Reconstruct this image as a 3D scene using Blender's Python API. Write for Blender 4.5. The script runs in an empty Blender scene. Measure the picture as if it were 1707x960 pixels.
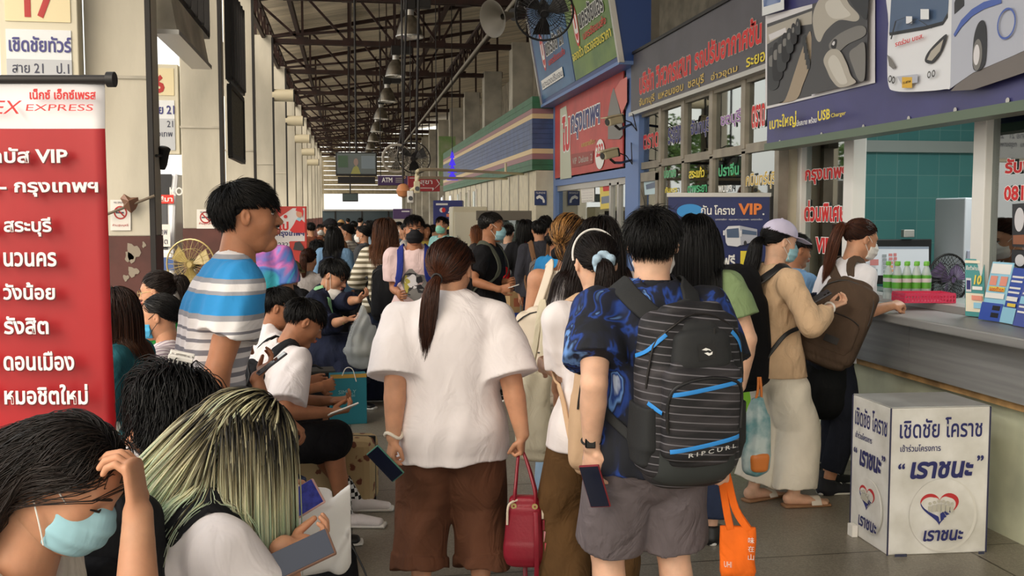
import bpy, math, random
import numpy as np
from mathutils import Vector, Matrix, Euler
random.seed(7)
RNG = np.random.default_rng(7)
SC = bpy.context.scene
COL = SC.collection
F = 1680.0
CAM = np.array([0.0, 0.0, 1.65])
YAW, PITCH = math.radians(-9.23), math.radians(-4.15)
camd = bpy.data.cameras.new('camera')
camd.lens = 36.0 * F / 1707.0
camd.sensor_width = 36.0
camd.clip_end = 500
cam = bpy.data.objects.new('camera', camd)
COL.objects.link(cam)
cam.location = CAM
cam.rotation_euler = (math.pi / 2 + PITCH, 0, YAW)
SC.camera = cam
RC = np.array(Euler((math.pi / 2 + PITCH, 0, YAW)).to_matrix())
w = bpy.data.worlds.new('sky')
SC.world = w
w.use_nodes = True
wn = w.node_tree
bg = wn.nodes['Background']
sky = wn.nodes.new('ShaderNodeTexSky')
sky.sky_type = 'NISHITA'
sky.sun_disc = False
sky.sun_elevation = math.radians(38)
sky.sun_rotation = math.radians(215)
sky.air_density = 1.6
sky.dust_density = 5.0
sky.ozone_density = 1.0
mixn = wn.nodes.new('ShaderNodeMix')
mixn.data_type = 'RGBA'
mixn.inputs[0].default_value = 0.55
mixn.inputs[7].default_value = (9.0, 8.7, 8.2, 1)       # thin bright overcast
wn.links.new(sky.outputs[0], mixn.inputs[6])
wn.links.new(mixn.outputs[2], bg.inputs[0])
bg.inputs[1].default_value = 0.30
sun = bpy.data.lights.new('sun', 'SUN')
sun.energy = 1.3
sun.angle = math.radians(35)
sun.color = (1, .93, .82)
so = bpy.data.objects.new('sun', sun)
COL.objects.link(so)
so.rotation_euler = (math.radians(52), 0, math.radians(-55))
SC.view_settings.view_transform = 'Standard'
SC.view_settings.look = 'None'
SC.view_settings.gamma = 1
SC.view_settings.use_curve_mapping = False
SC.view_settings.exposure = -0.04
SC.cycles.max_bounces = 6
SC.cycles.diffuse_bounces = 4
SC.cycles.glossy_bounces = 3
SC.cycles.transparent_max_bounces = 8
SC.cycles.use_denoising = True
def ray(px, py):
 v = RC @ np.array([(px - 853.5) / F, (480 - py) / F, -1.0])
 return v
def at(px, py, d):
 return CAM + ray(px, py) * d
def onx(px, py, X):
 r = ray(px, py); return CAM + r * (X / r[0])
def onz(px, py, Z):
 r = ray(px, py); return CAM + r * ((Z - CAM[2]) / r[2])
def onplane(px, py, o, n):
 r = ray(px, py); return CAM + r * (np.dot(np.asarray(o) - CAM, n) / np.dot(r, n))
def gp(px, d):
 p = at(px, 358, d); return np.array([p[0], p[1], 0.0])
def A(*v):
 return np.array(v, float)
def nrm(v):
 v = np.asarray(v, float); return v / max(np.linalg.norm(v), 1e-9)
UP = A(0, 0, 1)
def lin(c):
 out = []
 for v in c[:3]:
  v = v / 255.0
  out.append(v / 12.92 if v <= .04045 else ((v + .055) / 1.055) ** 2.4)
 return (*out, 1.0)
_MC = {}
def mat(name, rgb, rough=.6, metal=0., var=0., vs=6., bump=0., bs=40., bdist=.01, bdis=0., spec=.5, rgb2=None, sheen=0., sss=0., alpha=1., trans=0., emit=0., coat=0., stretch=None):
 if name in _MC: return _MC[name]
 m = bpy.data.materials.new(name); m.use_nodes = True
 nt = m.node_tree; N = nt.nodes; L = nt.links
 b = N['Principled BSDF']
 c = lin(rgb)
 b.inputs['Base Color'].default_value = c
 b.inputs['Roughness'].default_value = rough
 b.inputs['Metallic'].default_value = metal
 b.inputs['Specular IOR Level'].default_value = spec
 if sheen: b.inputs['Sheen Weight'].default_value = sheen
 if coat: b.inputs['Coat Weight'].default_value = coat
 if sss:
  b.inputs['Subsurface Weight'].default_value = sss
  b.inputs['Subsurface Radius'].default_value = (.012, .005, .003)
  b.inputs['Subsurface Scale'].default_value = 1.0
 if trans: b.inputs['Transmission Weight'].default_value = trans
 if alpha < 1: b.inputs['Alpha'].default_value = alpha
 if emit:
  b.inputs['Emission Color'].default_value = c
  b.inputs['Emission Strength'].default_value = emit
 tc = N.new('ShaderNodeTexCoord')
 src = tc.outputs['Object']
 if stretch:
  mp = N.new('ShaderNodeMapping'); mp.inputs['Scale'].default_value = stretch
  L.new(src, mp.inputs[0]); src = mp.outputs[0]
 if var or rgb2:
  n = N.new('ShaderNodeTexNoise'); n.inputs['Scale'].default_value = vs; n.inputs['Detail'].default_value = 6
  L.new(src, n.inputs['Vector'])
  mx = N.new('ShaderNodeMix'); mx.data_type = 'RGBA'
  d = rgb2 or tuple(max(0, v * (1 - var)) for v in rgb)
  mx.inputs[6].default_value = c; mx.inputs[7].default_value = lin(d)
  r = N.new('ShaderNodeMapRange'); r.inputs[1].default_value = .38; r.inputs[2].default_value = .66
  L.new(n.outputs[0], r.inputs[0]); L.new(r.outputs[0], mx.inputs[0])
  L.new(mx.outputs[2], b.inputs['Base Color'])
 if bump:
  n2 = N.new('ShaderNodeTexNoise'); n2.inputs['Scale'].default_value = bs; n2.inputs['Detail'].default_value = 3; n2.inputs['Distortion'].default_value = bdis
  L.new(src, n2.inputs['Vector'])
  bp = N.new('ShaderNodeBump'); bp.inputs['Strength'].default_value = min(1, bump); bp.inputs['Distance'].default_value = bdist
  L.new(n2.outputs[0], bp.inputs['Height']); L.new(bp.outputs[0], b.inputs['Normal'])
 _MC[name] = m
 return m
def cloth(name, rgb, rough=.9, var=.06, bump=.3, bs=26., **k):
 return mat(name, rgb, rough, 0, var, 9., min(1, bump * 2.2), bs * .34, bdist=.028, bdis=1.4, spec=.2, stretch=(1, 1, .62), **k)
def nodes_of(m):
 return m.node_tree.nodes, m.node_tree.links, m.node_tree.nodes['Principled BSDF']
_MAT = {}
def wm(o):
 return _MAT.get(o.name, np.eye(4))
def thing(name, label, cat, loc=(0, 0, 0), rz=0., group=None):
 o = bpy.data.objects.new(name, None); COL.objects.link(o)
 o.empty_display_size = .1
 o.location = loc; o.rotation_euler = (0, 0, rz)
 _MAT[o.name] = np.array(Matrix.Translation(loc) @ Matrix.Rotation(rz, 4, 'Z'))
 tag(o, label, cat, group)
 return o
def tag(o, label, cat, group=None):
 o['label'] = label; o['category'] = cat
 if group: o['group'] = group
 return o
def mesh_obj(name, V, Fc, m, parent=None, smooth=False, kind=None, bevel=0., col=None, mats=None, fmat=None, label=None):
 """world-space vertices -> linked mesh object, parented in place"""
 V = np.asarray(V, float).reshape(-1, 3)
 if parent is not None:
  Mi = np.linalg.inv(wm(parent))
  V = V @ Mi[:3, :3].T + Mi[:3, 3]
 me = bpy.data.meshes.new(name)
 if isinstance(Fc, np.ndarray) and Fc.ndim == 2:
  nf, k = Fc.shape
  me.vertices.add(len(V)); me.vertices.foreach_set('co', V.astype(np.float32).ravel())
  me.loops.add(nf * k); me.loops.foreach_set('vertex_index', Fc.astype(np.int32).ravel())
  me.polygons.add(nf)
  me.polygons.foreach_set('loop_start', np.arange(0, nf * k, k, dtype=np.int32))
  me.update(calc_edges=True); me.validate()
 else:
  me.from_pydata([tuple(v) for v in V], [], [tuple(int(i) for i in f) for f in Fc]); me.update()
 if smooth:
  me.polygons.foreach_set('use_smooth', np.ones(len(me.polygons), bool))
 for mm in (mats or [m]): me.materials.append(mm)
 if fmat is not None: me.polygons.foreach_set('material_index', np.asarray(fmat, np.int32))
 if col is not None:
  at_ = me.attributes.new('col', 'FLOAT_COLOR', 'POINT')
  at_.data.foreach_set('color', np.asarray(col, np.float32).ravel())
 o = bpy.data.objects.new(name, me); COL.objects.link(o)
 _MAT[o.name] = wm(parent) if parent is not None else np.eye(4)
 if parent is not None: o.parent = parent
 if kind: o['kind'] = kind
 if label: o['label'] = label
 if bevel:
  bv = o.modifiers.new('b', 'BEVEL'); bv.width = bevel; bv.segments = 2; bv.limit_method = 'ANGLE'
 return o
class MB:
 """collects boxes, bars and tubes in world space"""
 def __init__(s): s.v = []; s.f = []
 def add(s, V, Fc):
  n = len(s.v); s.v += [tuple(map(float, p)) for p in V]; s.f += [tuple(i + n for i in f) for f in Fc]; return s
 def box(s, c, size, ax=None):
  c = np.asarray(c, float); h = np.asarray(size, float) / 2
  ax = np.eye(3) if ax is None else np.asarray(ax, float)
  V = [c + ax[0] * h[0] * i + ax[1] * h[1] * j + ax[2] * h[2] * k for i in (-1, 1) for j in (-1, 1) for k in (-1, 1)]
  Fc = [(0, 1, 3, 2), (4, 6, 7, 5), (0, 4, 5, 1), (2, 3, 7, 6), (0, 2, 6, 4), (1, 5, 7, 3)]
  if np.dot(np.cross(ax[0], ax[1]), ax[2]) < 0: Fc = [f[::-1] for f in Fc]
  return s.add(V, Fc)
 def bx(s, a, b):
  a = np.asarray(a, float); b = np.asarray(b, float); return s.box((a + b) / 2, np.abs(b - a))
 def bar(s, p0, p1, wd, ht, up=UP):
  p0 = np.asarray(p0, float); p1 = np.asarray(p1, float); t = nrm(p1 - p0)
  u = np.asarray(up, float)
  if abs(np.dot(u, t)) > .98: u = A(1, 0, 0)
  sd = nrm(np.cross(u, t)); u = np.cross(t, sd)
  return s.box((p0 + p1) / 2, (np.linalg.norm(p1 - p0), wd, ht), (t, sd, u))
 def tube(s, P, r, n=10, cap=True, closed=False):
  P = np.asarray(P, float); N = len(P)
  r = np.broadcast_to(np.asarray(r, float), (N,))
  T = np.gradient(P, axis=0) if N > 2 else np.repeat((P[1:] - P[:-1]), 2, 0)
  T = T / np.maximum(np.linalg.norm(T, axis=1, keepdims=True), 1e-9)
  u = np.cross(T[0], UP)
  if np.linalg.norm(u) < .05: u = np.cross(T[0], A(1, 0, 0))
  u = nrm(u); V = []
  for i in range(N):
   u = nrm(u - T[i] * np.dot(u, T[i])); v = np.cross(T[i], u)
   for k in range(n):
    a = 2 * math.pi * k / n; V.append(P[i] + r[i] * (u * math.cos(a) + v * math.sin(a)))
  Fc = [(i * n + k, i * n + (k + 1) % n, (i + 1) * n + (k + 1) % n, (i + 1) * n + k) for i in range(N - 1) for k in range(n)]
  if cap: Fc += [tuple(range(n))[::-1], tuple((N - 1) * n + k for k in range(n))]
  return s.add(V, Fc)
 def cyl(s, p0, p1, r0, r1=None, n=20, cap=True):
  return s.tube([p0, p1], [r0, r0 if r1 is None else r1], n, cap)
 def lathe(s, o, prof, n=28, ax=UP, close=False):
  o = np.asarray(o, float); ax = nrm(ax)
  u = np.cross(ax, A(1, 0, 0))
  if np.linalg.norm(u) < .05: u = np.cross(ax, A(0, 1, 0))
  u = nrm(u); v = np.cross(ax, u); V = []
  for r, z in prof:
   for k in range(n):
    a = 2 * math.pi * k / n; V.append(o + ax * z + r * (u * math.cos(a) + v * math.sin(a)))
  Np = len(prof)
  Fc = [(i * n + k, i * n + (k + 1) % n, (i + 1) * n + (k + 1) % n, (i + 1) * n + k) for i in range(Np - 1) for k in range(n)]
  return s.add(V, Fc)
 def prism(s, pts, d):
  """polygon in 3D extruded by vector d"""
  P = [np.asarray(p, float) for p in pts]; d = np.asarray(d, float); n = len(P)
  V = P + [p + d for p in P]
  return s.add(V, [tuple(range(n))[::-1], tuple(range(n, 2 * n))] + [(i, (i + 1) % n, n + (i + 1) % n, n + i) for i in range(n)])
 def build(s, name, m, parent=None, smooth=False, kind=None, bevel=0., label=None):
  o = mesh_obj(name, s.v, s.f, m, parent, False, kind, bevel, label=label)
  if smooth:
   o.data.polygons.foreach_set('use_smooth', np.ones(len(o.data.polygons), bool))
   try: o.data.set_sharp_from_angle(angle=math.radians(40))
   except Exception: pass
  return o
_TX = {}
def text_mesh(body, bold=0.):
 k = (body, bold)
 if k in _TX: return _TX[k]
 c = bpy.data.curves.new('t', 'FONT'); c.body = body; c.size = 1; c.extrude = 0; c.resolution_u = 3
 if bold > .004: c.bevel_depth = bold * .75; c.bevel_resolution = 0; c.resolution_u = 2
 o = bpy.data.objects.new('t', c); COL.objects.link(o)
 dg = bpy.context.evaluated_depsgraph_get()
 me = bpy.data.meshes.new_from_object(o.evaluated_get(dg))
 V = np.array([v.co for v in me.vertices]); Fc = [tuple(p.vertices) for p in me.polygons]
 bpy.data.objects.remove(o); bpy.data.curves.remove(c); bpy.data.meshes.remove(me)
 if len(V) == 0: V = np.zeros((1, 3))
 if bold > .004: V[:, 2] = V[:, 2] / max(np.abs(V[:, 2]).max(), 1e-6) * 4e-4
 V = V - A(V[:, 0].min(), V[:, 1].min(), 0)
 _TX[k] = (V, Fc); return _TX[k]
class Panel:
 """a flat face: origin o, unit right r, unit up u (normal = r x u looks at the reader)"""
 def __init__(s, parent, o, r, u=UP):
  s.p = parent; s.o = np.asarray(o, float); s.r = nrm(r); s.u = nrm(np.asarray(u, float) - s.r * np.dot(u, s.r)); s.n = np.cross(s.r, s.u); s.lv = 1
 def pt(s, a, b, lv=0): return s.o + s.r * a + s.u * b + s.n * (.0012 * lv)
 def uv(s, px, py):
  q = onplane(px, py, s.o, s.n) - s.o; return np.dot(q, s.r), np.dot(q, s.u)
 def poly(s, pts, m, name='print', px=True, lv=None, label=None):
  if lv is None: s.lv += 1; lv = s.lv
  P = [s.uv(*p) if px else p for p in pts]
  ar = sum(P[i][0] * P[(i + 1) % len(P)][1] - P[(i + 1) % len(P)][0] * P[i][1] for i in range(len(P)))
  if ar < 0: P = P[::-1]
  return MB().prism([s.pt(a, b, lv - 1) for a, b in P], s.n * .0012).build(name, m, s.p, label=label)
 def blob(s, pts, m, name='print', px=True, lv=None):
  P = np.array(pts, float); n = len(P); out = []
  for i in range(n):
   a, b, c, d = P[i - 1], P[i], P[(i + 1) % n], P[(i + 2) % n]
   for f in (0, .2, .4, .6, .8): out.append(tuple(.5 * ((2 * b) + (c - a) * f + (2 * a - 5 * b + 4 * c - d) * f * f + (3 * b - a - 3 * c + d) * f ** 3)))
  return s.poly(out, m, name, px, lv)
 def rect(s, x0, y0, x1, y1, m, name='print', px=True, lv=None, label=None):
  return s.poly([(x0, y1), (x1, y1), (x1, y0), (x0, y0)], m, name, px, lv, label)
 def ell(s, x, y, rx, ry, m, name='print', px=True, lv=None, n=28, r_in=0):
  if px:
   a, b = s.uv(x, y); a2, _ = s.uv(x + rx, y); _, b2 = s.uv(x, y - ry); rx, ry = abs(a2 - a), abs(b2 - b)
  else: a, b = x, y
  if lv is None: s.lv += 1; lv = s.lv
  c = [(a + rx * math.cos(2 * math.pi * k / n), b + ry * math.sin(2 * math.pi * k / n)) for k in range(n)]
  if not r_in: return s.poly(c, m, name, False, lv)
  V = [s.pt(*q, lv) for q in c] + [s.pt(a + (q[0] - a) * r_in, b + (q[1] - b) * r_in, lv) for q in c]
  return mesh_obj(name, V, [(k, (k + 1) % n, n + (k + 1) % n, n + k) for k in range(n)], m, s.p)
 def text(s, body, quad, m, bold=.02, px=True, lv=None, outline=None, ob=.05, name='lettering', slant=0., label=None):
  """quad: (left, baseline, right, top) bounds of the ink, in photo pixels or panel metres"""
  if lv is None: s.lv += 1; lv = s.lv
  V, Fc = text_mesh(body, bold)
  w_, h_ = max(V[:, 0].max(), 1e-3), max(V[:, 1].max(), 1e-3)
  if px:
   if len(quad) == 4:
    x0, yb, x1, yt = quad; c00 = s.uv(x0, yb); c11 = s.uv(x1, yt)
    a0, b0, a1, b1 = c00[0], c00[1], c11[0], c11[1]
   else:                     # x0, yb0, yt0, x1, yb1, yt1
    x0, yb0, yt0, x1, yb1, yt1 = quad
    A0 = s.uv(x0, yb0); A1 = s.uv(x0, yt0); B0 = s.uv(x1, yb1); B1 = s.uv(x1, yt1)
    a0, a1 = A0[0], B0[0]; b0 = (A0[1] + B0[1]) / 2; b1 = (A1[1] + B1[1]) / 2
  else: a0, b0, a1, b1 = quad
  if a1 < a0: a0, a1 = a1, a0
  sx, sy = (a1 - a0) / w_, (b1 - b0) / h_
  if outline is not None:
   V2, F2 = text_mesh(body, bold + ob)
   dx = (V2[:, 0].max() - w_) / 2; dy = (V2[:, 1].max() - h_) / 2
   W = np.array([s.pt(a0 + (q[0] - dx) * sx + (q[1] - dy) * sy * slant, b0 + (q[1] - dy) * sy, lv - .6) + s.n * q[2] for q in V2])
   mesh_obj(name + '_outline', W, F2, outline, s.p)
  W = np.array([s.pt(a0 + q[0] * sx + q[1] * sy * slant, b0 + q[1] * sy, lv) + s.n * q[2] for q in V])
  return mesh_obj(name, W, Fc, m, s.p, label=label)
m_conc = mat('concrete_paint', (204, 198, 182), .85, var=.16, vs=1.6, bump=.12, bs=30, stretch=(1, 1, .35))
m_conc2 = mat('concrete_beam', (196, 190, 176), .85, var=.2, vs=2.0, bump=.12, bs=30)
m_maroon = mat('maroon_paint', (92, 50, 44), .55, var=.2, vs=3, bump=.1)
m_peel = mat('peeled_plaster', (150, 140, 126), .9)
m_steel = mat('rust_steel', (58, 34, 28), .7, var=.3, vs=5)
m_dark = mat('dark_metal', (40, 38, 38), .5, metal=.3)
m_alu = mat('aluminium', (190, 188, 184), .35, metal=.6)
m_white = mat('white_paint', (232, 230, 226), .5)
m_cream = mat('cream_wall', (208, 202, 180), .8, var=.1, vs=3, bump=.06)
m_black = mat('black_plastic', (22, 22, 24), .45)
m_screen = mat('dark_screen', (14, 16, 18), .12)
def terrazzo():
 m = mat('terrazzo', (136, 130, 118), .34)
 N, L, b = nodes_of(m)
 tc = N.new('ShaderNodeTexCoord')
 v = N.new('ShaderNodeTexVoronoi'); v.inputs['Scale'].default_value = 130
 n = N.new('ShaderNodeTexNoise'); n.inputs['Scale'].default_value = .9; n.inputs['Detail'].default_value = 8
 n2 = N.new('ShaderNodeTexNoise'); n2.inputs['Scale'].default_value = 220
 for k in (v, n, n2): L.new(tc.outputs['Object'], k.inputs['Vector'])
 r = N.new('ShaderNodeValToRGB'); e = r.color_ramp.elements
 e[0].position = .0; e[0].color = lin((100, 94, 84)); e[1].position = 1; e[1].color = lin((168, 162, 148))
 x = e = r.color_ramp.elements.new(.5); x.color = lin((138, 131, 118))
 mm = N.new('ShaderNodeMix'); mm.inputs[0].default_value = .5
 L.new(v.outputs['Color'], mm.inputs[2]); L.new(n2.outputs[0], mm.inputs[3]); L.new(mm.outputs[0], r.inputs[0])
 mx = N.new('ShaderNodeMix'); mx.data_type = 'RGBA'; mx.blend_type = 'MULTIPLY'; mx.inputs[0].default_value = .7
 r2 = N.new('ShaderNodeMapRange'); r2.inputs[1].default_value = .3; r2.inputs[2].default_value = .7; r2.inputs[3].default_value = .62; r2.inputs[4].default_value = 1.05
 L.new(n.outputs[0], r2.inputs[0]); L.new(r.outputs[0], mx.inputs[6]); L.new(r2.outputs[0], mx.inputs[7])
 br = N.new('ShaderNodeTexBrick'); br.offset = 0; br.inputs['Scale'].default_value = 1
 br.inputs['Brick Width'].default_value = 1.5; br.inputs['Row Height'].default_value = 1.5; br.inputs['Mortar Size'].default_value = .006
 br.inputs['Color1'].default_value = br.inputs['Color2'].default_value = (1, 1, 1, 1); br.inputs['Mortar'].default_value = (.25, .23, .2, 1)
 L.new(tc.outputs['Object'], br.inputs['Vector'])
 m2 = N.new('ShaderNodeMix'); m2.data_type = 'RGBA'; m2.blend_type = 'MULTIPLY'; m2.inputs[0].default_value = 1
 L.new(mx.outputs[2], m2.inputs[6]); L.new(br.outputs[0], m2.inputs[7]); L.new(m2.outputs[2], b.inputs['Base Color'])
 rr = N.new('ShaderNodeMapRange'); rr.inputs[3].default_value = .22; rr.inputs[4].default_value = .5
 L.new(n.outputs[0], rr.inputs[0]); L.new(rr.outputs[0], b.inputs['Roughness'])
 return m
MB().bx((-2.6, -14, -.2), (8, 72, 0)).build('floor', terrazzo(), kind='structure')
m_asph = mat('asphalt', (186, 181, 170), .9, var=.2, vs=1)
MB().bx((-60, -30, -.4), (-2.6, 120, -.15)).build('road_bus_bay', m_asph, kind='structure')
def corrugated():
 m = mat('roof_sheet', (224, 212, 190), .75, var=.22, vs=.8, stretch=(.3, 3, 1))
 N, L, b = nodes_of(m)
 tc = N.new('ShaderNodeTexCoord'); wv = N.new('ShaderNodeTexWave'); wv.bands_direction = 'Y'; wv.inputs['Scale'].default_value = 1.6
 L.new(tc.outputs['Object'], wv.inputs['Vector'])
 bp = N.new('ShaderNodeBump'); bp.inputs['Strength'].default_value = 1; bp.inputs['Distance'].default_value = .03
 L.new(wv.outputs[0], bp.inputs['Height']); L.new(bp.outputs[0], b.inputs['Normal'])
 return m
m_roof = corrugated()
rz = lambda x: 6.45 + (x + 1.57) * .19
MB().prism([(-2.3, -9, rz(-2.3)), (8, -9, rz(8)), (8, 72, rz(8)), (-2.3, 72, rz(-2.3))], (0, 0, .06)).build('ceiling', m_roof, kind='structure')
MB().prism([(-2.6, -13, 5.3), (-3.6, -13, 5.18), (-3.6, 72, 5.18), (-2.6, 72, 5.3)], (0, 0, .05)).build('ceiling_bay', m_roof, kind='structure')
MB().bx((8, -13, 0), (8.1, 72, 8.4)).build('wall_right', m_conc2, kind='structure')
ORD = ['nearest', 'second', 'third', 'fourth', 'fifth', 'sixth', 'seventh', 'eighth', 'ninth', 'tenth', 'eleventh', 'twelfth', 'thirteenth', 'farthest']
NP_ = 14
PY = [8.43 + 4.6 * k for k in range(NP_)]
for k, y in enumerate(PY):
 b = MB().bx((-2.02, y, 1.48), (-1.55, y + .47, 5.45))
 o = b.build('pillar', m_conc, kind='structure', bevel=.01)
 MB().bx((-2.025, y - .005, 0), (-1.545, y + .475, 1.48)).build('painted_base', m_maroon, o)
 if k < 5:
  MB().bx((-1.56, y - .015, 0), (-1.52, y + .03, 5.4)).build('corner_guard', m_dark, o)
  MB().bx((-2.03, y - .012, 2.72), (-1.55, y, 2.745)).build('joint_strip', m_conc2, o)
 for xx in ():
  pass
 if k > 0:
  MB().bx((3.62, y, 0), (4.09, y + .47, 5.45)).build('pillar', m_conc2, kind='structure', bevel=.01)
pn = Panel(None, (-2.02, 8.423, 0), (1, 0, 0))
for (cx, cy, rx, ry) in ((222, 421, 11, 15), (215, 428, 7, 8), (222, 453, 9, 8), (210, 463, 5, 5), (240, 408, 3, 5)):
 pn.p = bpy.data.objects['pillar']
 pts = []
 for i in range(14):
  a = 2 * math.pi * i / 14; q = 1 + .25 * math.sin(3 * a + cx) + .12 * math.sin(5 * a)
  pts.append((cx + rx * q * math.cos(a), cy + ry * q * math.sin(a)))
 pn.poly(pts, m_peel, 'peeled_patch', lv=2)
for k, y in enumerate(PY[3:8]):
 t = thing('pillar_lamp', f'cream cylinder lamp fixed high on a left pillar, {ORD[k]} in the line' if k else 'cream cylinder lamp fixed high on a left pillar, nearest in the line', 'lamp', (-1.3, y + .1, 4.2 - .12 * k), 0, 'cylinder lamps on the left pillars')
 MB().cyl((-1.56, y + .1, 4.2 - .12 * k), (-1.12, y + .1, 4.2 - .12 * k), .13, n=22).build('housing', mat('lamp_cream', (214, 204, 176), .5), t, True)
 MB().cyl((-1.12, y + .1, 4.2 - .12 * k), (-1.10, y + .1, 4.2 - .12 * k), .135, n=22).build('rim', m_dark, t, True)
tx0, tx1 = -1.9, 4.0
for k, y in enumerate(PY[2:]):
 t = thing('roof_truss', f'dark brown steel roof truss spanning the hall, {ORD[k]} from the front' if k else 'dark brown steel roof truss spanning the hall, nearest of them all', 'roof truss', ((tx0 + tx1) / 2, y + .2, 5.35), 0, 'steel roof trusses')
 yy = y + .23
 b = MB().bar((tx0, yy - .06, 5.36), (tx1, yy - .06, 5.36), .05, .1).bar((tx0, yy + .06, 5.36), (tx1, yy + .06, 5.36), .05, .1); b.build('bottom_chord', m_steel, t)
 MB().bar((tx0, yy, rz(tx0) - .16), (tx1, yy, rz(tx1) - .16), .12, .09).build('top_chord', m_steel, t)
 MB().bar((tx0, yy, 5.42), (tx1, yy, 6.05), .06, .05).build('tie_bar', m_steel, t)
 n = 6; wb = MB()
 xs = [tx0 + (tx1 - tx0) * i / n for i in range(n + 1)]
 for i in range(n + 1):
  wb.bar((xs[i], yy, 5.36), (xs[i], yy, rz(xs[i]) - .16), .05, .05)
  MB().box((xs[i], yy, 5.38), (.26, .14, .16)).build('gusset', m_steel, t)
  if i < n:
   if i < n * .55: wb.bar((xs[i], yy, rz(xs[i]) - .16), (xs[i + 1], yy, 5.36), .06, .05)
   else: wb.bar((xs[i], yy, 5.36), (xs[i + 1], yy, rz(xs[i + 1]) - .16), .06, .05)
 wb.build('web', m_steel, t)
for i, x in enumerate((-1.2, .1, 1.45, 2.6)):
 z = rz(x) - .1
 t = thing('purlin', ['long steel purlin along the left edge of the roof', 'long steel purlin left of the lamp row', 'long steel purlin right of the lamp row', 'long steel purlin along the right side of the roof'][i], 'purlin', (x, 30, z), 0, 'roof purlins')
 MB().bar((x, 14, z - .1), (x, 70, z - .1), .09, .16).build('beam', m_steel, t)
for x, z, lab in ((-1.72, 5.42, 'dark lattice girder along the heads of the left pillars'), (3.0, 5.42, 'dark lattice girder along the heads of the right pillars')):
 t = thing('lattice_girder', lab, 'girder', (x, 30, z))
 MB().bar((x, 14, z), (x, 70, z), .07, .07).build('bottom_rail', m_steel, t)
 MB().bar((x, 14, z + .5), (x, 70, z + .5), .07, .07).build('top_rail', m_steel, t)
 b = MB(); y = 14.0; s = 0
 while y < 69:
  b.bar((x, y, z + (.5 if s else 0)), (x, y + .45, z + (0 if s else .5)), .035, .035); y += .45; s ^= 1
 b.build('lacing', m_steel, t)
m_pipe = mat('grey_pipe', (150, 144, 132), .5)
tag(MB().tube([(2.78, 12, 5.2), (2.78, 70, 5.2)], .035, 10).build('conduit_pipe', m_pipe, smooth=True), 'long grey conduit pipe running under the right roof girder', 'pipe')
m_shade = mat('lamp_shade', (150, 142, 128), .38, metal=.75, var=.2, vs=9)
m_shadein = mat('lamp_reflector', (205, 200, 190), .3, metal=.5)
for k in range(10):
 y = 16.1 + 4.58 * k; x, z = .99, 4.43
 t = thing('pendant_lamp', f'metal bell shaped high bay lamp on the ceiling, {ORD[k]} in the row' if k else 'metal bell shaped high bay lamp, nearest and largest of the row', 'lamp', (x, y, z), 0, 'high bay lamps')
 prof = [(.212, 0), (.205, .03), (.19, .1), (.16, .2), (.115, .285), (.075, .32), (.07, .33)]
 MB().lathe((x, y, z), prof, 28).build('shade', m_shade, t, True)
 MB().lathe((x, y, z), [(.206, .004), (.198, .03), (.183, .1), (.15, .19), (.1, .27), (.0, .3)], 28).build('reflector', m_shadein, t, True)
 MB().lathe((x, y, z), [(.205, -.006), (.218, -.006), (.218, .014), (.205, .014), (.205, -.006)], 28).build('rim', m_alu, t, True)
 MB().lathe((x, y, z), [(.0, .18), (.04, .15), (.055, .08), (.04, .01), (0, -.005)], 14).build('bulb', mat('bulb_glass', (235, 235, 228), .2), t, True)
 MB().cyl((x, y, z + .32), (x, y, z + .42), .068).build('collar', m_alu, t, True)
 MB().bx((x - .09, y - .1, z + .42), (x + .09, y + .1, z + .6)).build('gear_box', m_dark, t, bevel=.008)
 MB().bx((x + .1, y - .08, z + .45), (x + .33, y + .08, z + .6)).build('ballast_box', m_dark, t, bevel=.008)
 MB().bar((x - .09, y, z + .62), (x + .33, y, z + .62), .05, .03).build('bracket', m_steel, t)
 MB().cyl((x, y, z + .6), (x, y, rz(x)), .012, n=8).build('hanger_rod', m_steel, t)
t = thing('sign_trough', 'pale metal trough board hung beside the nearest pillar', 'light trough', (-1.5, 9.8, 3.2))
MB().prism([(-1.56, 8.95, 3.2), (-1.4, 8.95, 3.2), (-1.46, 8.95, 3.55), (-1.56, 8.95, 3.55)], (0, 2.0, 0)).build('board', m_conc2, t)
MB().bx((-1.58, 8.92, 3.16), (-1.38, 11.0, 3.2)).build('lip', m_alu, t)
m_mesh = mat('grey_mesh', (112, 110, 98), .8, var=.3, vs=40)
for j, (y0, y1, z0, z1, lab, sheet) in enumerate(((8.95, 11.6, 3.6, 4.8, 'dark open frame above the pale trough board', 0), (13.65, 15.3, 2.42, 3.32, 'grey mesh panel in a dark frame beside the second pillar', 1), (13.65, 15.4, 3.42, 4.6, 'dark slatted frame above the grey mesh panel', 0))):
 t = thing('roof_screen', lab, 'frame', (-1.5, (y0 + y1) / 2, z0))
 b = MB()
 for p, q in (((y0, z0), (y1, z0)), ((y0, z1), (y1, z1)), ((y0, z0), (y0, z1)), ((y1, z0), (y1, z1))):
  b.bar((-1.5, p[0], p[1]), (-1.5, q[0], q[1]), .06, .06)
 b.build('frame', m_dark, t)
 if sheet: MB().bx((-1.51, y0, z0), (-1.49, y1, z1)).build('mesh_panel', m_mesh, t)
 else:
  for i in range(6):
   yy = y0 + (y1 - y0) * (i + .5) / 6
   MB().bar((-1.5, yy, z0), (-1.5, yy, z1), .03, .12, (1, 0, 0)).build('slat', m_dark, t)
 MB().tube([(-1.5, y0 + .1, z1), (-1.5, y0 + .1, 5.4)], .012, 6).build('hanger', m_dark, t)
m_signcream = mat('sign_cream', (226, 212, 172), .45)
m_signwhite = mat('sign_white', (222, 226, 230), .4)
m_signgrey = mat('sign_grey', (186, 190, 196), .4)
m_red = mat('sign_red', (176, 40, 40), .45)
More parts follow.
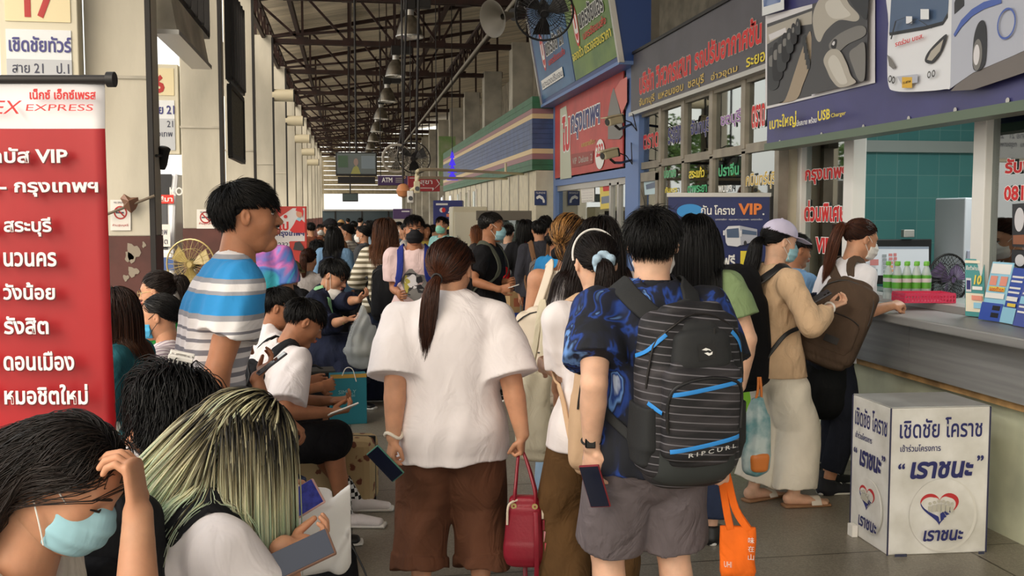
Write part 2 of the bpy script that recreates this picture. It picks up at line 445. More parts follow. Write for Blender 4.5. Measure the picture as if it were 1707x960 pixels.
m_navy = mat('sign_navy', (62, 62, 128), .45)
m_ink = mat('sign_ink', (58, 62, 84), .5)
m_frame = mat('sign_frame', (206, 200, 180), .5, metal=.15)
for y, big in ((8.3, 1), (13.1, 0)):
 x0, x1 = (-2.6, -2.03) if big else (-2.62, -2.05)
 t = thing('platform_sign', 'tall cream framed platform sign numbered 17 beside the nearest pillar' if big else 'tall cream framed platform sign numbered 16, half hidden between two pillars', 'sign', ((x0 + x1) / 2, y, 2.45), 0, 'platform number signs')
 MB().bx((x0, y, 2.4), (x1, y + .16, 3.5)).build('light_box', m_frame, t, bevel=.008)
 MB().bx((x0 + .05, y - .008, 3.12), (x1 - .05, y, 3.45)).build('number_panel', m_signcream, t)
 MB().bx((x0 + .05, y - .008, 2.45), (x1 - .05, y, 3.06)).build('route_panel', m_signwhite, t)
 P = Panel(t, (x0, y - .0085, 2.4), (1, 0, 0))
 wd = x1 - x0
 P.text('17' if big else '16', (.19, .745, wd - .16, .97), m_red, .06, False)
 P.rect(.05, .05, wd - .05, .435, m_signgrey, 'grey_field', False)
 P.text('เชิดชัยทัวร์' if big else 'นครชัย 21', (.07, .49, wd - .05, .61), m_navy, .03, False)
 P.text('สาย 21   ป.1' if big else 'สาย 21   21', (.09, .33, wd - .07, .41), m_ink, .01, False)
 P.text('ขน  กรุงเทพ', (.07, .19, wd - .08, .27), m_ink, .01, False)
 MB().bar(((x0 + x1) / 2, y + .08, 3.5), ((x0 + x1) / 2, y + .08, 5.2), .05, .05).build('hanger', m_dark, t)
m_paper = mat('paper', (230, 226, 220), .7)
for (x0, y0, x1, y1, Y, lab) in ((184, 333, 218, 384, 8.42, 'white no smoking notice taped to the nearest pillar'), (328, 349, 358, 381, 13.02, 'white no smoking notice on the second pillar')):
 o = onplane((x0 + x1) / 2, (y0 + y1) / 2, (0, Y, 0), A(0, 1, 0))
 t = thing('no_smoking_notice', lab, 'notice', o)
 P = Panel(t, (o[0], Y, o[2]), (1, 0, 0)); P.rect(x0, y0, x1, y1, m_paper, 'sheet')
 cx, cy, r = (x0 + x1) / 2, y0 + (y1 - y0) * .42, (x1 - x0) * .33
 P.ell(cx, cy, r, r, m_red, 'ring', r_in=.78)
 P.rect(cx - r * .7, cy - 1.2, cx + r * .5, cy + 1.2, m_ink, 'cigarette')
 P.poly([(cx - r * .75, cy - r * .6), (cx - r * .6, cy - r * .75), (cx + r * .75, cy + r * .6), (cx + r * .6, cy + r * .75)], m_red, 'bar')
 P.text('ห้ามสูบบุหรี่', (x0 + 4, y1 - 6, x1 - 4, y1 - 11), m_red, .01)
 P.text('NO SMOKING', (x0 + 6, y0 + 6, x1 - 6, y0 + 3), m_ink, .01)
p0, p1 = onplane(176, 358, (0, 8.37, 0), A(0, 1, 0)), onplane(258, 326, (0, 8.37, 0), A(0, 1, 0))
tag(MB().tube([p0, p1], .011, 8).build('wooden_stick', mat('stick', (110, 98, 84), .8)), 'thin wooden stick fixed slantwise across the nearest pillar', 'stick')
b = MB(); c = onplane(216, 337, (0, 8.37, 0), A(0, 1, 0)); pts = []
for i in range(9):
 a = 2 * math.pi * i / 9; pts.append(c + A(math.cos(a) * (.07 + .025 * math.sin(2.3 * i)), .01 * math.sin(5 * i), math.sin(a) * (.065 + .03 * math.cos(1.7 * i))))
n = len(pts); V = pts + [c + A(0, -.035, .01)]
tag(mesh_obj('snack_wrapper', V, [(i, (i + 1) % n, n) for i in range(n)], mat('wrapper', (112, 80, 62), .3, metal=.3)), 'crumpled brown foil wrapper stuck to the slanting stick', 'wrapper')
c = onplane(272, 263, (0, 8.9, 0), A(0, 1, 0))
t = thing('spotlight', 'small black spotlight on the edge of the nearest pillar', 'spotlight', c)
MB().lathe(c + A(-.02, 0, -.09), [(0, 0), (.035, .0), (.045, .04), (.045, .14), (.05, .18), (.035, .19), (0, .19)], 16, nrm(A(.25, -.3, 1))).build('housing', m_black, t, True)
MB().tube([c + A(0, .03, .02), (-1.53, 8.6, c[2])], .012, 8).build('arm', m_dark, t)
bx0, bx1, by = -4.55, -2.72, 16.6
t = thing('minibus', 'white and blue minibus parked outside between the pillars', 'minibus', ((bx0 + bx1) / 2, by, -.15))
m_busw = mat('bus_white', (226, 228, 232), .3, coat=.5); m_busb = mat('bus_blue', (62, 92, 150), .3, coat=.5); m_glassd = mat('bus_glass', (26, 30, 34), .08)
prof = [(by, .25), (by, 1.05), (by + .35, 1.95), (by + .6, 2.32), (by + 5, 2.4), (by + 5, .25)]
MB().prism([(bx0, y, z) for y, z in prof], (bx1 - bx0, 0, 0)).build('bus_body', m_busw, t, bevel=.05)
MB().prism([(bx0 + .1, by + .02, 1.1), (bx1 - .1, by + .02, 1.1), (bx1 - .14, by + .33, 1.9), (bx0 + .14, by + .33, 1.9)], (0, -.02, .01)).build('windscreen', m_glassd, t)
MB().prism([(bx0 + .1, by + .33, 1.9), (bx1 - .1, by + .33, 1.9), (bx1 - .1, by + .58, 2.3), (bx0 + .1, by + .58, 2.3)], (0, -.03, .01)).build('header_panel', m_black, t)
P = Panel(t, (bx0, by + .3, 0), (1, 0, 0)); P.text('KORAT', (283, 326, 334, 312), m_white, .03)
P = Panel(t, (bx0, by + .27, 0), (1, 0, 0)); P.rect(1.1, 1.83, 1.8, 1.97, mat('bright_red', (214, 52, 40), .5), 'red_strip', False); P.text('นครราชสีมา', (1.15, 1.86, 1.78, 1.95), m_white, .03, False)
P = Panel(t, (bx0, by - .02, 0), (1, 0, 0)); P.rect(1.42, 1.15, 1.78, 1.5, m_paper, 'windscreen_card', False); P.text('กรุงเทพ', (1.46, 1.3, 1.74, 1.42), m_ink, .02, False); P.text('หมอชิต', (1.46, 1.19, 1.74, 1.28), m_ink, .02, False)
P.rect(0, .78, bx1 - bx0, .98, m_busb, 'blue_stripe', False); P.rect(0, .62, bx1 - bx0, .68, m_busb, 'blue_stripe', False)
for xx in (.25, .45, 1.35, 1.56): P.ell(xx, .55, .085, .085, m_alu, 'headlamp', False); P.ell(xx, .55, .055, .055, m_dark, 'headlamp_lens', False)
MB().tube([(bx0 + .9, by - .03, 1.12), (bx0 + 1.3, by + .2, 1.75)], .012, 6).build('wiper', m_black, t)
for yy in (by + .9, by + 4.1):
 for xx in (bx0 + .05, bx1 - .05): MB().cyl((xx - .1, yy, .17), (xx + .1, yy, .17), .32, n=24).build('wheel', m_black, t, True)
m_leaf = mat('leaf_green', (96, 128, 58), .8, var=.5, vs=8); m_bark = mat('bark', (90, 74, 56), .9)
for i, (x, y, h) in enumerate(((-9.9, 46, 6.2), (-13, 60, 8), (-19, 52, 7), (-26, 58, 9))):
 t = thing('tree', ['leafy green tree beyond the bus bay, nearest to the pillars', 'taller green tree farther out beyond the bus bay', 'broad green tree left of the bus bay', 'tallest green tree at the far left edge outside'][i], 'tree', (x, y, -.15))
 MB().tube([(x, y, -.15), (x + .1, y, h * .5), (x, y, h * .75)], [.2, .14, .06], 8).build('trunk', m_bark, t, True)
 V = []; Fc = []
 rr = np.random.default_rng(i)
 for q in range(900):
  d = nrm(rr.normal(size=3)); r = (.5 + .5 * rr.random()) * h * .3
  c = A(x, y, h * .72) + d * A(r, r, r * .85); e = nrm(rr.normal(size=3)); g = nrm(np.cross(e, rr.normal(size=3))); s = .16
  n = len(V); V += [c + e * s, c + g * s * .6, c - e * s, c - g * s * .6]; Fc.append((n, n + 1, n + 2, n + 3))
 mesh_obj('crown', V, Fc, m_leaf, t)
m_gold = mat('fan_gold', (196, 176, 120), .35, metal=.7)
def cage_fan(name, label, c, r, ax, mcage, mblade, depth=.12, pole=None, nr=26, parent_cat='fan', ring=None):
 c = np.asarray(c, float); ax = nrm(ax)
 t = thing(name, label, parent_cat, (c[0], c[1], 0) if pole == 'floor' else c)
 u = nrm(np.cross(ax, UP)); v = np.cross(u, ax); b = MB()
 for s in (-1, 1):
  for k in range(nr):
   a = 2 * math.pi * k / nr; d = u * math.cos(a) + v * math.sin(a)
   b.tube([c + ax * s * depth * .5 + d * r * .12, c + ax * s * depth * .45 + d * r * .6, c + d * r], .0022 if r < .35 else .0035, 4, False)
  for q in (.14, .62):
   b.tube([c + ax * s * depth * .5 + (u * math.cos(a) + v * math.sin(a)) * r * q for a in np.linspace(0, 2 * math.pi, 25)], .003, 4, False)
 b.build('cage', mcage, t)
 MB().tube([c + (u * math.cos(a) + v * math.sin(a)) * r for a in np.linspace(0, 2 * math.pi, 33)], .009 if ring is None else ring, 8, False).build('rim', mcage, t, True)
 for k in range(3):
  a = 2 * math.pi * k / 3 + .4; P = []
  for rad, w0, w1 in ((.1, -.25, .25), (.5, -.45, .5), (.86, -.35, .4)):
   for ww in (w0, w1): P.append(c + (u * math.cos(a + ww) + v * math.sin(a + ww)) * r * rad + ax * ww * .06)
  q = [P[0], P[2], P[4], P[5], P[3], P[1]]
  MB().prism(q, ax * .004).build('blade', mblade, t)
 MB().cyl(c - ax * .05, c + ax * .05, r * .13).build('hub', mblade, t, True)
 MB().cyl(c + ax * .05, c + ax * .2, r * .22, r * .16).build('motor', m_dark, t, True)
 if pole == 'floor':
  MB().cyl(c + ax * .12, (c + ax * .12) * A(1, 1, 0) + A(0, 0, .03), .016, n=10).build('pole', m_alu, t, True)
  q = (c + ax * .12) * A(1, 1, 0); MB().lathe(q, [(.2, 0), (.2, .02), (.05, .05), (0, .05)], 24).build('base', m_dark, t, True)
 elif pole is not None:
  MB().tube([c + ax * .15, *pole], .018, 8).build('bracket', m_dark, t)
 return t
cage_fan('pedestal_fan', 'gold caged pedestal fan behind the man in the striped shirt', at(318, 440, 11.0), .27, (.25, 1, 0), m_gold, mat('blade_amber', (170, 150, 90), .3), pole='floor')
m_slat = mat('end_slats', (176, 164, 136), .8, var=.15)
b = MB()
for i in range(14): b.bx((-2, 66 + .02 * (i % 2), 3.0 + i * .3), (8, 66.1, 3.26 + i * .3))
b.build('wall_end', m_slat, kind='structure')
w1 = MB().bx((-1.6, 66.02, .0), (8, 66.12, 1.95)).build('window_1', mat('end_glass', (70, 84, 92), .12), kind='structure')
MB().bx((-1.6, 65.9, 1.9), (8, 66.1, 2.0)).build('frame', m_alu, w1)
for x in (-.8, .9, 2.6): MB().bx((x - .04, 65.98, 0), (x + .04, 66.05, 1.95)).build('mullion', m_dark, w1)
def glass_mat(name, tint, gl=.22):
 m = bpy.data.materials.new(name); m.use_nodes = True
 nt = m.node_tree; N, L = nt.nodes, nt.links
 N.remove(N['Principled BSDF'])
 tr = N.new('ShaderNodeBsdfTransparent'); tr.inputs[0].default_value = tint
 g = N.new('ShaderNodeBsdfGlossy'); g.inputs['Roughness'].default_value = .02; g.inputs[0].default_value = (.9, .95, .95, 1)
 fr = N.new('ShaderNodeFresnel'); fr.inputs[0].default_value = 1.55
 ad = N.new('ShaderNodeMath'); ad.operation = 'ADD'; ad.use_clamp = True; ad.inputs[1].default_value = gl
 mx = N.new('ShaderNodeMixShader'); L.new(fr.outputs[0], ad.inputs[0]); L.new(ad.outputs[0], mx.inputs[0])
 L.new(tr.outputs[0], mx.inputs[1]); L.new(g.outputs[0], mx.inputs[2]); L.new(mx.outputs[0], N['Material Output'].inputs[0])
 return m
m_glass = glass_mat('window_glass', (.42, .48, .46, 1), .20)
m_glassc = glass_mat('clear_glass', (.75, .8, .8, 1), .05)
m_wframe = mat('window_frame', (160, 152, 138), .5, metal=.25, var=.12)
m_blue = mat('shop_blue', (104, 132, 186), .45)
m_bluebox = mat('sign_box_blue', (24, 62, 128), .4)
m_txred = mat('text_red', (206, 38, 40), .5); m_txwh = mat('text_white', (238, 238, 236), .5); m_txye = mat('text_yellow', (232, 212, 64), .5)
m_txor = mat('text_orange', (232, 132, 62), .5); m_txnv = mat('text_navy', (40, 44, 112), .5); m_txgr = mat('text_green', (70, 176, 120), .5)
m_txpu = mat('text_purple', (150, 112, 172), .5); m_txbk = mat('text_black', (30, 30, 36), .5); m_txgo = mat('text_gold', (206, 176, 92), .5)
MB().bx((3.32, .5, 0), (3.5, 8.35, .72)).build('wall_counter', mat('pale_green_wall', (204, 208, 184), .75, var=.14, vs=3), kind='structure')
m_steelp = mat('brushed_steel', (158, 159, 160), .42, metal=.3, var=.12, vs=4, stretch=(1, .2, 6))
t = thing('ticket_counter', 'long stainless steel ticket counter along the right wall', 'counter', (3.3, 4.3, .72))
MB().bx((3.04, .5, 1.035), (3.62, 8.3, 1.085)).build('counter_top', m_steelp, t, bevel=.008)
for i, (y0, y1) in enumerate(((.5, 2.95), (2.96, 5.35), (5.36, 7.9))):
 MB().bx((3.2, y0, .735), (3.3, y1, 1.035)).build('front_panel', m_steelp, t)
MB().bx((3.24, .5, .69), (3.318, 7.9, .735)).build('wooden_batten', mat('batten', (186, 146, 96), .7, var=.3, vs=8), t)
m_teal = mat('teal_tile', (74, 128, 128), .3)
def tealtile():
 N, L, b = nodes_of(m_teal)
 tc = N.new('ShaderNodeTexCoord'); mp = N.new('ShaderNodeMapping'); mp.inputs['Rotation'].default_value = (math.pi / 2, 0, 0)
 br = N.new('ShaderNodeTexBrick'); br.offset = 0; br.inputs['Scale'].default_value = 1; br.inputs['Brick Width'].default_value = .2; br.inputs['Row Height'].default_value = .2; br.inputs['Mortar Size'].default_value = .003
 br.inputs['Color1'].default_value = lin((72, 126, 126)); br.inputs['Color2'].default_value = lin((80, 136, 134)); br.inputs['Mortar'].default_value = lin((112, 150, 146))
 L.new(tc.outputs['Object'], mp.inputs[0]); L.new(mp.outputs[0], br.inputs[0]); L.new(br.outputs[0], b.inputs['Base Color'])
tealtile()
MB().bx((3.55, 8.3, 0), (7.9, 8.42, 3.0)).build('wall_teal', m_teal, kind='structure')
MB().bx((3.6, .5, -.01), (7.9, 8.3, .02)).build('floor_shop', mat('shop_floor', (150, 148, 140), .6), kind='structure')
MB().bx((6.6, .5, 0), (6.7, 8.3, 3.0)).build('wall_shop', mat('shop_wall', (150, 168, 166), .7), kind='structure')
MB().bx((3.5, .5, 3.0), (7.9, 8.35, 3.1)).build('ceiling_shop', m_white, kind='structure')
t = thing('added_tube_light', 'added fluorescent tube light brightening the ticket office', 'lamp', (4.7, 6.2, 2.9))  # added fixture to brighten the dark office, not a known lamp
MB().bx((4.62, 5.5, 2.93), (4.78, 6.9, 2.99)).build('fixture', m_white, t)
MB().cyl((4.7, 5.55, 2.91), (4.7, 6.85, 2.91), .018, n=12).build('tube', mat('added_tube_glow', (240, 244, 236), .4, emit=4.), t, True)
ld = bpy.data.lights.new('added_office_light', 'AREA'); ld.shape = 'RECTANGLE'; ld.size = .12; ld.size_y = 1.3; ld.energy = 42; ld.color = (.95, 1, .96)  # added area light that lifts the teal wall and office interior
lo_ = bpy.data.objects.new('added_office_light', ld); COL.objects.link(lo_); lo_.location = (4.7, 6.2, 2.88)
m_rail = mat('steel_rail', (150, 156, 152), .5)
o = MB().bx((3.55, 8.25, 2.2), (6.6, 8.3, 2.3)).build('trim_1', m_rail, kind='structure')
def fr_post(px0, px1, X=3.5, z0=1.085, z1=2.9):
 a = onx(px0, 358, X)[1]; c = onx(px1, 358, X)[1]; return (X - .05, c, z0), (X + .05, a, z1)
w2 = MB().bx(*fr_post(1334, 1344)).build('window_2', m_white, kind='structure', bevel=.006)
MB().bx(*fr_post(1415, 1431)).build('post', m_white, w2, bevel=.006)
MB().bx(*fr_post(1632, 1653)).build('post', m_white, w2, bevel=.006)
MB().bx((3.45, .5, 2.28), (3.55, 8.0, 2.36)).build('head_rail', m_white, w2)
MB().bx((3.45, .5, 1.085), (3.6, 8.0, 1.125)).build('sill_track', m_alu, w2)
yl = lambda px, X=3.5: onx(px, 358, X)[1]
MB().bx((3.495, yl(1418), 1.1), (3.505, yl(1342), 2.3)).build('pane', m_glass, w2)
MB().bx((3.495, .5, 1.1), (3.505, yl(1648), 2.3)).build('pane', m_glass, w2)
P = Panel(w2, (3.488, 4, 0), (0, -1, 0))
P.text('กรุงเทพฯ', (1342, 310, 287, 1413, 302, 273), m_txred, .05, outline=m_txwh, ob=.045)
P.text('ด่วนพิเศษ', (1341, 373, 338, 1412, 366, 328), m_txred, .05, outline=m_txwh, ob=.045)
P.text('VIP', (1360, 424, 398, 1386, 420, 394), m_txred, .06, outline=m_txwh, ob=.05)
P.text('รับพัสดุ', (1676, 299, 270, 1760, 290, 252), m_txred, .05, outline=m_txwh, ob=.045)
P.text('081-789', (1675, 336, 311, 1760, 333, 305), m_txred, .05, outline=m_txwh, ob=.045)
MB().bx((3.3, yl(1336), 0), (3.62, yl(1297, 3.3), 3.0)).build('pillar_shop', m_cream, kind='structure', bevel=.008)
XF = 3.1
t = thing('bus_banner', 'long blue banner with a white coach and seat photos over the counter', 'banner', (XF, 5, 2.17))
m_pur = mat('banner_blue', (66, 66, 120), .35, var=.1, vs=2, bump=.06, bs=5)
ya = onx(1279, 200, XF)[1]
MB().bx((XF, .5, 2.17), (XF + .06, ya, 4.2)).build('banner_sheet', m_pur, t)
MB().bx((XF - .02, .5, 2.13), (XF + .12, ya, 2.18)).build('bottom_rail', mat('green_rail', (96, 112, 96), .5), t)
MB().bx((XF + .06, .5, 2.36), (3.5, ya, 2.4)).build('soffit', mat('soffit', (92, 104, 96), .7), t)
P = Panel(t, (XF - .001, 4, 0), (0, -1, 0))
for px in (1300, 1370, 1440, 1516, 1594, 1682):
 q = onx(px, 358, XF); P.ell(*P.uv(px, 243 - (px - 1281) * .1805 - 3), .014, .014, m_alu, 'screw', False)
m_bw = mat('print_white', (222, 224, 230), .35); m_bg = mat('print_glass', (78, 98, 128), .3); m_bd = mat('print_black', (40, 42, 48), .4); m_bs = mat('print_shade', (176, 180, 194), .35); m_road = mat('print_road', (112, 106, 104), .5)
m_bn = mat('print_bone', (214, 212, 216), .4); m_g1 = mat('print_grey', (118, 116, 114), .4); m_g2 = mat('print_dark', (66, 66, 70), .4); m_g3 = mat('print_light', (172, 166, 156), .4); m_tan = mat('print_tan', (158, 142, 122), .4)
P.poly([(1278, 27), (1461, -20), (1461, 138), (1278, 182)], m_bn, 'photo_border')
P.poly([(1281, 40), (1357, 13), (1355, 160), (1281, 177)], m_g2, 'seat_photo')
P.poly([(1281, 46), (1357, 18), (1357, 40), (1330, 44), (1281, 74)], m_g3, 'ceiling_print')
P.poly([(1284, 58), (1312, 46), (1314, 54), (1286, 68)], m_bn, 'window_print')
P.blob([(1312, 166), (1328, 120), (1340, 84), (1354, 52), (1355, 100), (1342, 140), (1330, 166), (1300, 172)], m_tan, 'aisle_print')
for i in range(7):
 x = 1283 + i * 8.2; y = 128 - i * 13; w_ = 18 - i * 1.6; hh = 44 - i * 4.6
 P.blob([(x, y), (x + 2, y - hh), (x + w_ * .7, y - hh - 2), (x + w_, y - hh * .4), (x + w_, y + hh * .35), (x + 3, y + hh * .5)], m_txbk if i % 2 else m_bd, 'seat_print')
 P.blob([(x + 3, y - hh * .75), (x + w_ * .6, y - hh * .8), (x + w_ * .6, y - hh * .45), (x + 3, y - hh * .4)], m_g1, 'headrest_print')
for i in range(5):
 x = 1345 + i * 2.2; y = 62 + i * 14 - i * i; P.poly([(x, y), (x + 5, y - 4), (x + 5, y + 12), (x, y + 14)], m_bd, 'seat_print')
P.poly([(1363, 7), (1457, -22), (1455, 134), (1360, 158)], m_g2, 'seat_photo')
P.blob([(1364, 30), (1372, 4), (1390, -14), (1412, -14), (1426, 8), (1442, 26), (1436, 36), (1408, 34), (1386, 52), (1376, 70), (1368, 60)], m_g3, 'seat_print')
P.blob([(1386, 6), (1404, -4), (1418, 12), (1428, 26), (1404, 32), (1390, 24)], mat('print_ash', (196, 192, 184), .4), 'seat_print')
P.blob([(1418, -20), (1456, -30), (1456, 30), (1444, 24), (1430, 6)], m_bd, 'belt_print')
P.blob([(1392, 76), (1408, 58), (1438, 44), (1453, 46), (1452, 60), (1424, 74), (1404, 90)], m_g1, 'armrest_print')
P.blob([(1396, 78), (1401, 66), (1406, 68), (1403, 82)], m_txbk, 'socket_print'); P.blob([(1398, 74), (1401, 69), (1403, 71), (1401, 76)], m_bn, 'socket_print')
P.blob([(1384, 100), (1394, 84), (1410, 84), (1422, 104), (1430, 126), (1438, 138), (1412, 146), (1398, 134), (1390, 118)], m_g3, 'seat_print')
P.blob([(1392, 104), (1400, 92), (1410, 100), (1420, 124), (1424, 138), (1412, 140), (1400, 124)], mat('print_ash', (196, 192, 184), .4), 'seat_print')
P.blob([(1428, 90), (1440, 78), (1454, 74), (1454, 130), (1444, 134), (1436, 116)], m_g1, 'seat_print')
P.poly([(1281, 0), (1318, -14), (1318, 16), (1281, 27)], m_signwhite, 'top_print')
P.poly([(1283, -4), (1316, -16), (1312, 4), (1284, 12)], m_busb, 'top_print')
P.text('เบาะใหญ่', (1294, 219, 197, 1339, 213, 183), m_txye, .03)
P.text('นั่งสบาย พร้อม', (1340, 211, 201, 1374, 204, 193), m_txwh, .01)
P.text('USB', (1376, 203, 184, 1397, 198, 182), m_txye, .03)
P.text('Charger', (1399, 198, 189, 1424, 194, 185), m_txye, .01)
P.poly([(1602, 152), (1640, 110), (1707, 60), (1760, 30), (1760, 110), (1707, 128), (1640, 150)], m_road, 'road_print')
P.blob([(1495, 100), (1497, 40), (1501, -40), (1606, -64), (1604, 60), (1602, 140), (1592, 149), (1545, 153), (1508, 152), (1497, 142)], m_bw, 'coach_front_print')
P.poly([(1602, 148), (1606, -60), (1760, -90), (1760, 70), (1707, 94), (1640, 122)], m_bs, 'coach_side_print')
P.poly([(1499, 55), (1504, -30), (1603, -55), (1598, 22), (1590, 36), (1560, 44)], m_bg, 'windscreen_print')
P.poly([(1499, 55), (1560, 44), (1590, 36), (1598, 22), (1598, 30), (1590, 42), (1560, 50), (1500, 60)], m_bd, 'sill_print')
P.poly([(1610, 6), (1622, -30), (1626, -30), (1626, 10), (1610, 24)], m_bd, 'side_window_print')
P.poly([(1609, 58), (1622, 34), (1640, 16), (1660, 4), (1690, -4), (1690, 6), (1660, 16), (1640, 28), (1622, 46), (1611, 62)], mat('print_blue', (72, 96, 170), .4), 'ribbon_print')
P.blob([(1643, 116), (1643, 70), (1650, 42), (1660, 35), (1665, 56), (1662, 108)], m_bd, 'wheel_arch_print')
P.ell(1650, 92, 8, 26, m_g1, 'wheel_print'); P.ell(1649, 92, 5, 17, m_bn, 'hub_print')
P.ell(1700, 40, 16, 26, mat('print_blue', (72, 96, 170), .4), 'ribbon_print', r_in=.86)
P.blob([(1562, 102), (1570, 84), (1597, 58), (1597, 68), (1588, 90), (1574, 106)], m_bd, 'headlight_print'); P.poly([(1566, 100), (1573, 86), (1594, 66), (1588, 86), (1574, 102)], m_g3, 'headlight_print')
P.poly([(1499, 92), (1503, 95), (1513, 112), (1509, 116), (1502, 110)], m_g1, 'headlight_print')
for x, y in ((1504, 132), (1510, 134), (1571, 125), (1579, 123)): P.ell(x, y, 3, 6, m_g2, 'fog_light_print', r_in=.6)
P.poly([(1517, 128), (1552, 124), (1552, 138), (1526, 142)], m_bs, 'grille_print')
P.rect(1526, 147, 1543, 129, mat('plate_yellow', (214, 170, 54), .4), 'plate_print'); P.text('15-8734', (1528, 141, 1541, 134), m_txbk, .01)
P.text('รถร่วม บขส.', (1515, 77, 66, 1563, 66, 58), m_txred, .03)
P.rect(1534, 40, 1544, 28, m_bw, 'sticker_print'); P.rect(1559, 33, 1573, 16, m_signwhite, 'sticker_print')
for (a, c_) in (((1508, 66), (1516, 36)), ((1516, 36), (1532, 30)), ((1578, 48), (1556, 34)), ((1536, 42), (1554, 32))):
 P.poly([a, (a[0] + 2, a[1]), (c_[0] + 2, c_[1]), c_], m_bd, 'wiper_print')
P.text('บริการ', (1600, -6, 1640, -26), m_txwh, .02)
XB = 3.3
yb0, yb1 = yl(1300, XB), yl(1064, XB)
t = thing('company_sign', 'dark grey sign board with red and yellow lettering above the shop windows', 'sign', (XB, (yb0 + yb1) / 2, 2.8))
MB().bx((XB - .1, yb0 - .6, 2.8), (XB, yb1, 3.46)).build('board', mat('sign_dark', (86, 84, 92), .45, var=.12, vs=2, bump=.05, bs=6), t)
MB().bx((XB - .12, yb0 - .6, 2.77), (XB, yb1 + .02, 2.81)).build('edge_strip', m_alu, t)
MB().bx((XB - .12, yb0 - .6, 3.45), (XB, yb1 + .02, 3.48)).build('edge_strip', m_dark, t)
P = Panel(t, (XB - .101, 9, 0), (0, -1, 0))
P.text('บริษัท วิศวกรเสนา', (1066, 161, 117, 1152, 121, 83), m_txred, .05, outline=m_g3, ob=.03)
P.text('รถปรับอากาศชั้น', (1158, 116, 78, 1270, 74, 22), m_txred, .05, outline=m_g3, ob=.03)
P.text('จันทบุรี  แหลมขอบ  ชลบุรี', (1066, 182, 164, 1174, 142, 122), m_txgo, .02)
P.text('อ่าวอุดม', (1186, 137, 120, 1230, 124, 107), m_txgo, .02)
P.text('ระยอง', (1245, 112, 97, 1286, 99, 82), m_txye, .02)
w3 = MB().bx((XB - .03, yb0 - .1, 2.16), (XB + .05, yb1, 2.235)).build('window_3', m_wframe, kind='structure')
MB().bx((XB - .03, yb0 - .1, 2.74), (XB + .05, yb1, 2.8)).build('rail', m_wframe, w3)
MB().bx((XB - .02, yb0 - .1, 0), (XB + .05, yb1 - .75, .75)).build('wall_panel', m_cream, w3)
cs = [1066, 1104, 1142, 1189, 1243, 1299]
ys = [yl(c_, XB) for c_ in cs]
for i, y in enumerate(ys):
 MB().bx((XB - .04, y - .045, 2.2), (XB + .06, y + .045, 2.77)).build('mullion', m_wframe, w3)
 MB().bx((XB - .03, y - .04, 0), (XB + .05, y + .04, 2.18)).build('post', m_wframe, w3)
for i in range(len(ys) - 1):
 MB().bx((XB, ys[i + 1], 2.22), (XB + .008, ys[i], 2.76)).build('pane', m_glass, w3)
 MB().bx((XB, ys[i + 1], .75 if i else .05), (XB + .008, ys[i], 2.18)).build('pane', m_glass, w3)
d1 = MB().bx((XB - .04, ys[1] + .05, 2.02), (XB + .05, ys[0] - .04, 2.12)).build('door_1', m_wframe, kind='structure')
MB().bx((XB - .04, ys[0] - .16, 0), (XB + .05, ys[0] - .05, 2.1)).build('stile', m_wframe, d1)
MB().bx((XB - .04, ys[1] + .05, 0), (XB + .05, ys[1] + .14, 2.1)).build('stile', m_wframe, d1)
P = Panel(w3, (XB - .004, 9, 0), (0, -1, 0))
for (s, q, m, ol) in (('ตราด', (1072, 250, 226, 1098, 244, 219), m_txred, m_g3), ('ระยอง', (1114, 242, 213, 1136, 236, 208), m_txnv, m_g3),
  ('จันทบุรี', (1152, 233, 200, 1184, 226, 192), m_txnv, m_g3), ('ชลบุรี', (1202, 217, 188, 1236, 208, 181), m_txpu, m_txwh), ('ตราด', (1254, 214, 180, 1276, 210, 168), m_txred, m_txwh),
  ('บ่อทอง', (1108, 298, 280, 1128, 294, 276), m_txgr, m_g3), ('กันทรา', (1110, 322, 312, 1130, 320, 310), m_txye, None),
  ('สระแก้ว', (1150, 299, 281, 1176, 294, 276), m_txye, None), ('ตาพระยา', (1148, 322, 310, 1180, 320, 307), m_txgr, None),
  ('ปราจีน', (1200, 296, 276, 1234, 290, 268), m_txgr, None), ('พนมฯ', (1200, 321, 310, 1222, 319, 308), m_txwh, None), ('กบินทร์บุรี', (1246, 319, 293, 1296, 311, 278), m_txgo, m_txwh)):
 P.text(s, q, m, .04, outline=ol, ob=.035)
t = thing('window_poster', 'pale blue travel poster taped inside the glass door', 'poster', onx(1083, 308, XB))
P = Panel(t, (XB - .006, 9, 0), (0, -1, 0)); P.poly([(1073, 297), (1096, 294), (1096, 323), (1075, 325)], mat('poster_sky', (196, 220, 230), .5), 'sheet'); P.poly([(1077, 308), (1093, 303), (1093, 313), (1078, 316)], m_bg, 'picture')
m_room = mat('room_wall', (120, 122, 116), .8)
MB().bx((5.6, 8.45, 0), (5.7, 34, 3.2)).build('wall_back', m_room, kind='structure')
MB().bx((3.5, 8.45, 2.9), (5.7, 34, 2.98)).build('ceiling_rooms', m_room, kind='structure')
MB().bx((3.5, yb1 + .02, 0), (5.6, yb1 + .1, 2.9)).build('wall_divider', m_room, kind='structure')
yc0, yc1 = yl(1050, XB), yl(932, XB)
w4 = MB().bx((XB - .06, yc0 - .55, 0), (XB + .06, yc0, 3.4)).build('window_4', m_blue, kind='structure')
MB().bx((XB - .06, yc1, 0), (XB + .3, yc1 + .3, 3.4)).build('post', m_blue, w4)
MB().bx((XB - .06, yc0, 2.1), (XB + .06, yc1, 2.2)).build('rail', m_blue, w4)
MB().bx((XB - .03, yc0, 2.02), (XB + .04, yc1, 2.1)).build('head_rail', m_alu, w4)
MB().bx((XB, yc0, .8), (XB + .008, yc1, 2.05)).build('pane', m_glass, w4)
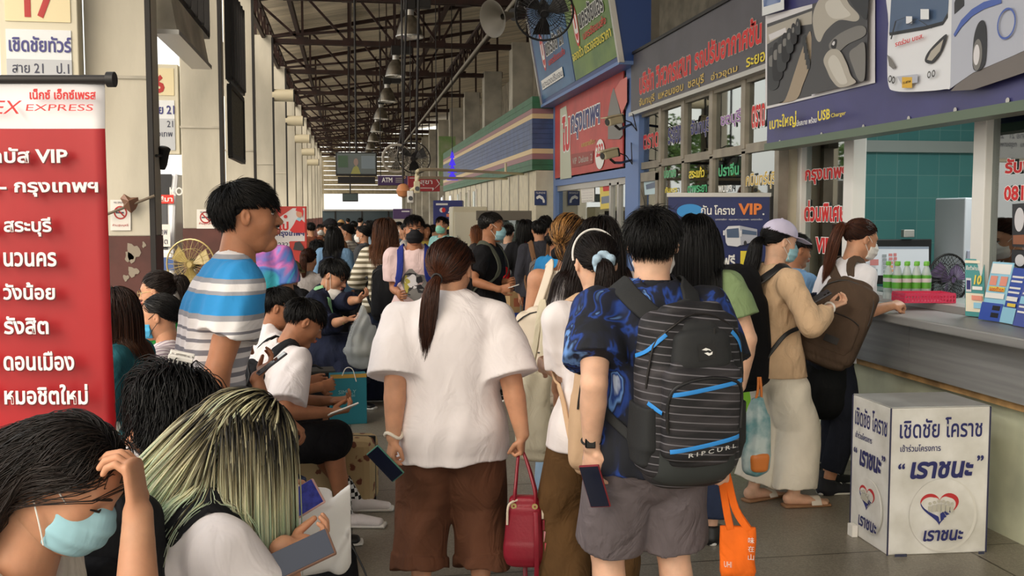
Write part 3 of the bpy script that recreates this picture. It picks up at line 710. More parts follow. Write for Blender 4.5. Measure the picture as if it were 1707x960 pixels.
MB().bx((XB - .02, yc0, 0), (XB + .05, yc1, .8)).build('wall_panel', m_blue, w4)
for c_ in (1019, 1032): MB().bx((XB - .03, yl(c_ + 3, XB), 0), (XB + .04, yl(c_, XB), 2.05)).build('mullion', m_alu, w4)
t = thing('notice_sheet', 'white price list hung inside the blue framed window', 'notice', onx(980, 320, XB))
P = Panel(t, (XB - .005, 9, 0), (0, -1, 0)); P.poly([(968, 312), (991, 308), (991, 336), (970, 338)], m_paper, 'sheet')
for i in range(5): P.text('กรุงเทพ 232', (971, 318 + i * 4.5, 988, 316 + i * 4.5 - .5), m_ink, 0)
t = thing('yellow_poster', 'yellow and red poster beside the shop door frame', 'poster', onx(1008, 325, XB))
P = Panel(t, (XB - .005, 9, 0), (0, -1, 0)); P.poly([(1000, 304), (1019, 301), (1019, 347), (1001, 349)], mat('poster_yellow', (228, 206, 96), .5), 'sheet'); P.poly([(1005, 308), (1017, 306), (1016, 318), (1006, 319)], m_txred, 'picture'); P.poly([(1003, 328), (1016, 326), (1016, 338), (1003, 340)], m_bg, 'picture')
t = thing('route_banner', 'sagging red route banner with number 232 over the blue framed window', 'banner', (XB - .06, (yc0 + yc1) / 2, 2.2))
m_br = mat('banner_red', (196, 70, 66), .45, var=.1, vs=3, bump=.15, bs=7)
Xp = XB - .08
MB().bx((Xp, yc0 + .05, 2.22), (Xp + .015, yc1 - .05, 3.34)).build('sheet', m_br, t)
P = Panel(t, (Xp - .001, 12, 0), (0, -1, 0))
P.poly([(934, 182), (944, 176), (950, 230), (953, 296), (934, 299)], mat('print_sage', (196, 200, 180), .5), 'side_print')
P.text('ไป', (937, 254, 190, 950, 250, 196), m_txred, .06, outline=m_txwh, ob=.05)
P.text('กรุงเทพฯ', (952, 232, 190, 1000, 222, 176), m_txnv, .05, outline=m_txwh, ob=.05)
P.text('นครราชสีมา', (970, 245, 236, 992, 240, 231), m_txgo, .02)
P.poly([(953, 257), (990, 251), (989, 272), (954, 280)], mat('print_brick', (150, 60, 54), .5), 'box_print')
P.text('VIP  Deluxe  2', (955, 274, 263, 988, 268, 256), m_g3, .02)
P.ell(1001, 257, 8, 25, m_txwh, 'roundel'); P.text('232', (995, 263, 241, 1007, 259, 238), m_txred, .05)
P.poly([(1015, 232), (1015, 190), (1020, 160), (1024, 146), (1028, 158), (1034, 180), (1038, 200), (1040, 225), (1034, 232)], m_g1, 'tower_print')
P.poly([(1026, 150), (1036, 134), (1047, 128), (1047, 170), (1038, 190)], mat('print_rose', (214, 120, 112), .5), 'ray_print')
t = thing('box_sign', 'blue wedge shaped sign box with green and blue posters above the red banner', 'sign', (3.1, (yc0 + yc1) / 2, 3.4))
ysb0, ysb1 = yc0 - .45, yc1 + .15
MB().prism([(3.05, ysb0, 3.38), (3.4, ysb0, 3.38), (3.4, ysb0, 4.9), (2.78, ysb0, 4.9)], (0, ysb1 - ysb0, 0)).build('box', m_bluebox, t)
for y in (ysb0 - .02, ysb1 - .04):
 MB().prism([(3.03, y, 3.36), (3.09, y, 3.36), (2.82, y, 4.92), (2.76, y, 4.92)], (0, .06, 0)).build('edge_trim', m_alu, t)
MB().bx((3.03, ysb0, 3.34), (3.35, ysb1, 3.38)).build('underside', m_blue, t)
P = Panel(t, (3.05 - .003, ysb0, 3.38), (0, -1, 0), (-.27, 0, 1.52))
m_pg = mat('poster_green', (112, 140, 66), .4, var=.3, vs=1.2, rgb2=(52, 96, 56)); m_pb = mat('poster_blue', (58, 112, 160), .4, var=.3, vs=1.2, rgb2=(34, 80, 130))
Lb = ysb1 - ysb0
uo = lambda f: -(Lb) * (1 - f)          # panel u from far (0) to near (1)
P.rect(uo(.03), .06, uo(.52), 1.45, m_pb, 'poster', False); P.rect(uo(.53), .06, uo(.98), 1.45, m_pg, 'poster', False)
for f0, tail in ((.12, 'ชัย 21'), (.6, 'ชัยแอร์')):
 P.ell(uo(f0 + .035), .72, .13, .28, m_txred, 'roundel', False); P.ell(uo(f0 + .035), .72, .11, .24, m_txwh, 'roundel', False, r_in=.85); P.text('น', (uo(f0 + .018), .6, uo(f0 + .055), .84), m_txwh, .06, False)
 P.text('นคร' + tail, (uo(f0 + .08), .62, uo(f0 + .34), .86), m_txbk, .05, False, outline=m_txwh, ob=.05)
 P.text('นครชัยขนส่ง', (uo(f0 + .1), .47, uo(f0 + .34), .58), m_txred, .02, False)
P.rect(uo(.07), .2, uo(.4), .34, m_txwh, 'caption_strip', False); P.text('เบาะนวดปรับเอน', (uo(.08), .22, uo(.39), .32), m_ink, .02, False)
P.text('จองตั๋ว ตรวจสอบราคา', (uo(.55), .3, uo(.97), .44), m_txye, .02, False)
for i, (px, py, lab) in enumerate(((1024, 201, 'upper cream security camera on the blue shop post'), (1016, 257, 'lower cream security camera with a curved cable on the blue post'))):
 c = at(px, py, 10.6)
 t = thing('security_camera', lab, 'security camera', c, 0, 'security cameras')
 ax = nrm(A(-.85, -.45, -.22)); sd = nrm(np.cross(ax, UP)); up = np.cross(sd, ax)
 mcam = mat('camera_cream', (196, 186, 156), .45)
 MB().box(c, (.2, .085, .085), (ax, sd, up)).build('housing', mcam, t, bevel=.014)
 MB().box(c + up * .05 - ax * -.02, (.24, .1, .012), (ax, sd, up)).build('sun_hood', mcam, t, bevel=.004)
 MB().cyl(c + ax * .1, c + ax * .106, .034).build('lens', m_screen, t, True)
 MB().box(c - ax * .1, (.03, .09, .09), (ax, sd, up)).build('rear_cap', m_black, t, bevel=.01)
 q = onx(1052, py + (6 if i == 0 else 10), XB - .06)
 MB().tube([c - up * .05, c - up * .09 + A(.04, 0, 0), (c + q) / 2 - A(0, 0, .06), q], .014, 8).build('arm', m_dark, t, True)
 MB().tube([c - ax * .11, c - ax * .18 + A(.05, 0, -.05), c - ax * .2 + A(.1, 0, -.14), q + A(0, 0, .2)], .006, 6).build('cable', m_dark, t, True)
XG = 2.9
yg0, yg1 = yl(887, XG), 31.0
w5 = MB().bx((XG + .06, yg0, 0), (XG + .1, yg1, 2.355)).build('wall_banded', mat('cream_panel', (226, 216, 190), .6, var=.08), kind='structure')
for i in range(14):
 y = yg0 + .6 + i * 1.0; MB().bx((XG + .045, y, 0), (XG + .065, y + .03, 2.355)).build('panel_joint', m_g3, w5)
MB().bx((XG + .06, yg0 - .02, 0), (3.5, yg0, 2.355)).build('wall_shop_end', m_cream, kind='structure')
MB().bx((XG + .05, yg0 - .03, 0), (3.5, yg0 - .02, 1.5)).build('wall_dado', mat('dado_grey', (130, 128, 122), .7), kind='structure')
zb = [2.36, 2.53, 2.62, 2.70, 3.17, 3.25, 3.33, 3.52]
mb = [mat('band_green', (54, 112, 78), .5, var=.15, vs=5), mat('band_mauve', (156, 112, 116), .5), mat('band_cream', (222, 196, 150), .5), mat('band_blue', (70, 92, 140), .45, var=.2, vs=4)]
bands = thing('shop_fascia', 'striped green, cream and blue slatted fascia over the far shop', 'fascia', (XG, 20, 2.36))
for i, k in enumerate((0, 1, 2, 3, 2, 1, 0)):
 b = MB(); n = max(1, int(round((zb[i + 1] - zb[i]) / .08))) ; h = (zb[i + 1] - zb[i]) / n
 for j in range(n): b.bx((XG, yg0, zb[i] + j * h + .003), (3.48, yg1, zb[i] + (j + 1) * h))
 b.build('stripe', mb[k], bands)
for px in (738, 752, 766, 780, 792):
 y = yl(px, XG + .05); o = MB().bx((XG + .02, y - .3, 1.35), (XG + .05, y + .3, 2.2)).build('window_6', m_glass, kind='structure'); MB().bx((XG + .015, y - .36, 1.3), (XG + .055, y - .3, 2.25)).build('jamb', m_white, o)
t = thing('telephone_sign', 'small blue telephone sign on the cream shop end wall', 'sign', onplane(901, 331, (0, yg0 - .03, 0), A(0, 1, 0)))
P = Panel(t, (3, yg0 - .035, 0), (1, 0, 0)); P.rect(891, 342, 911, 318, mat('sign_blue', (44, 62, 112), .5), 'plate')
P.poly([(894, 328), (899, 325), (905, 328), (908, 334), (908, 338), (905, 338), (904, 333), (899, 330), (896, 332), (894, 331)], m_txwh, 'handset')
P.text('TELEPHONE', (893, 323, 909, 320), m_txwh, 0)
def loft(P, a, b=None, side=None, k=.02, flat=(0, 0), op='u', ex=2.0):
 P = np.asarray(P, float).reshape(-1, 3); n = len(P)
 a = np.broadcast_to(np.asarray(a, float), (n,)).copy()
 b = None if b is None else np.broadcast_to(np.asarray(b, float), (n,)).copy()
 if side is not None:
  side = np.broadcast_to(np.asarray(side, float), (n, 3)).copy()
 return dict(t='L', P=P, a=a, b=b, s=side, k=k, fl=flat, op=op, ex=ex, R=max(a.max(), 0 if b is None else b.max()))
def ell(c, r, ax=None, k=.02, op='u', ex=2.0):
 r = np.broadcast_to(np.asarray(r, float), (3,)).copy()
 return dict(t='E', P=np.asarray(c, float).reshape(1, 3), r=r, ax=np.eye(3) if ax is None else np.asarray(ax, float), k=k, op=op, ex=ex, R=r.max())
def half(p, n, op='i'):
 return dict(t='H', p=np.asarray(p, float), n=nrm(n), k=0, op=op)
def disp(fn):
 return dict(t='D', fn=fn, k=0, op='d')
def _iq(u, v, w, a, b, c, ex):
 if ex == 2.0:
  k0 = np.sqrt((u / a) ** 2 + (v / b) ** 2 + (w / c) ** 2)
  k1 = np.sqrt((u / a ** 2) ** 2 + (v / b ** 2) ** 2 + (w / c ** 2) ** 2)
  return k0 * (k0 - 1) / np.maximum(k1, 1e-6)
 k0 = (np.abs(u / a) ** ex + np.abs(v / b) ** ex + np.abs(w / c) ** ex) ** (1 / ex)
 return (k0 - 1) * np.minimum(np.minimum(a, b), c)
def seg_d(q, i, X):
 P = q['P']; pa = P[i]; sg = P[i + 1] - pa; L = max(np.linalg.norm(sg), 1e-6); T = sg / L; n = len(P)
 r = X - pa; t = r @ T / L; tc = np.clip(t, 0, 1)
 w_ = (t - tc) * L; rad = r - (t * L)[:, None] * T
 f0 = q['fl'][0] and i == 0; f1 = q['fl'][1] and i == n - 2
 ww = w_.copy()
 if f0: ww = np.where(t < 0, 0, ww)
 if f1: ww = np.where(t > 1, 0, ww)
 a = q['a'][i] + (q['a'][i + 1] - q['a'][i]) * tc
 if q['b'] is None:
  d = np.sqrt((rad ** 2).sum(1) + ww ** 2) - a
 else:
  b = q['b'][i] + (q['b'][i + 1] - q['b'][i]) * tc
  s = q['s'][i] + (q['s'][i + 1] - q['s'][i]); s = nrm(q['s'][i] + q['s'][i + 1]); s = nrm(s - T * np.dot(s, T)); v = np.cross(T, s)
  d = _iq(rad @ s, rad @ v, ww, a, b, np.minimum(a, b), q['ex'])
 if f0: d = np.maximum(d, -t * L)
 if f1: d = np.maximum(d, (t - 1) * L)
 return d
def prim_d(q, X):
 if q['t'] == 'E':
  r = (X - q['P'][0]) @ q['ax'].T
  return _iq(r[:, 0], r[:, 1], r[:, 2], *q['r'], q['ex'])
 if q['t'] == 'H': return (X - q['p']) @ q['n']
 d = None
 for i in range(len(q['P']) - 1):
  e = seg_d(q, i, X); d = e if d is None else np.minimum(d, e)
 return d
def smin(a, b, k):
 if k <= 0: return np.minimum(a, b)
 h = np.maximum(k - np.abs(a - b), 0) / k
 return np.minimum(a, b) - h * h * k * .25
def sdf(prims, X):
 X = np.asarray(X, float); Fv = np.full(len(X), 9.)
 for q in prims:
  if q['op'] == 'd': continue
  d = prim_d(q, X)
  if q['op'] == 'u': Fv = smin(Fv, d, q['k'])
  elif q['op'] == 's': Fv = -smin(-Fv, d, q['k'])
  else: Fv = np.maximum(Fv, d)
 return Fv
def push_out(X, prims, off, it=3):
 X = np.array(X, float)
 for _ in range(it):
  d = sdf(prims, X); m = d < off
  if not m.any(): break
  Y = X[m]; e = 2e-3; g = np.stack([sdf(prims, Y + e * np.eye(3)[i]) - sdf(prims, Y - e * np.eye(3)[i]) for i in range(3)], 1)
  g /= np.maximum(np.linalg.norm(g, axis=1, keepdims=True), 1e-9)
  o_ = off if np.isscalar(off) else off[m]
  X[m] = Y + g * (o_ - d[m])[:, None]
 return X
def grad(X, prims):
 X = np.asarray(X, float); e = 2e-3
 g = np.stack([sdf(prims, X + e * np.eye(3)[i]) - sdf(prims, X - e * np.eye(3)[i]) for i in range(3)], 1)
 return g / np.maximum(np.linalg.norm(g, axis=1, keepdims=True), 1e-9)
def surf(prims, res, bounds=None):
 """evaluate on a grid and take naive surface nets -> (verts, quads)"""
 us = [q for q in prims if q['op'] == 'u']
 if bounds is None:
  lo = np.min([q['P'].min(0) - q['R'] for q in us], 0) - 2.5 * res - .012; hi = np.max([q['P'].max(0) + q['R'] for q in us], 0) + 2.5 * res + .012
 else: lo, hi = np.asarray(bounds[0], float), np.asarray(bounds[1], float)
 nn = np.maximum(np.ceil((hi - lo) / res).astype(int) + 1, 4)
 ax = [lo[i] + res * np.arange(nn[i]) for i in range(3)]
 Fg = np.full(nn, .5, np.float32)
 def sub(l, h):
  i0 = np.clip(np.floor((l - lo) / res).astype(int), 0, nn); i1 = np.clip(np.ceil((h - lo) / res).astype(int) + 1, 0, nn)
  return i0, i1
 for q in prims:
  if q['op'] == 'd':
   Fg += q['fn'](ax[0][:, None, None], ax[1][None, :, None], ax[2][None, None, :]).astype(np.float32); continue
  if q['t'] == 'H':
   d = (ax[0] - q['p'][0])[:, None, None] * q['n'][0] + (ax[1] - q['p'][1])[None, :, None] * q['n'][1] + (ax[2] - q['p'][2])[None, None, :] * q['n'][2]
   Fg = np.maximum(Fg, d).astype(np.float32); continue
  segs = [None] if q['t'] == 'E' else range(len(q['P']) - 1)
  boxes = []
  for i in segs:
   if i is None: pp = q['P']; R = q['R']
   else: pp = q['P'][i:i + 2]; R = max(q['a'][i:i + 2].max(), 0 if q['b'] is None else q['b'][i:i + 2].max())
   pad = R + q['k'] + 2.5 * res
   boxes.append((sub(pp.min(0) - pad, pp.max(0) + pad), i))
  i0 = np.min([b[0][0] for b in boxes], 0); i1 = np.max([b[0][1] for b in boxes], 0)
  if (i1 <= i0).any(): continue
  D = np.full(i1 - i0, 9., np.float32)
  for (j0, j1), i in boxes:
   if (j1 <= j0).any(): continue
   X = np.stack(np.meshgrid(ax[0][j0[0]:j1[0]], ax[1][j0[1]:j1[1]], ax[2][j0[2]:j1[2]], indexing='ij'), -1).reshape(-1, 3)
   d = (prim_d(q, X) if i is None else seg_d(q, i, X)).reshape(j1 - j0)
   sl = tuple(slice(j0[m] - i0[m], j1[m] - i0[m]) for m in range(3))
   D[sl] = np.minimum(D[sl], d)
  sl = tuple(slice(i0[m], i1[m]) for m in range(3))
  if q['op'] == 'u': Fg[sl] = smin(Fg[sl], D, q['k'])
  elif q['op'] == 's': Fg[sl] = -smin(-Fg[sl], D, q['k'])
  else: Fg[sl] = np.maximum(Fg[sl], D)
 return snets(Fg, lo, res)
_CO = np.array([(i, j, k) for i in (0, 1) for j in (0, 1) for k in (0, 1)])
_ED = [(a, b) for a in range(8) for b in range(a + 1, 8) if np.abs(_CO[a] - _CO[b]).sum() == 1]
def snets(Fg, lo, h):
 Fg[0] = Fg[-1] = .5; Fg[:, 0] = Fg[:, -1] = .5; Fg[:, :, 0] = Fg[:, :, -1] = .5
 S = Fg < 0; c = np.zeros(np.array(S.shape) - 1, np.uint8)
 n0, n1, n2 = c.shape
 for i, j, k in _CO: c += S[i:i + n0, j:j + n1, k:k + n2]
 act = (c > 0) & (c < 8); ids = np.argwhere(act)
 if len(ids) == 0: return np.zeros((0, 3)), np.zeros((0, 4), int)
 idx = np.full(act.shape, -1, np.int32); idx[act] = np.arange(len(ids))
 V = [Fg[tuple((ids + o).T)] for o in _CO]
 acc = np.zeros((len(ids), 3)); cnt = np.zeros(len(ids))
 for a, b in _ED:
  m = (V[a] < 0) != (V[b] < 0)
  t = V[a] / np.where(m, V[a] - V[b], 1)
  p = _CO[a] + t[:, None] * (_CO[b] - _CO[a]); acc += p * m[:, None]; cnt += m
 W = lo + h * (ids + acc / cnt[:, None])
 Q = []
 for d in range(3):
  u, v = (d + 1) % 3, (d + 2) % 3
  A0 = np.moveaxis(S, d, 0); ch = np.moveaxis(A0[:-1] != A0[1:], 0, d)
  p = np.argwhere(ch); p = p[(p[:, u] >= 1) & (p[:, v] >= 1) & (p[:, u] < S.shape[u] - 1) & (p[:, v] < S.shape[v] - 1)]
  if len(p) == 0: continue
  eu = np.eye(3, dtype=int)[u]; ev = np.eye(3, dtype=int)[v]
  q = np.stack([idx[tuple(p.T)], idx[tuple((p - eu).T)], idx[tuple((p - eu - ev).T)], idx[tuple((p - ev).T)]], 1)
  ins = S[tuple(p.T)]; q[~ins] = q[~ins][:, ::-1]
  Q.append(q)
 return W, np.concatenate(Q)
def sobj(name, prims, res, m, parent, bounds=None, extra=(), label=None, kind=None):
 V, Q = surf(prims, res, bounds)
 for pr, rs, bd in extra:
  V2, Q2 = surf(pr, rs, bd); Q = np.concatenate([Q, Q2 + len(V)]); V = np.concatenate([V, V2])
 return mesh_obj(name, V, Q, m, parent, True, kind, label=label)
def folds(amp, dirv, freq=30., seed=0, warp=.6, zlo=None, zhi=None):
 """soft cloth creases running along dirv"""
 r = np.random.default_rng(seed); dv = nrm(dirv)
 u = nrm(np.cross(dv, A(.3, .2, .9) if abs(dv[2]) < .9 else A(1, .2, 0))); v = np.cross(dv, u)
 ph = r.random(8) * 6.28
 def fn(x, y, z):
  p = x * u[0] + y * u[1] + z * u[2]; q = x * v[0] + y * v[1] + z * v[2]; t = x * dv[0] + y * dv[1] + z * dv[2]
  wv = warp * (np.sin(t * 9 + ph[0] + 2 * np.sin(p * 7 + ph[1])) + .6 * np.sin(t * 17 + ph[2] + q * 8))
  s = np.sin(p * freq + wv + ph[3]) * .6 + np.sin(q * freq * .83 + wv * 1.3 + ph[4]) * .6 + .35 * np.sin((p + q) * freq * 1.9 + wv * 2 + t * 6 + ph[5])
  return 1.7 * amp * s * (.55 + .45 * np.sin(t * 8 + ph[6] + p * 5))
 return disp(fn)
def ribbon(P, N, wd, th, m, name, parent, label=None):
 """flat strap along P (k,3) with surface normals N"""
 P = np.asarray(P, float); N = np.asarray(N, float); k = len(P)
 T = np.gradient(P, axis=0); T /= np.maximum(np.linalg.norm(T, axis=1, keepdims=True), 1e-9)
 S = np.cross(T, N); S /= np.maximum(np.linalg.norm(S, axis=1, keepdims=True), 1e-9); N = np.cross(S, T)
 wd = np.broadcast_to(np.asarray(wd, float), (k,))[:, None] / 2; V = []
 for i in range(k):
  a = S[i] * wd[i]; b = N[i] * th
  V += [P[i] - a, P[i] + a, P[i] + a * .86 + b, P[i] - a * .86 + b]
 Fc = [(i * 4 + j, i * 4 + (j + 1) % 4, i * 4 + 4 + (j + 1) % 4, i * 4 + 4 + j) for i in range(k - 1) for j in range(4)] + [(3, 2, 1, 0), tuple((k - 1) * 4 + j for j in range(4))]
 o = mesh_obj(name, V, Fc, m, parent, False, label=label)
 bv = o.modifiers.new('b', 'BEVEL'); bv.width = min(th * .4, .004); bv.segments = 2
 o.data.polygons.foreach_set('use_smooth', np.ones(len(o.data.polygons), bool))
 return o
def spline(P, n):
 """Catmull-Rom through P"""
 P = np.asarray(P, float)
 if len(P) == 2: return P[0] + (P[1] - P[0]) * np.linspace(0, 1, n)[:, None]
 Q = np.vstack([2 * P[0] - P[1], P, 2 * P[-1] - P[-2]]); m = len(P) - 1; out = []
 for t in np.linspace(0, m - 1e-6, n):
  i = int(t); f = t - i; a, b, c, d = Q[i:i + 4]
  out.append(.5 * ((2 * b) + (c - a) * f + (2 * a - 5 * b + 4 * c - d) * f * f + (3 * b - a - 3 * c + d) * f ** 3))
 return np.array(out)
def skin_mat(name, rgb):
 m = mat(name, rgb, .5, 0, .10, 14., .05, 120., spec=.35, sss=.12)
 return m
SK = dict(light=skin_mat('skin_light', (226, 180, 152)), mid=skin_mat('skin_mid', (204, 150, 118)), tan=skin_mat('skin_tan', (178, 122, 90)), dark=skin_mat('skin_dark', (146, 96, 70)))
m_lip = mat('lip', (168, 96, 86), .45); m_eyew = mat('eye_white', (222, 216, 210), .25); m_iris = mat('iris', (34, 22, 18), .2); m_brow = mat('brow_hair', (34, 26, 22), .8)
m_maskb = cloth('mask_blue', (158, 204, 218), .8, .04, .1); m_maskw = cloth('mask_white', (232, 230, 226), .8, .04, .1); m_maskk = cloth('mask_black', (30, 30, 34), .8, .1, .1); m_maskg = cloth('mask_green', (150, 216, 196), .8, .04, .1)
m_strapw = mat('mask_loop', (236, 236, 232), .7); m_strapk = mat('mask_loop_black', (28, 28, 30), .7)
def hair_mat():
 m = mat('hair_strands', (40, 30, 26), .36, spec=.55)
 N, L, b = nodes_of(m)
 a = N.new('ShaderNodeAttribute'); a.attribute_name = 'col'; L.new(a.outputs['Color'], b.inputs['Base Color'])
 b.inputs['Anisotropic'].default_value = .6
 tr = N.new('ShaderNodeBsdfTranslucent'); L.new(a.outputs['Color'], tr.inputs[0])
 mx = N.new('ShaderNodeMixShader'); mx.inputs[0].default_value = .46
 L.new(b.outputs[0], mx.inputs[1]); L.new(tr.outputs[0], mx.inputs[2]); L.new(mx.outputs[0], N['Material Output'].inputs[0])
 return m
m_hair = hair_mat()
S_TAB = np.array([-.075, -.04, 0, .05, .10, .16, .22, .262, .292, .315])
A_TAB = np.array([.070, .095, .103, .096, .084, .084, .094, .098, .070, .040])
B_TAB = np.array([.055, .066, .072, .064, .056, .060, .066, .056, .044, .038])
class Person:
 def __init__(s, label, x, y, face=0., h=1.65, skin='mid', w=1., fat=1., pz=None, lean=0., hunch=0., side=0., head=(0, 0, 0), hs=1., twist=0., res=.009, cat='person', female=False, group=None, off=(0, 0), al=1.):
  s.al = al; s.h = h; s.res = res; s.w = w; s.fat = fat; s.skin = SK[skin]; s.female = female; s.label = label
  a = math.radians(face); s.face = face
  s.f = A(math.sin(a), math.cos(a), 0); s.r = A(math.cos(a), -math.sin(a), 0)
  s.base = A(x, y, 0)
  s.root = thing('person', label, cat, (x, y, 0), -a, group)
  s.pz = .53 * h if pz is None else pz
  s.pel = s.base + UP * s.pz + s.r * off[0] + s.f * off[1]
  R = lambda deg, tilt: nrm(UP * math.cos(math.radians(deg)) + s.f * math.sin(math.radians(deg)) + s.r * math.sin(math.radians(tilt)))
  u0, u1, u2 = R(lean, side), R(lean + hunch * .5, side * .6), R(lean + hunch, side * .3)
  s.sp = [s.pel - u0 * .1 * h, s.pel, s.pel + u0 * .11 * h]
  s.sp.append(s.sp[-1] + u1 * .11 * h); s.sp.append(s.sp[-1] + u2 * .095 * h)
  s.spS = np.array([-.1, 0, .11, .22, .315]) * h
  tw = math.radians(twist); s.cr = s.r * math.cos(tw) + s.f * math.sin(tw); s.cr = nrm(s.cr - u2 * np.dot(s.cr, u2))
  s.cu = u2; s.cf = np.cross(s.cu, s.cr)
  s.nb = s.sp[-1]
  yaw, pitch, roll = map(math.radians, head)
  hf = s.f * math.cos(yaw) + s.r * math.sin(yaw); hr = s.r * math.cos(yaw) - s.f * math.sin(yaw)
  hu = UP * math.cos(pitch) + hf * math.sin(pitch); hf = hf * math.cos(pitch) - UP * math.sin(pitch)
  hu, hr = hu * math.cos(roll) + hr * math.sin(roll), hr * math.cos(roll) - hu * math.sin(roll)
  s.hr, s.hf, s.hu = hr, hf, hu
  s.hs = hs * h / 1.66
  nd = nrm(s.cu + hu * .5 + UP * .4)
  s.hc = s.nb + nd * .069 * h + hu * .062 * s.hs + hf * .018 * s.hs
  s.shl = {k: s.nb - s.cu * .034 * h + s.cr * (sg * .104 * h * w) for k, sg in (('L', -1), ('R', 1))}
  s.hip = {k: s.pel - u0 * .01 * h + s.r * (sg * .052 * h * (.6 + .4 * fat)) for k, sg in (('L', -1), ('R', 1))}
  s.elb, s.wri, s.hand, s.kne, s.ank, s.toe = {}, {}, {}, {}, {}, {}
  s.prims_top = []; s.prims_all = []
 def loc(s, x, y, z): return s.base + s.r * x + s.f * y + UP * z
 def H(s, x, y, z): return s.hc + s.hs * (s.hr * x + s.hf * y + s.hu * z)
 @property
 def hax(s): return np.stack([s.hr, s.hf, s.hu])
 def spine(s, sv):
  sv = np.atleast_1d(sv) * s.h
  P = np.stack([np.interp(sv, s.spS, [p[i] for p in s.sp]) for i in range(3)], 1)
  ex = sv > s.spS[-1]
  return P
 def sides(s, sv):
  t = np.clip(np.atleast_1d(sv) / .3, 0, 1)[:, None]
  v = s.r * (1 - t) + s.cr * t
  return v / np.linalg.norm(v, axis=1, keepdims=True)
 @staticmethod
 def ik(a, b, l1, l2, hint):
  d = b - a; L = np.linalg.norm(d)
  if L > (l1 + l2) * .995: b = a + d / L * (l1 + l2) * .995; d = b - a; L = np.linalg.norm(d)
  x = (l1 * l1 - l2 * l2 + L * L) / (2 * L); y = math.sqrt(max(l1 * l1 - x * x, 0)); u = d / L
  hn = np.asarray(hint, float); hn = nrm(hn - u * np.dot(hn, u))
  return a + u * x + hn * y, b
 def arm(s, k, to=None, hint=None, fd=None, pn=None, ts=None, curl=.35, thumb=.3, px=None, show=True):
  """to: wrist target (world); fd finger direction, pn palm normal, ts thumb side"""
  h = s.h; sg = -1 if k == 'L' else 1
  if to is None: to = s.shl[k] + A(0, 0, -.325 * h * s.al) + s.r * sg * .035 * h + s.f * .03 * h
  if hint is None: hint = s.r * sg * .5 - s.f * .6 - UP * .1
  s.elb[k], s.wri[k] = s.ik(s.shl[k], np.asarray(to, float), .175 * h * s.al, .152 * h * s.al, hint)
  fa = nrm(s.wri[k] - s.elb[k])
  d = fa if fd is None else nrm(fd)
  n = nrm(-s.r * sg + s.f * -.1) if pn is None else nrm(pn)
  n = nrm(n - d * np.dot(n, d))
  t = np.cross(d, n) * (1 if k == 'L' else -1) if ts is None else nrm(ts)
  s.hand[k] = dict(d=d, n=n, t=t, curl=curl, thumb=thumb, show=show)
  return s
 def leg(s, k, foot=None, hint=None, toe=None):
  h = s.h; sg = -1 if k == 'L' else 1
  if foot is None: foot = s.base + s.r * sg * .058 * h + UP * .05 * h
  if hint is None: hint = s.f + s.r * sg * .1
  s.kne[k], s.ank[k] = s.ik(s.hip[k], np.asarray(foot, float), .248 * h, .237 * h, hint)
  s.toe[k] = nrm((s.f + s.r * sg * .18) if toe is None else toe)
  return s
 def finish_joints(s):
  for k in 'LR':
   if k not in s.elb: s.arm(k)
   if k not in s.kne: s.leg(k)
 def torso(s, ease=0., s0=-.075, s1=.315, extra=None, n=12):
  sv = np.linspace(s0, s1, n)
  a = np.interp(sv, S_TAB, A_TAB) * s.h * s.fat ** .8 + ease; b = np.interp(sv, S_TAB, B_TAB) * s.h * s.fat + ease
  return sv, s.spine(sv), s.sides(sv), a, b
 def hand_prims(s, k):
  q = s.hand[k]; W = s.wri[k]; z = s.h / 1.68 * (.95 if s.female else 1.04)
  d, n, t = q['d'], q['n'], q['t']; pr = []
  pr.append(loft([W - d * .02 * z, W + d * .03 * z, W + d * .092 * z], np.array([.024, .033, .040]) * z, np.array([.017, .016, .0125]) * z, t, k=.008))
  pr.append(ell(W + d * .045 * z + t * .024 * z + n * .008 * z, A(.03, .02, .016) * z, np.stack([d, t, n]), k=.012))
  cu = q['curl'] if hasattr(q['curl'], '__len__') else [q['curl']] * 4
  for i in range(4):
   L = [.070, .078, .073, .058][i] * z; r = [.0086, .0088, .0083, .0074][i] * z
   p = W + d * (.088 - .0035 * abs(i - 1.2)) * z + t * (.0295 - .0197 * i) * z
   dd = nrm(d + t * (.10 - .07 * i)); a = 0; P = [p - dd * .02 * z, p]
   for j, (fr, mx) in enumerate(((.45, 75), (.31, 95), (.24, 60))):
    a += math.radians(mx * cu[i]); p = p + (dd * math.cos(a) + n * math.sin(a)) * L * fr; P.append(p)
   pr.append(loft(P, [r * 1.02, r * 1.08, r * 1.0, r * .92, r * .74], k=.0035))
  th = q['thumb']; p = W + d * .028 * z + t * .026 * z
  d1 = nrm(d * .55 + t * (.85 - th * .5) + n * (.15 + th * .9)); d2 = nrm(d * .85 + t * (.35 - th * .5) + n * (.1 + th * .5))
  pr.append(loft([p, p + d1 * .036 * z, p + d1 * .036 * z + d2 * .03 * z, p + d1 * .036 * z + d2 * .054 * z], np.array([.0145, .0115, .0105, .008]) * z, k=.006))
  return pr
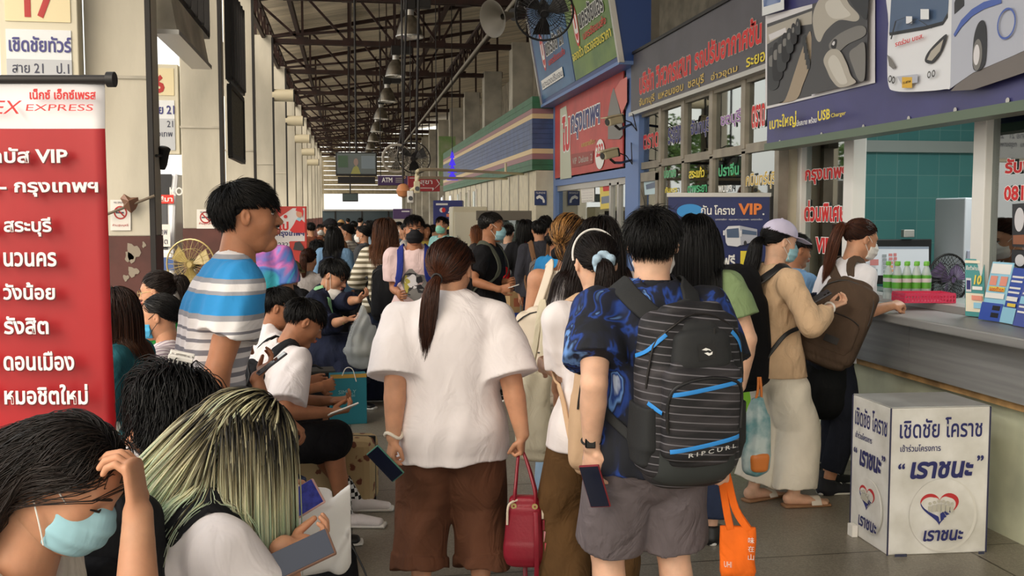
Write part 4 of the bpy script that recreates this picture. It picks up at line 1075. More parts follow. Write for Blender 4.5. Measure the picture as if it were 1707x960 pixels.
 def head_prims(s, chin=1.):
  H = s.H; q = s.hs; ax = s.hax
  E = lambda c, r, k=.02, op='u': ell(H(*c), np.asarray(r) * q, ax, k * q, op)
  pr = [E((0, -.012, .03), (.074, .094, .080)), E((0, .024, -.01), (.064, .066, .083), .03),
   loft([H(0, .008, -.045), H(0, .03, -.08), H(0, .056, -.1)], np.array([.059, .046, .026]) * q, np.array([.058, .046, .026]) * q, s.hr, k=.025 * q),
   E((-.036, .052, -.03), (.026, .026, .028)), E((.036, .052, -.03), (.026, .026, .028)),
   E((0, .072, .026), (.048, .016, .011), .016), E((0, .078, -.097), (.019, .015, .015), .02),
   E((0, .080, -.056), (.026, .017, .016), .014)]
  for sg in (-1, 1):
   pr.append(E((sg * .032, .096, .005), (.018, .013, .010), .010, 's'))
   pr.append(E((sg * .0775, -.009, -.006), (.0085, .0165, .028), .006)); pr.append(E((sg * .0855, -.004, -.001), (.0055, .0085, .015), .004, 's')); pr.append(E((sg * .0835, .003, -.006), (.004, .004, .006), .003))
   pr.append(E((sg * .0105, .092, -.030), (.0085, .010, .0075), .006))
  pr.append(loft([H(0, .083, .014), H(0, .098, -.012), H(0, .107, -.026)], np.array([.007, .0085, .0105]) * q, k=.012 * q))
  pr.append(E((0, .0955, -.052), (.021, .0075, .0055), .006)); pr.append(E((0, .0935, -.0635), (.018, .0075, .0055), .006))
  return pr
 def body(s, bare_feet=False, head_res=None, hand_res=None, head_extra=()):
  h = s.h; s.finish_joints(); fat = s.fat
  sv, P, S, a, b = s.torso()
  tk = .93 if hasattr(s, 'bot') else 1.; a = a * (tk if s.prims_top else 1); b = b * (tk if s.prims_top else 1)
  pr = [loft(P, a, b, S, k=.03)]
  for k in 'LR':
   sg = -1 if k == 'L' else 1; fa = fat ** .7
   pr.append(loft([s.nb - s.cu * .026 * h, s.shl[k] - s.cu * .004 * h], [.029 * h, .032 * h * fa], k=.035))
   A_, B_, C_ = s.shl[k], s.elb[k], s.wri[k]
   pr.append(loft([A_, A_ * .6 + B_ * .4, B_], np.array([.036, .031, .0245]) * h * fa, k=.025))
   pr.append(loft([B_, B_ * .7 + C_ * .3, C_], np.array([.0245, .026, .0165]) * h * fa, k=.012))
   K_, N_ = s.kne[k], s.ank[k]
   pr.append(loft([s.hip[k], s.hip[k] * .5 + K_ * .5, K_], np.array([.056 * fat * tk * tk, .048 * fat * tk, .034 * fat ** .6]) * h, k=.02))
   cal = np.cross(nrm(N_ - K_), s.r); cal = -nrm(cal) if np.dot(cal, s.f) > 0 else nrm(cal)
   pr.append(loft([K_, K_ * .68 + N_ * .32 + cal * .008 * h, N_], np.array([.033, .035, .0215]) * h * fat ** .6, k=.02))
   pr.append(ell(s.pel - s.f * .03 * h + s.r * sg * .045 * h - UP * .02 * h, A(.05 * h * fat, .05 * h * fat, .052 * h) * tk ** 2, k=.02))
   to = s.toe[k]
   if bare_feet:
    pr.append(loft([N_ - to * .022 * h - UP * .02 * h, N_ + to * .05 * h - UP * .028 * h, N_ + to * .115 * h - UP * .038 * h], np.array([.02, .024, .026]) * h, np.array([.022, .017, .009]) * h, np.cross(to, UP), k=.015))
    for i in range(5):
     sd = np.cross(to, UP) * (.02 - .0095 * i) * h * sg; q0 = N_ + to * (.112 - .006 * abs(i - 3.4)) * h + sd - UP * .039 * h
     pr.append(loft([q0, q0 + to * .026 * h], [.0065 * h * (1.35 if i == 4 else 1), .0055 * h * (1.3 if i == 4 else 1)], k=.004))
   else:
    pr.append(loft([N_ - UP * .025 * h, N_ + to * .085 * h - UP * .034 * h], [.018 * h, .010 * h], k=.012))
   if s.female and fat < 1.3:
    pass
  if s.female:
   for sg in (-1, 1): pr.append(ell(s.spine(.2)[0] + s.cf * .052 * h * fat + s.cr * sg * .045 * h, (.036 * h * fat ** .5,) * 3, k=.03))
  neck = loft([s.nb - s.cu * .02 * h, s.hc - s.hu * .03 * s.hs - s.hf * .018 * s.hs], np.array([.039, .034]) * h * fat ** .35, k=.025)
  pr.append(neck)
  s.prims_body = pr
  hp = s.head_prims() + [loft([s.nb * .35 + (s.hc - s.hu * .03 * s.hs - s.hf * .018 * s.hs) * .65, s.hc - s.hu * .02 * s.hs - s.hf * .018 * s.hs], [.0352 * h * fat ** .35, .034 * h * fat ** .35], k=.03)] + list(head_extra)
  s.prims_head = hp
  ex = [(hp, head_res or max(.0045, s.res * .62), None)]
  for k in 'LR':
   if s.hand[k]['show']:
    W, E_ = s.wri[k], s.elb[k]
    fa = loft([W * .75 + E_ * .25, W], np.array([.0188, .0165]) * h * fat ** .7, k=.012, flat=(1, 0))
    ex.append((s.hand_prims(k) + [fa], hand_res or max(.0033, s.res * .45), None))
  o = sobj('body', pr, s.res, s.skin, s.root, extra=ex)
  s.body_obj = o
  return s
 def facial(s, eyes=True, mouth=True, closed=False, brows=True):
  q = s.hs; ax = s.hax
  for sg in (-1, 1):
   if eyes and not closed:
    V, Q = surf([ell(s.H(sg * .032, .0765, .0045), A(.0125, .0100, .0068) * q, ax)], .0022 * q); mesh_obj('eye', V, Q, m_eyew, s.root, True)
    V, Q = surf([ell(s.H(sg * .032, .0818, .0045), A(.0056, .0055, .0060) * q, ax)], .0015 * q); mesh_obj('iris', V, Q, m_iris, s.root, True)
   if eyes:
    MB().tube([s.H(sg * .017, .0845, .0065 - (.006 if closed else 0)), s.H(sg * .031, .0885, .0105 - (.011 if closed else 0)), s.H(sg * .047, .078, .0065 - (.006 if closed else 0))], np.array([.0018, .0026, .0018]) * q, 6).build('eyelash', m_brow, s.root, True)
   if brows: MB().tube([s.H(sg * .013, .0905, .024), s.H(sg * .03, .0905, .0285), s.H(sg * .05, .078, .023)], np.array([.003, .0036, .0016]) * q, 6).build('eyebrow', m_brow, s.root, True)
  if mouth:
   V, Q = surf([ell(s.H(0, .0985, -.0525), A(.019, .006, .0045) * q, ax), ell(s.H(0, .0965, -.0625), A(.017, .0065, .005) * q, ax)], .0025 * q); mesh_obj('lips', V, Q, m_lip, s.root, True)
  return s
 def mask(s, m=None, loops=None, low=0., res=.004):
  m = m or m_maskb; q = s.hs; ax = s.hax
  z0 = -.058 - low
  pr = [ell(s.H(0, .036, z0), A(.070, .084, .066) * q, ax), ell(s.H(0, .085, z0 + .028), A(.03, .032, .03) * q, ax, .03 * q),
   half(s.H(0, .036, 0), -s.hf - s.hu * .0), half(s.H(0, 0, z0 - .052), -s.hu), half(s.H(0, 0, z0 + .056), s.hu + s.hf * -.15)]
  zz = s.H(0, 0, z0)
  pr.append(disp(lambda x, y, z: .0016 * q * np.sin(((x - zz[0]) * s.hu[0] + (y - zz[1]) * s.hu[1] + (z - zz[2]) * s.hu[2]) * 190 / q)))
  sobj('face_mask', pr, res * q, m, s.root)
  lm = loops or m_strapw
  for sg in (-1, 1):
   for za, zb, yb in ((z0 + .045, .02, -.004), (z0 - .040, -.032, -.01)):
    MB().tube(spline([s.H(sg * .062, .046, za), s.H(sg * .0745, .022, (za + zb) / 2), s.H(sg * .0815, yb, zb)], 7), .0016 * q, 6).build('ear_loop', lm, s.root, True)
  return s
 def top(s, m, name='t_shirt', ease=.016, hem=-.06, sleeve=.5, sr=(.052, .056), flare=None, neck=.052, fold=.004, fdir=(.15, .1, 1), freq=34, res=None, boxy=0., neckdrop=.012, seed=1, sh=0., hemflat=None):
  h = s.h; res = res or s.res; s.finish_joints()
  sv, P, S, a, b = s.torso(ease, hem, .30, n=14)
  if boxy:
   am = max(a[sv > .2].max(), a.max()); a = a + (am - a) * boxy * (sv < .24); bm = b.max(); b = b + (bm - b) * boxy * (sv < .24)
  if flare:
   t = np.clip((.2 - sv) / (.2 - hem), 0, 1); a = a + flare * t; b = b + flare * t * .8
  if hem < -.1 * 1.0:   # spine() clamps below the pelvis: extend straight down
   lo = sv < -.1; P[lo] = P[lo] - UP * ((-.1 - sv[lo]) * h)[:, None]
  pr = [loft(P, a, b, S, k=.03, flat=(1, 0), ex=2.3)]
  if s.female:
   for sg in (-1, 1): pr.append(ell(s.spine(.2)[0] + s.cf * .055 * h * s.fat + s.cr * sg * .045 * h, (.036 * h * s.fat ** .5 + ease,) * 3, k=.05))
  if hem < .03:
   hp_ = s.spine(max(hem, -.1))[0] - UP * max(0., (-.1 - hem) * h); ud = nrm(s.sp[2] - s.sp[0])
   for k in 'LR':
    sg = -1 if k == 'L' else 1
    pr.append(ell(s.pel - s.f * .032 * h + s.r * sg * .045 * h - UP * .02 * h, (.05 * h * s.fat + ease * .9, .05 * h * s.fat + ease * .9, .052 * h + ease), k=.06))
    if hem < -.02: pr.append(loft([s.hip[k], s.hip[k] * .7 + s.kne[k] * .3], np.array([.062, .062]) * h * s.fat ** .7 + ease, k=.05))
   pr.append(half(hp_, -ud))
  for k in 'LR':
   if sleeve > 0: pr.append(loft([s.nb - s.cu * .030 * h, s.shl[k] + s.cu * (sh - .004) * h], [.030 * h + ease * .4, .033 * h + ease * .7], k=.03))
   A_, B_, C_ = s.shl[k], s.elb[k], s.wri[k]
   if sleeve > 0:
    if sleeve <= 1: Q = [A_, A_ + (B_ - A_) * sleeve * .5, A_ + (B_ - A_) * sleeve]; rr = [sr[0] * h * .85, (sr[0] + sr[1]) / 2 * h, sr[1] * h]
    else: Q = [A_, B_, B_ + (C_ - B_) * (sleeve - 1)]; rr = [sr[0] * h * .9, (sr[0] + sr[1]) / 2 * h, sr[1] * h]
    pr.append(loft(Q, rr, k=.03, flat=(0, 1)))
  if neck: pr.append(ell(s.nb + s.cu * .026 * h - s.cf * .0 + s.cf * neckdrop * h, (neck * h, neck * h * 1.02, .030 * h + neckdrop * .8 * h), np.stack([s.cr, s.cf, s.cu]), k=.006, op='s'))
  s.prims_top = list(pr); s.prims_all += pr
  if fold: pr = pr + [folds(fold, fdir, freq, seed)]
  return sobj(name, pr, res, m, s.root)
 def bottom(s, m, name='trousers', ease=.012, end=.96, r=(.066, .052, .048), waist=.085, fold=.004, freq=30, res=None, cuff=None, seed=2, k=.025):
  h = s.h; res = res or s.res; f = s.fat; s.finish_joints()
  sv, P, S, a, b = s.torso(ease, -.05, waist, n=8)
  pr = [loft(P, a, b, S, k=.03, flat=(0, 1))]
  ends = {}
  for kk in 'LR':
   Hh, K_, N_ = s.hip[kk], s.kne[kk], s.ank[kk]
   if end <= .5:
    Q = [Hh, Hh + (K_ - Hh) * end, Hh + (K_ - Hh) * end * 2]; rr = [r[0], (r[0] + r[1]) / 2, r[1]]
   else:
    e = (end - .5) * 2; Q = [Hh, (Hh + K_) / 2, K_, K_ + (N_ - K_) * e * .5, K_ + (N_ - K_) * e]; rr = [r[0], (r[0] + r[1]) / 2, r[1], (r[1] + r[2]) / 2, r[2]]
   pr.append(loft(Q, np.array(rr) * h * f ** .7, k=min(k, .012), flat=(0, 1)))
   ends[kk] = (Q[-1], nrm(Q[-1] - Q[-2]), rr[-1] * h * f ** .7)
   sg = -1 if kk == 'L' else 1
   pr.append(ell(s.pel - s.f * .034 * h + s.r * sg * .046 * h - UP * .02 * h, (.05 * h * f + ease + .006, .05 * h * f + ease, .052 * h + ease), k=.04))
   if cuff:
    e, dr, rad = ends[kk]; pr.append(loft([e - dr * cuff, e + dr * .004], [rad + .010, rad + .012], k=.006, flat=(1, 1)))
  s.bot = True; s.prims_bot = list(pr); s.prims_all += pr
  if fold: pr = pr + [folds(fold, (.3, .1, 1), freq, seed), folds(fold * .6, (1, .3, .25), freq * .8, seed + 5)]
  return sobj(name, pr, res, m, s.root)
 def skirt(s, m, name='skirt', s0=-.3, waist=.09, r0=(.13, .11), ease=.014, fold=.006, res=None, seed=3):
  h = s.h; sv = np.linspace(waist, s0, 8); c = s.spine(np.maximum(sv, -.1)); c = c - UP * (np.maximum(-.1 - sv, 0) * h)[:, None]
  a = np.interp(sv, S_TAB, A_TAB) * h * s.fat + ease; b = np.interp(sv, S_TAB, B_TAB) * h * s.fat + ease
  t = np.clip((0 - sv) / (0 - s0), 0, 1); a = np.where(sv < 0, a[np.argmin(abs(sv))] * (1 - t) + r0[0] * h * t, a); b = np.where(sv < 0, b[np.argmin(abs(sv))] * (1 - t) + r0[1] * h * t, b)
  pr = [loft(c, a, b, s.r, k=.03, flat=(1, 1))]; s.prims_all += pr
  return sobj(name, pr + [folds(fold, (0, 0, 1), 38, seed, .3)], res or s.res, m, s.root)
 def shoes(s, m, sole=None, sock=None, res=.006, sandal=False, kk='LR'):
  h = s.h
  for k in kk:
   N_, to = s.ank[k], s.toe[k]; sd = np.cross(to, UP); g = N_ - UP * .05 * h
   if abs(g[2]) < .06: g = g * A(1, 1, 0)
   up = UP
   so_ = [loft([g - to * .036 * h + up * .009, g + to * .05 * h + up * .009, g + to * .128 * h + up * .009], np.array([.026, .029, .028]) * h, np.array([.011, .011, .011]), sd, k=.01, ex=3)]
   if sandal:
    o = sobj('sandal', so_, res, sole or m, s.root)
    st = [g + to * .075 * h + sd * x * h + up * (.014 + .043 * (1 - (x / .03) ** 2)) for x in np.linspace(-.03, .03, 9)]
    N = np.array([nrm(up * .8 + sd * np.sign(x) * abs(x) * 25) for x in np.linspace(-.03, .03, 9)])
    ribbon(st, N, .04 * h, .004, m, 'sandal_strap', o)
    continue
   pr = [loft([N_ + up * .005 * h - to * .008 * h, g - to * .012 * h + up * .035], np.array([.029, .033]) * h, k=.01, flat=(1, 0)),
    loft([g - to * .018 * h + up * .028, g + to * .05 * h + up * .03, g + to * .112 * h + up * .022], np.array([.027, .029, .027]) * h, np.array([.036, .034, .022]), sd, k=.03)]
   o = sobj('shoe', pr, res, m, s.root)
   sobj('sole', so_, res, sole or m_white, o)
   for i in range(4):
    c = g + to * (.045 + .014 * i) * h + up * (.060 - .006 * i)
    MB().tube([c - sd * .016, c + up * .004, c + sd * .016], .0028, 6).build('lace', sole or m_white, o, True)
   if sock is not None:
    sobj('sock', [loft([N_ - up * .01 * h, N_ + nrm(s.kne[k] - N_) * .075 * h], [.026 * h, .027 * h], k=.01, flat=(0, 1))], res, sock, s.root)
  return s
 def hair(s, style, col=(30, 24, 22), n=900, r=.0011, length=.06, th=.012, grad_=None, tie=None, tail=None, seed=3, part=0., var=.35, steps=None, comb=(0, .5, -.2), face_gap=.068, cap=True, spread=.3, col2=None, mix2=0., name='hair', lift=1., volume=.03, cut=None, hline=-.2, wave=.0, v0=None, sweep=None, sw_w=None, ears=True, tuck=False):
  rg = np.random.default_rng(seed); q = s.hs
  c0 = A(0, -.012, .03); R0 = A(.0775, .0975, .0835)
  hl = nrm(A(0, -.62, .78))
  U = rg.normal(size=(n * 5, 3)); U /= np.linalg.norm(U, axis=1, keepdims=True)
  U = U[(U @ hl) > hline + rg.normal(size=len(U)) * .045][:n]; M = len(U)
  clash = [p for p in s.prims_all + getattr(s, 'prims_body', [])[:1] if p['op'] == 'u']
  ax = s.hax
  toW = lambda X: s.hc + q * (X @ ax)
  toL = lambda X: ((X - s.hc) @ ax.T) / q
  gl = ax @ A(0, 0, -1)       # gravity in head space
  def out_ell(X, off):
   Y = (X - c0) / R0; L = np.linalg.norm(Y, axis=-1, keepdims=True); sc = 1 + off / .085
   return np.where(L < sc, c0 + R0 * (Y / np.maximum(L, 1e-6)) * sc, X)
  P0 = c0 + R0 * U; lay = rg.random((M, 1))
  out = []
  if style == 'short':
   S_ = steps or 6; wh = nrm(A(0, -.45, .9)); X = P0.copy(); pts = [X]
   ln = length * (.7 + .5 * rg.random((M, 1))) * np.clip(.35 + .9 * (U[:, 2:3] + .75), .22, 1)
   dirs = (U - wh) + rg.normal(size=(M, 3)) * spread * .5
   for k in range(S_):
    N = (X - c0) / R0 ** 2; N /= np.linalg.norm(N, axis=1, keepdims=True)
    d = dirs + np.asarray(comb) * (U[:, 1:2] > -.2) + gl * .35
    d = d - N * (d * N).sum(1, keepdims=True) * (.9); d /= np.maximum(np.linalg.norm(d, axis=1, keepdims=True), 1e-6)
    Xp = X; X = X + d * ln / S_; X = out_ell(X, th * lay * lift * (k + 1) / S_ + .003)
    if ears:
     em = (np.abs(X[:, 0]) > .055) & (X[:, 2] < .018) & (X[:, 1] > -.040) & (X[:, 2] > -.06); X[em] = Xp[em]
    pts.append(X)
   W = toW(np.stack(pts, 1))
  elif style == 'long':
   S_ = steps or 16; X = P0.copy(); pts = [X]
   ln = length * (.8 + .25 * rg.random((M, 1)))
   sx = np.sign(U[:, 0:1] - part + rg.normal(size=(M, 1)) * .03); sx[sx == 0] = 1
   front = np.clip(U[:, 1:2], 0, 1)
   vel = np.concatenate([sx * (.12 + 1.1 * np.clip(U[:, 1:2] + .25, 0, 1)), -.45 - .25 * front, .15 * np.ones((M, 1))], 1) + rg.normal(size=(M, 3)) * .12
   if v0 is not None: vel = v0(U, sx) + rg.normal(size=(M, 3)) * .12
   ph = rg.random((M, 1)) * 6.28
   swl = ax @ np.asarray(sweep, float) if sweep is not None else None
   sww = None if swl is None else (sw_w(U)[:, None] if sw_w else 1.0) * rg.random((M, 1)) ** .6
   for k in range(S_):
    t = (k + 1) / S_
    vel = vel * (.72 if k > 0 else 1) + gl * (.5 + .3 * t)
    if swl is not None: vel = vel + swl * sww * (.9 if t < .7 else .3)
    d = vel / np.linalg.norm(vel, axis=1, keepdims=True)
    X = X + d * ln / S_
    if tuck:
     tm = (X[:, 2] < .035) & (X[:, 1] > -.035) & (X[:, 2] > -.25); X[tm, 1] -= np.minimum(X[tm, 1] + .04, .026)
    X = out_ell(X, .004 + th * lay * min(1, .25 + t * 3))
    fz = (X[:, 1] > .0) & (np.abs(X[:, 0]) < face_gap) & (X[:, 2] < .045) & (X[:, 2] > -.14) & (X[:, 1] < .13)
    X[fz, 0] = np.sign(U[fz, 0] - part + 1e-4) * face_gap; X[fz, 1] -= .012
    if wave: X = X + wave * np.concatenate([np.sin(t * 9 + ph), np.cos(t * 8 + ph), 0 * ph], 1) * t
    if t > .3 and clash: X = toL(push_out(toW(X), clash, .004 + volume * lay[:, 0] * .5, 2))
    pts.append(X)
   W = toW(np.stack(pts, 1))
  elif style == 'tie':
   S_ = steps or 9; tie = np.asarray(tie, float); ut = nrm((tie - c0) / R0); pts = []
   lt = np.linalg.norm((tie - c0) / R0)
   dt = np.clip(U @ ut, -.995, .995); om = np.arccos(dt)[:, None]
   for k in range(S_ + 1):
    t = (k / S_) ** .9
    D = (np.sin((1 - t) * om) * U + np.sin(t * om) * ut) / np.sin(om)
    lift_ = 1 + (th * lay * (.35 + .65 * math.sin(math.pi * min(t, .95))) + .003) / .085
    sc = lift_ * (1 - t ** 4) + np.maximum(lt, 1.02) * t ** 4
    Xt = c0 + R0 * D * sc + rg.normal(size=(M, 3)) * .0012
    if ears:
     em = (np.abs(Xt[:, 0]) > .058) & (Xt[:, 2] < .03) & (Xt[:, 1] > -.045) & (Xt[:, 1] < .05); Xt[em, 2] = .03 + (Xt[em, 2] - .03) * .15; Xt[em, 0] *= 1.03
    pts.append(Xt)
   W = toW(np.stack(pts, 1))
  WS = [W]; CT = [np.linspace(0, .35 if style == 'tie' else 1, W.shape[1])]
  RR = [np.broadcast_to((1 - .75 * np.linspace(0, 1, W.shape[1]) ** 2.5) if style != 'tie' else np.ones(W.shape[1]), W.shape[:2])]
  if tail:
   tp, tr, tn = tail['p'], tail['r'], tail.get('n', n // 2); S2 = tail.get('s', 16)
   C = spline(tp, S2); rad = np.interp(np.linspace(0, 1, S2), np.linspace(0, 1, len(tr)), tr)
   T = np.gradient(C, axis=0); T /= np.linalg.norm(T, axis=1, keepdims=True)
   u = np.cross(T, s.hr * .2 + s.hf + A(.01, .02, .03)); u /= np.linalg.norm(u, axis=1, keepdims=True); v = np.cross(T, u)
   a = rg.random((tn, 1)) * 6.28; rd = np.sqrt(rg.random((tn, 1))); ph = rg.random((tn, 1)) * 6.28; tt = np.linspace(0, 1, S2)[None]
   aa = a + .35 * np.sin(tt * 5 + ph) ; ff = tail.get('flat', 1.)
   W2 = C[None] + (rd * rad[None] * np.cos(aa))[..., None] * u[None] + (rd * rad[None] * np.sin(aa) * ff)[..., None] * v[None]
   W2 = W2 + rg.normal(size=(tn, 1, 3)) * .004 * tt[..., None]
   cutl = .82 + .18 * rg.random((tn, 1)); idx = tt * cutl * (S2 - 1); i0 = np.clip(idx.astype(int), 0, S2 - 2); fr = (idx - i0)[..., None]
   ar = np.arange(tn)[:, None]; W2 = W2[ar, i0] * (1 - fr) + W2[ar, i0 + 1] * fr
   WS.append(W2); CT.append(np.linspace(.3, 1, S2)); RR.append(np.broadcast_to(1 - .7 * np.linspace(0, 1, S2) ** 4, (tn, S2)) * tail.get('rs', 1.))
  V, Q, Cc = [], [], []; nv = 0
  base = np.array(lin(col)[:3]); b2 = np.array(lin(col2)[:3]) if col2 else base
  for W, ct, rr in zip(WS, CT, RR):
   M, S_, _ = W.shape
   T = np.gradient(W, axis=1); T /= np.maximum(np.linalg.norm(T, axis=2, keepdims=True), 1e-9)
   ref = rg.normal(size=(M, 1, 3)); u = np.cross(T, ref); u /= np.maximum(np.linalg.norm(u, axis=2, keepdims=True), 1e-9); v = np.cross(T, u)
   rad = (r * q * rr * (.7 + .6 * rg.random((M, 1))))[..., None]
   ring = np.stack([W + rad * (u * math.cos(k * 2.0944) + v * math.sin(k * 2.0944)) for k in range(3)], 2)   # M,S,3,3
   V.append(ring.reshape(-1, 3))
   i = (np.arange(M)[:, None, None] * S_ + np.arange(S_ - 1)[None, :, None]) * 3 + np.arange(3)[None, None, :]
   j = (np.arange(M)[:, None, None] * S_ + np.arange(S_ - 1)[None, :, None]) * 3 + (np.arange(3)[None, None, :] + 1) % 3
   Q.append(np.stack([i, j, j + 3, i + 3], -1).reshape(-1, 4) + nv); nv += M * S_ * 3
   sel = (rg.random((M, 1)) < mix2)
   if grad_:
    ts = [g[0] for g in grad_]; gc = np.array([lin(g[1])[:3] for g in grad_])
    jit = np.clip(ct[None] + rg.normal(size=(M, 1)) * .08, 0, 1)
    cc = np.stack([np.interp(jit, ts, gc[:, k]) for k in range(3)], -1)
   else: cc = np.broadcast_to(base, (M, S_, 3))
   if col2: cc = np.where(sel[..., None], b2 * np.ones_like(cc), cc)
   cc = cc * (1 + var * (rg.random((M, 1, 1)) * 2 - 1))
   cc = np.concatenate([cc, np.ones((M, S_, 1))], -1)
   Cc.append(np.repeat(cc.reshape(-1, 4), 3, 0))
  V = np.concatenate(V); Q = np.concatenate(Q); Cc = np.concatenate(Cc)
  if cap:
   pr = [ell(toW(c0), (R0 + .0015) * q, ax), half(toW(c0 + hl * (hline + .02) * .088), -(hl @ ax)), half(s.H(0, .088, .0), s.hf)]
   V2, Q2 = surf(pr, max(.005, s.res * .6)); Q = np.concatenate([Q, Q2 + len(V)]); V = np.concatenate([V, V2])
   g0 = np.array(lin(grad_[0][1])[:3]) if grad_ else base
   Cc = np.concatenate([Cc, np.tile(np.append(g0 * .8, 1), (len(V2), 1))])
  return mesh_obj(name, V, Q, m_hair, s.root, True, col=Cc)
m_phoneback = mat('phone_case', (60, 60, 66), .4); m_phonescr = mat('phone_screen', (26, 30, 46), .08)
def phone(label, c, up, right, case=None, w_=.074, l_=.155, lit=None, lens=False):
 """c centre, up along the long side, right across; the screen faces right x up"""
 up = nrm(up); right = nrm(np.asarray(right) - up * np.dot(right, up)); n = np.cross(right, up)
 c = np.asarray(c, float)
 t = thing('phone', label, 'phone', c)
 MB().box(c, (w_, l_, .009), (right, up, n)).build('case', case or m_phoneback, t, bevel=.004)
 o = MB().box(c + n * .0048, (w_ * .92, l_ * .94, .0012), (right, up, n)).build('screen', lit or m_phonescr, t)
 if lens:
  for i in range(2): MB().cyl(c - n * .004 + up * (l_ * .4 - .02 * i) - right * w_ * .3, c - n * .0065 + up * (l_ * .4 - .02 * i) - right * w_ * .3, .007).build('lens', m_screen, t)
 return t
def phone_n(label, c, up, n, **k):
 """phone whose screen faces n"""
 up = nrm(up); n = np.asarray(n, float); n = nrm(n - up * np.dot(n, up)); return phone(label, c, up, np.cross(up, n), **k)
def backpack(label, p, w_, h_, d_, m, sc=.13, pocket=None, strap_m=None, strap_w=.06, gap=.0, tilt=0., drop=0., res=.006, sides='LR', xo=0., front=True, ex=3.2, top_taper=.8, detail=None, handle=True, cat='backpack', yaw=0., flapm=None):
 """a backpack worn by person p; sc = spine position (unit heights) of its middle"""
 c = p.spine(sc)[0]; a0 = math.radians(tilt)
 n = nrm(-p.cf * math.cos(a0) - p.cu * math.sin(a0)); u = nrm(p.cu * math.cos(a0) - p.cf * math.sin(a0)); r = p.cr
 if yaw: q = math.radians(yaw); n, r = n * math.cos(q) + r * math.sin(q), r * math.cos(q) - n * math.sin(q)
 b_ = np.interp(sc, S_TAB, B_TAB) * p.h * p.fat + .02
 c = c + n * (b_ + d_ * .42 + gap) + p.cr * xo - UP * drop
 t = thing('backpack', label, cat, c - u * h_ * .5)
 L = [c - u * h_ * .5, c - u * h_ * .40, c + u * h_ * .1, c + u * h_ * .38, c + u * h_ * .5]
 pr = [loft(L, np.array([.42, .5, .5, .46, .30 * top_taper / .8]) * w_, np.array([.40, .52, .5, .42, .22]) * d_, r, k=.01, ex=ex)]
 P_ = pr + [folds(.003, (0, .2, 1), 26, 4)]
 sobj('bag_body', P_, res, m, t)
 if pocket is not None:
  pm, ph, pz = pocket
  q = c + n * d_ * .44 + u * pz
  pr2 = [loft([q - u * ph * .5, q - u * ph * .3, q + u * ph * .3, q + u * ph * .5], np.array([.36, .42, .40, .30]) * w_, np.array([.10, .17, .15, .08]) * d_, r, k=.01, ex=3)]
  sobj('front_pocket', pr2, res, pm, t)
  MB().tube(spline([q + u * ph * .40 - r * w_ * .37 + n * d_ * .06, q + u * ph * .49 - r * w_ * .2 + n * d_ * .1, q + u * ph * .5 + n * d_ * .11, q + u * ph * .49 + r * w_ * .2 + n * d_ * .1, q + u * ph * .40 + r * w_ * .37 + n * d_ * .06], 14), .0035, 6).build('pocket_zip', m_dark, t, True)
 zp = [c + u * h_ * .05 + r * w_ * s * .47 + n * d_ * .22 for s in (-1,)] + [c + u * h_ * .36 - r * w_ * .40 + n * d_ * .26, c + u * h_ * .47 + n * d_ * .2, c + u * h_ * .36 + r * w_ * .40 + n * d_ * .26, c + u * h_ * .05 + r * w_ * .47 + n * d_ * .22]
 MB().tube(push_out(spline(zp, 20), pr, .001, 2), .004, 6).build('zip', m_dark, t, True)
 sm = strap_m or m
 cl = [q for q in p.prims_all if q['op'] == 'u'] or p.prims_body
 for k in sides:
  s = -1 if k == 'L' else 1; h = p.h
  W = [c + u * h_ * .40 + r * s * .06 - n * d_ * .35, p.nb - p.cu * .0 * h + p.cr * s * .062 * h - p.cf * .045 * h, p.nb + p.cu * .02 * h + p.cr * s * .068 * h, p.nb - p.cu * .05 * h + p.cr * s * .07 * h + p.cf * .07 * h,
   p.nb - p.cu * .13 * h + p.cr * s * .075 * h + p.cf * .09 * h, p.nb - p.cu * .19 * h + p.cr * s * .098 * h + p.cf * .05 * h, p.spine(.1)[0] + p.cr * s * .11 * h * p.fat - p.cf * .02 * h, c - u * h_ * .38 + r * s * w_ * .42 - n * d_ * .3]
  W = spline(W, 30); W[2:] = push_out(W[2:], cl, .005, 4); W[1:-1] = (W[:-2] + W[2:] + 2 * W[1:-1]) / 4
  N = grad(W, cl)
  wd = np.where(np.arange(30) < 19, strap_w, strap_w * .45)
  ribbon(W, N, wd, .009, sm, 'shoulder_strap', t)
 if handle:
  MB().tube(spline([c + u * h_ * .46 - r * .05 - n * d_ * .3, c + u * h_ * .56 - r * .025 - n * d_ * .2, c + u * h_ * .56 + r * .025 - n * d_ * .2, c + u * h_ * .46 + r * .05 - n * d_ * .3], 10), .008, 8).build('grab_handle', sm, t, True)
 if detail: detail(t, c, r, u, n, pr)
 return t
def logo_patch(t, pts2, c, r, u, n, pr, m, name='logo', off=.001, curve=True):
 """flat patch wrapped on the bag surface; pts2 in bag metres"""
 P = np.array([c + r * a + u * b + n * .25 for a, b in pts2])
 for _ in range(14):
  d = sdf(pr, P); P = P - n * np.maximum(d - off, -.02)[:, None] * .9
 k = len(P); V = list(P) + [P.mean(0) + n * .0005]
 return mesh_obj(name, V, [(i, (i + 1) % k, k) for i in range(k)], m, t, True)
def project_text(t, body, x0, y0, x1, y1, c, r, u, n, pr, m, bold=.02, off=.0015, name='lettering', slant=0., skew=0.):
 V, Fc = text_mesh(body, bold); w_, h_ = max(V[:, 0].max(), 1e-3), max(V[:, 1].max(), 1e-3)
 X = x0 + V[:, 0] / w_ * (x1 - x0); Y = y0 + V[:, 1] / h_ * (y1 - y0) + skew * (X - x0)
 P = c + r * X[:, None] + u * Y[:, None] + n * .3
 for _ in range(16):
  d = sdf(pr, P); P = P - n * (d - off)[:, None] * .9
 return mesh_obj(name, P, Fc, m, t)
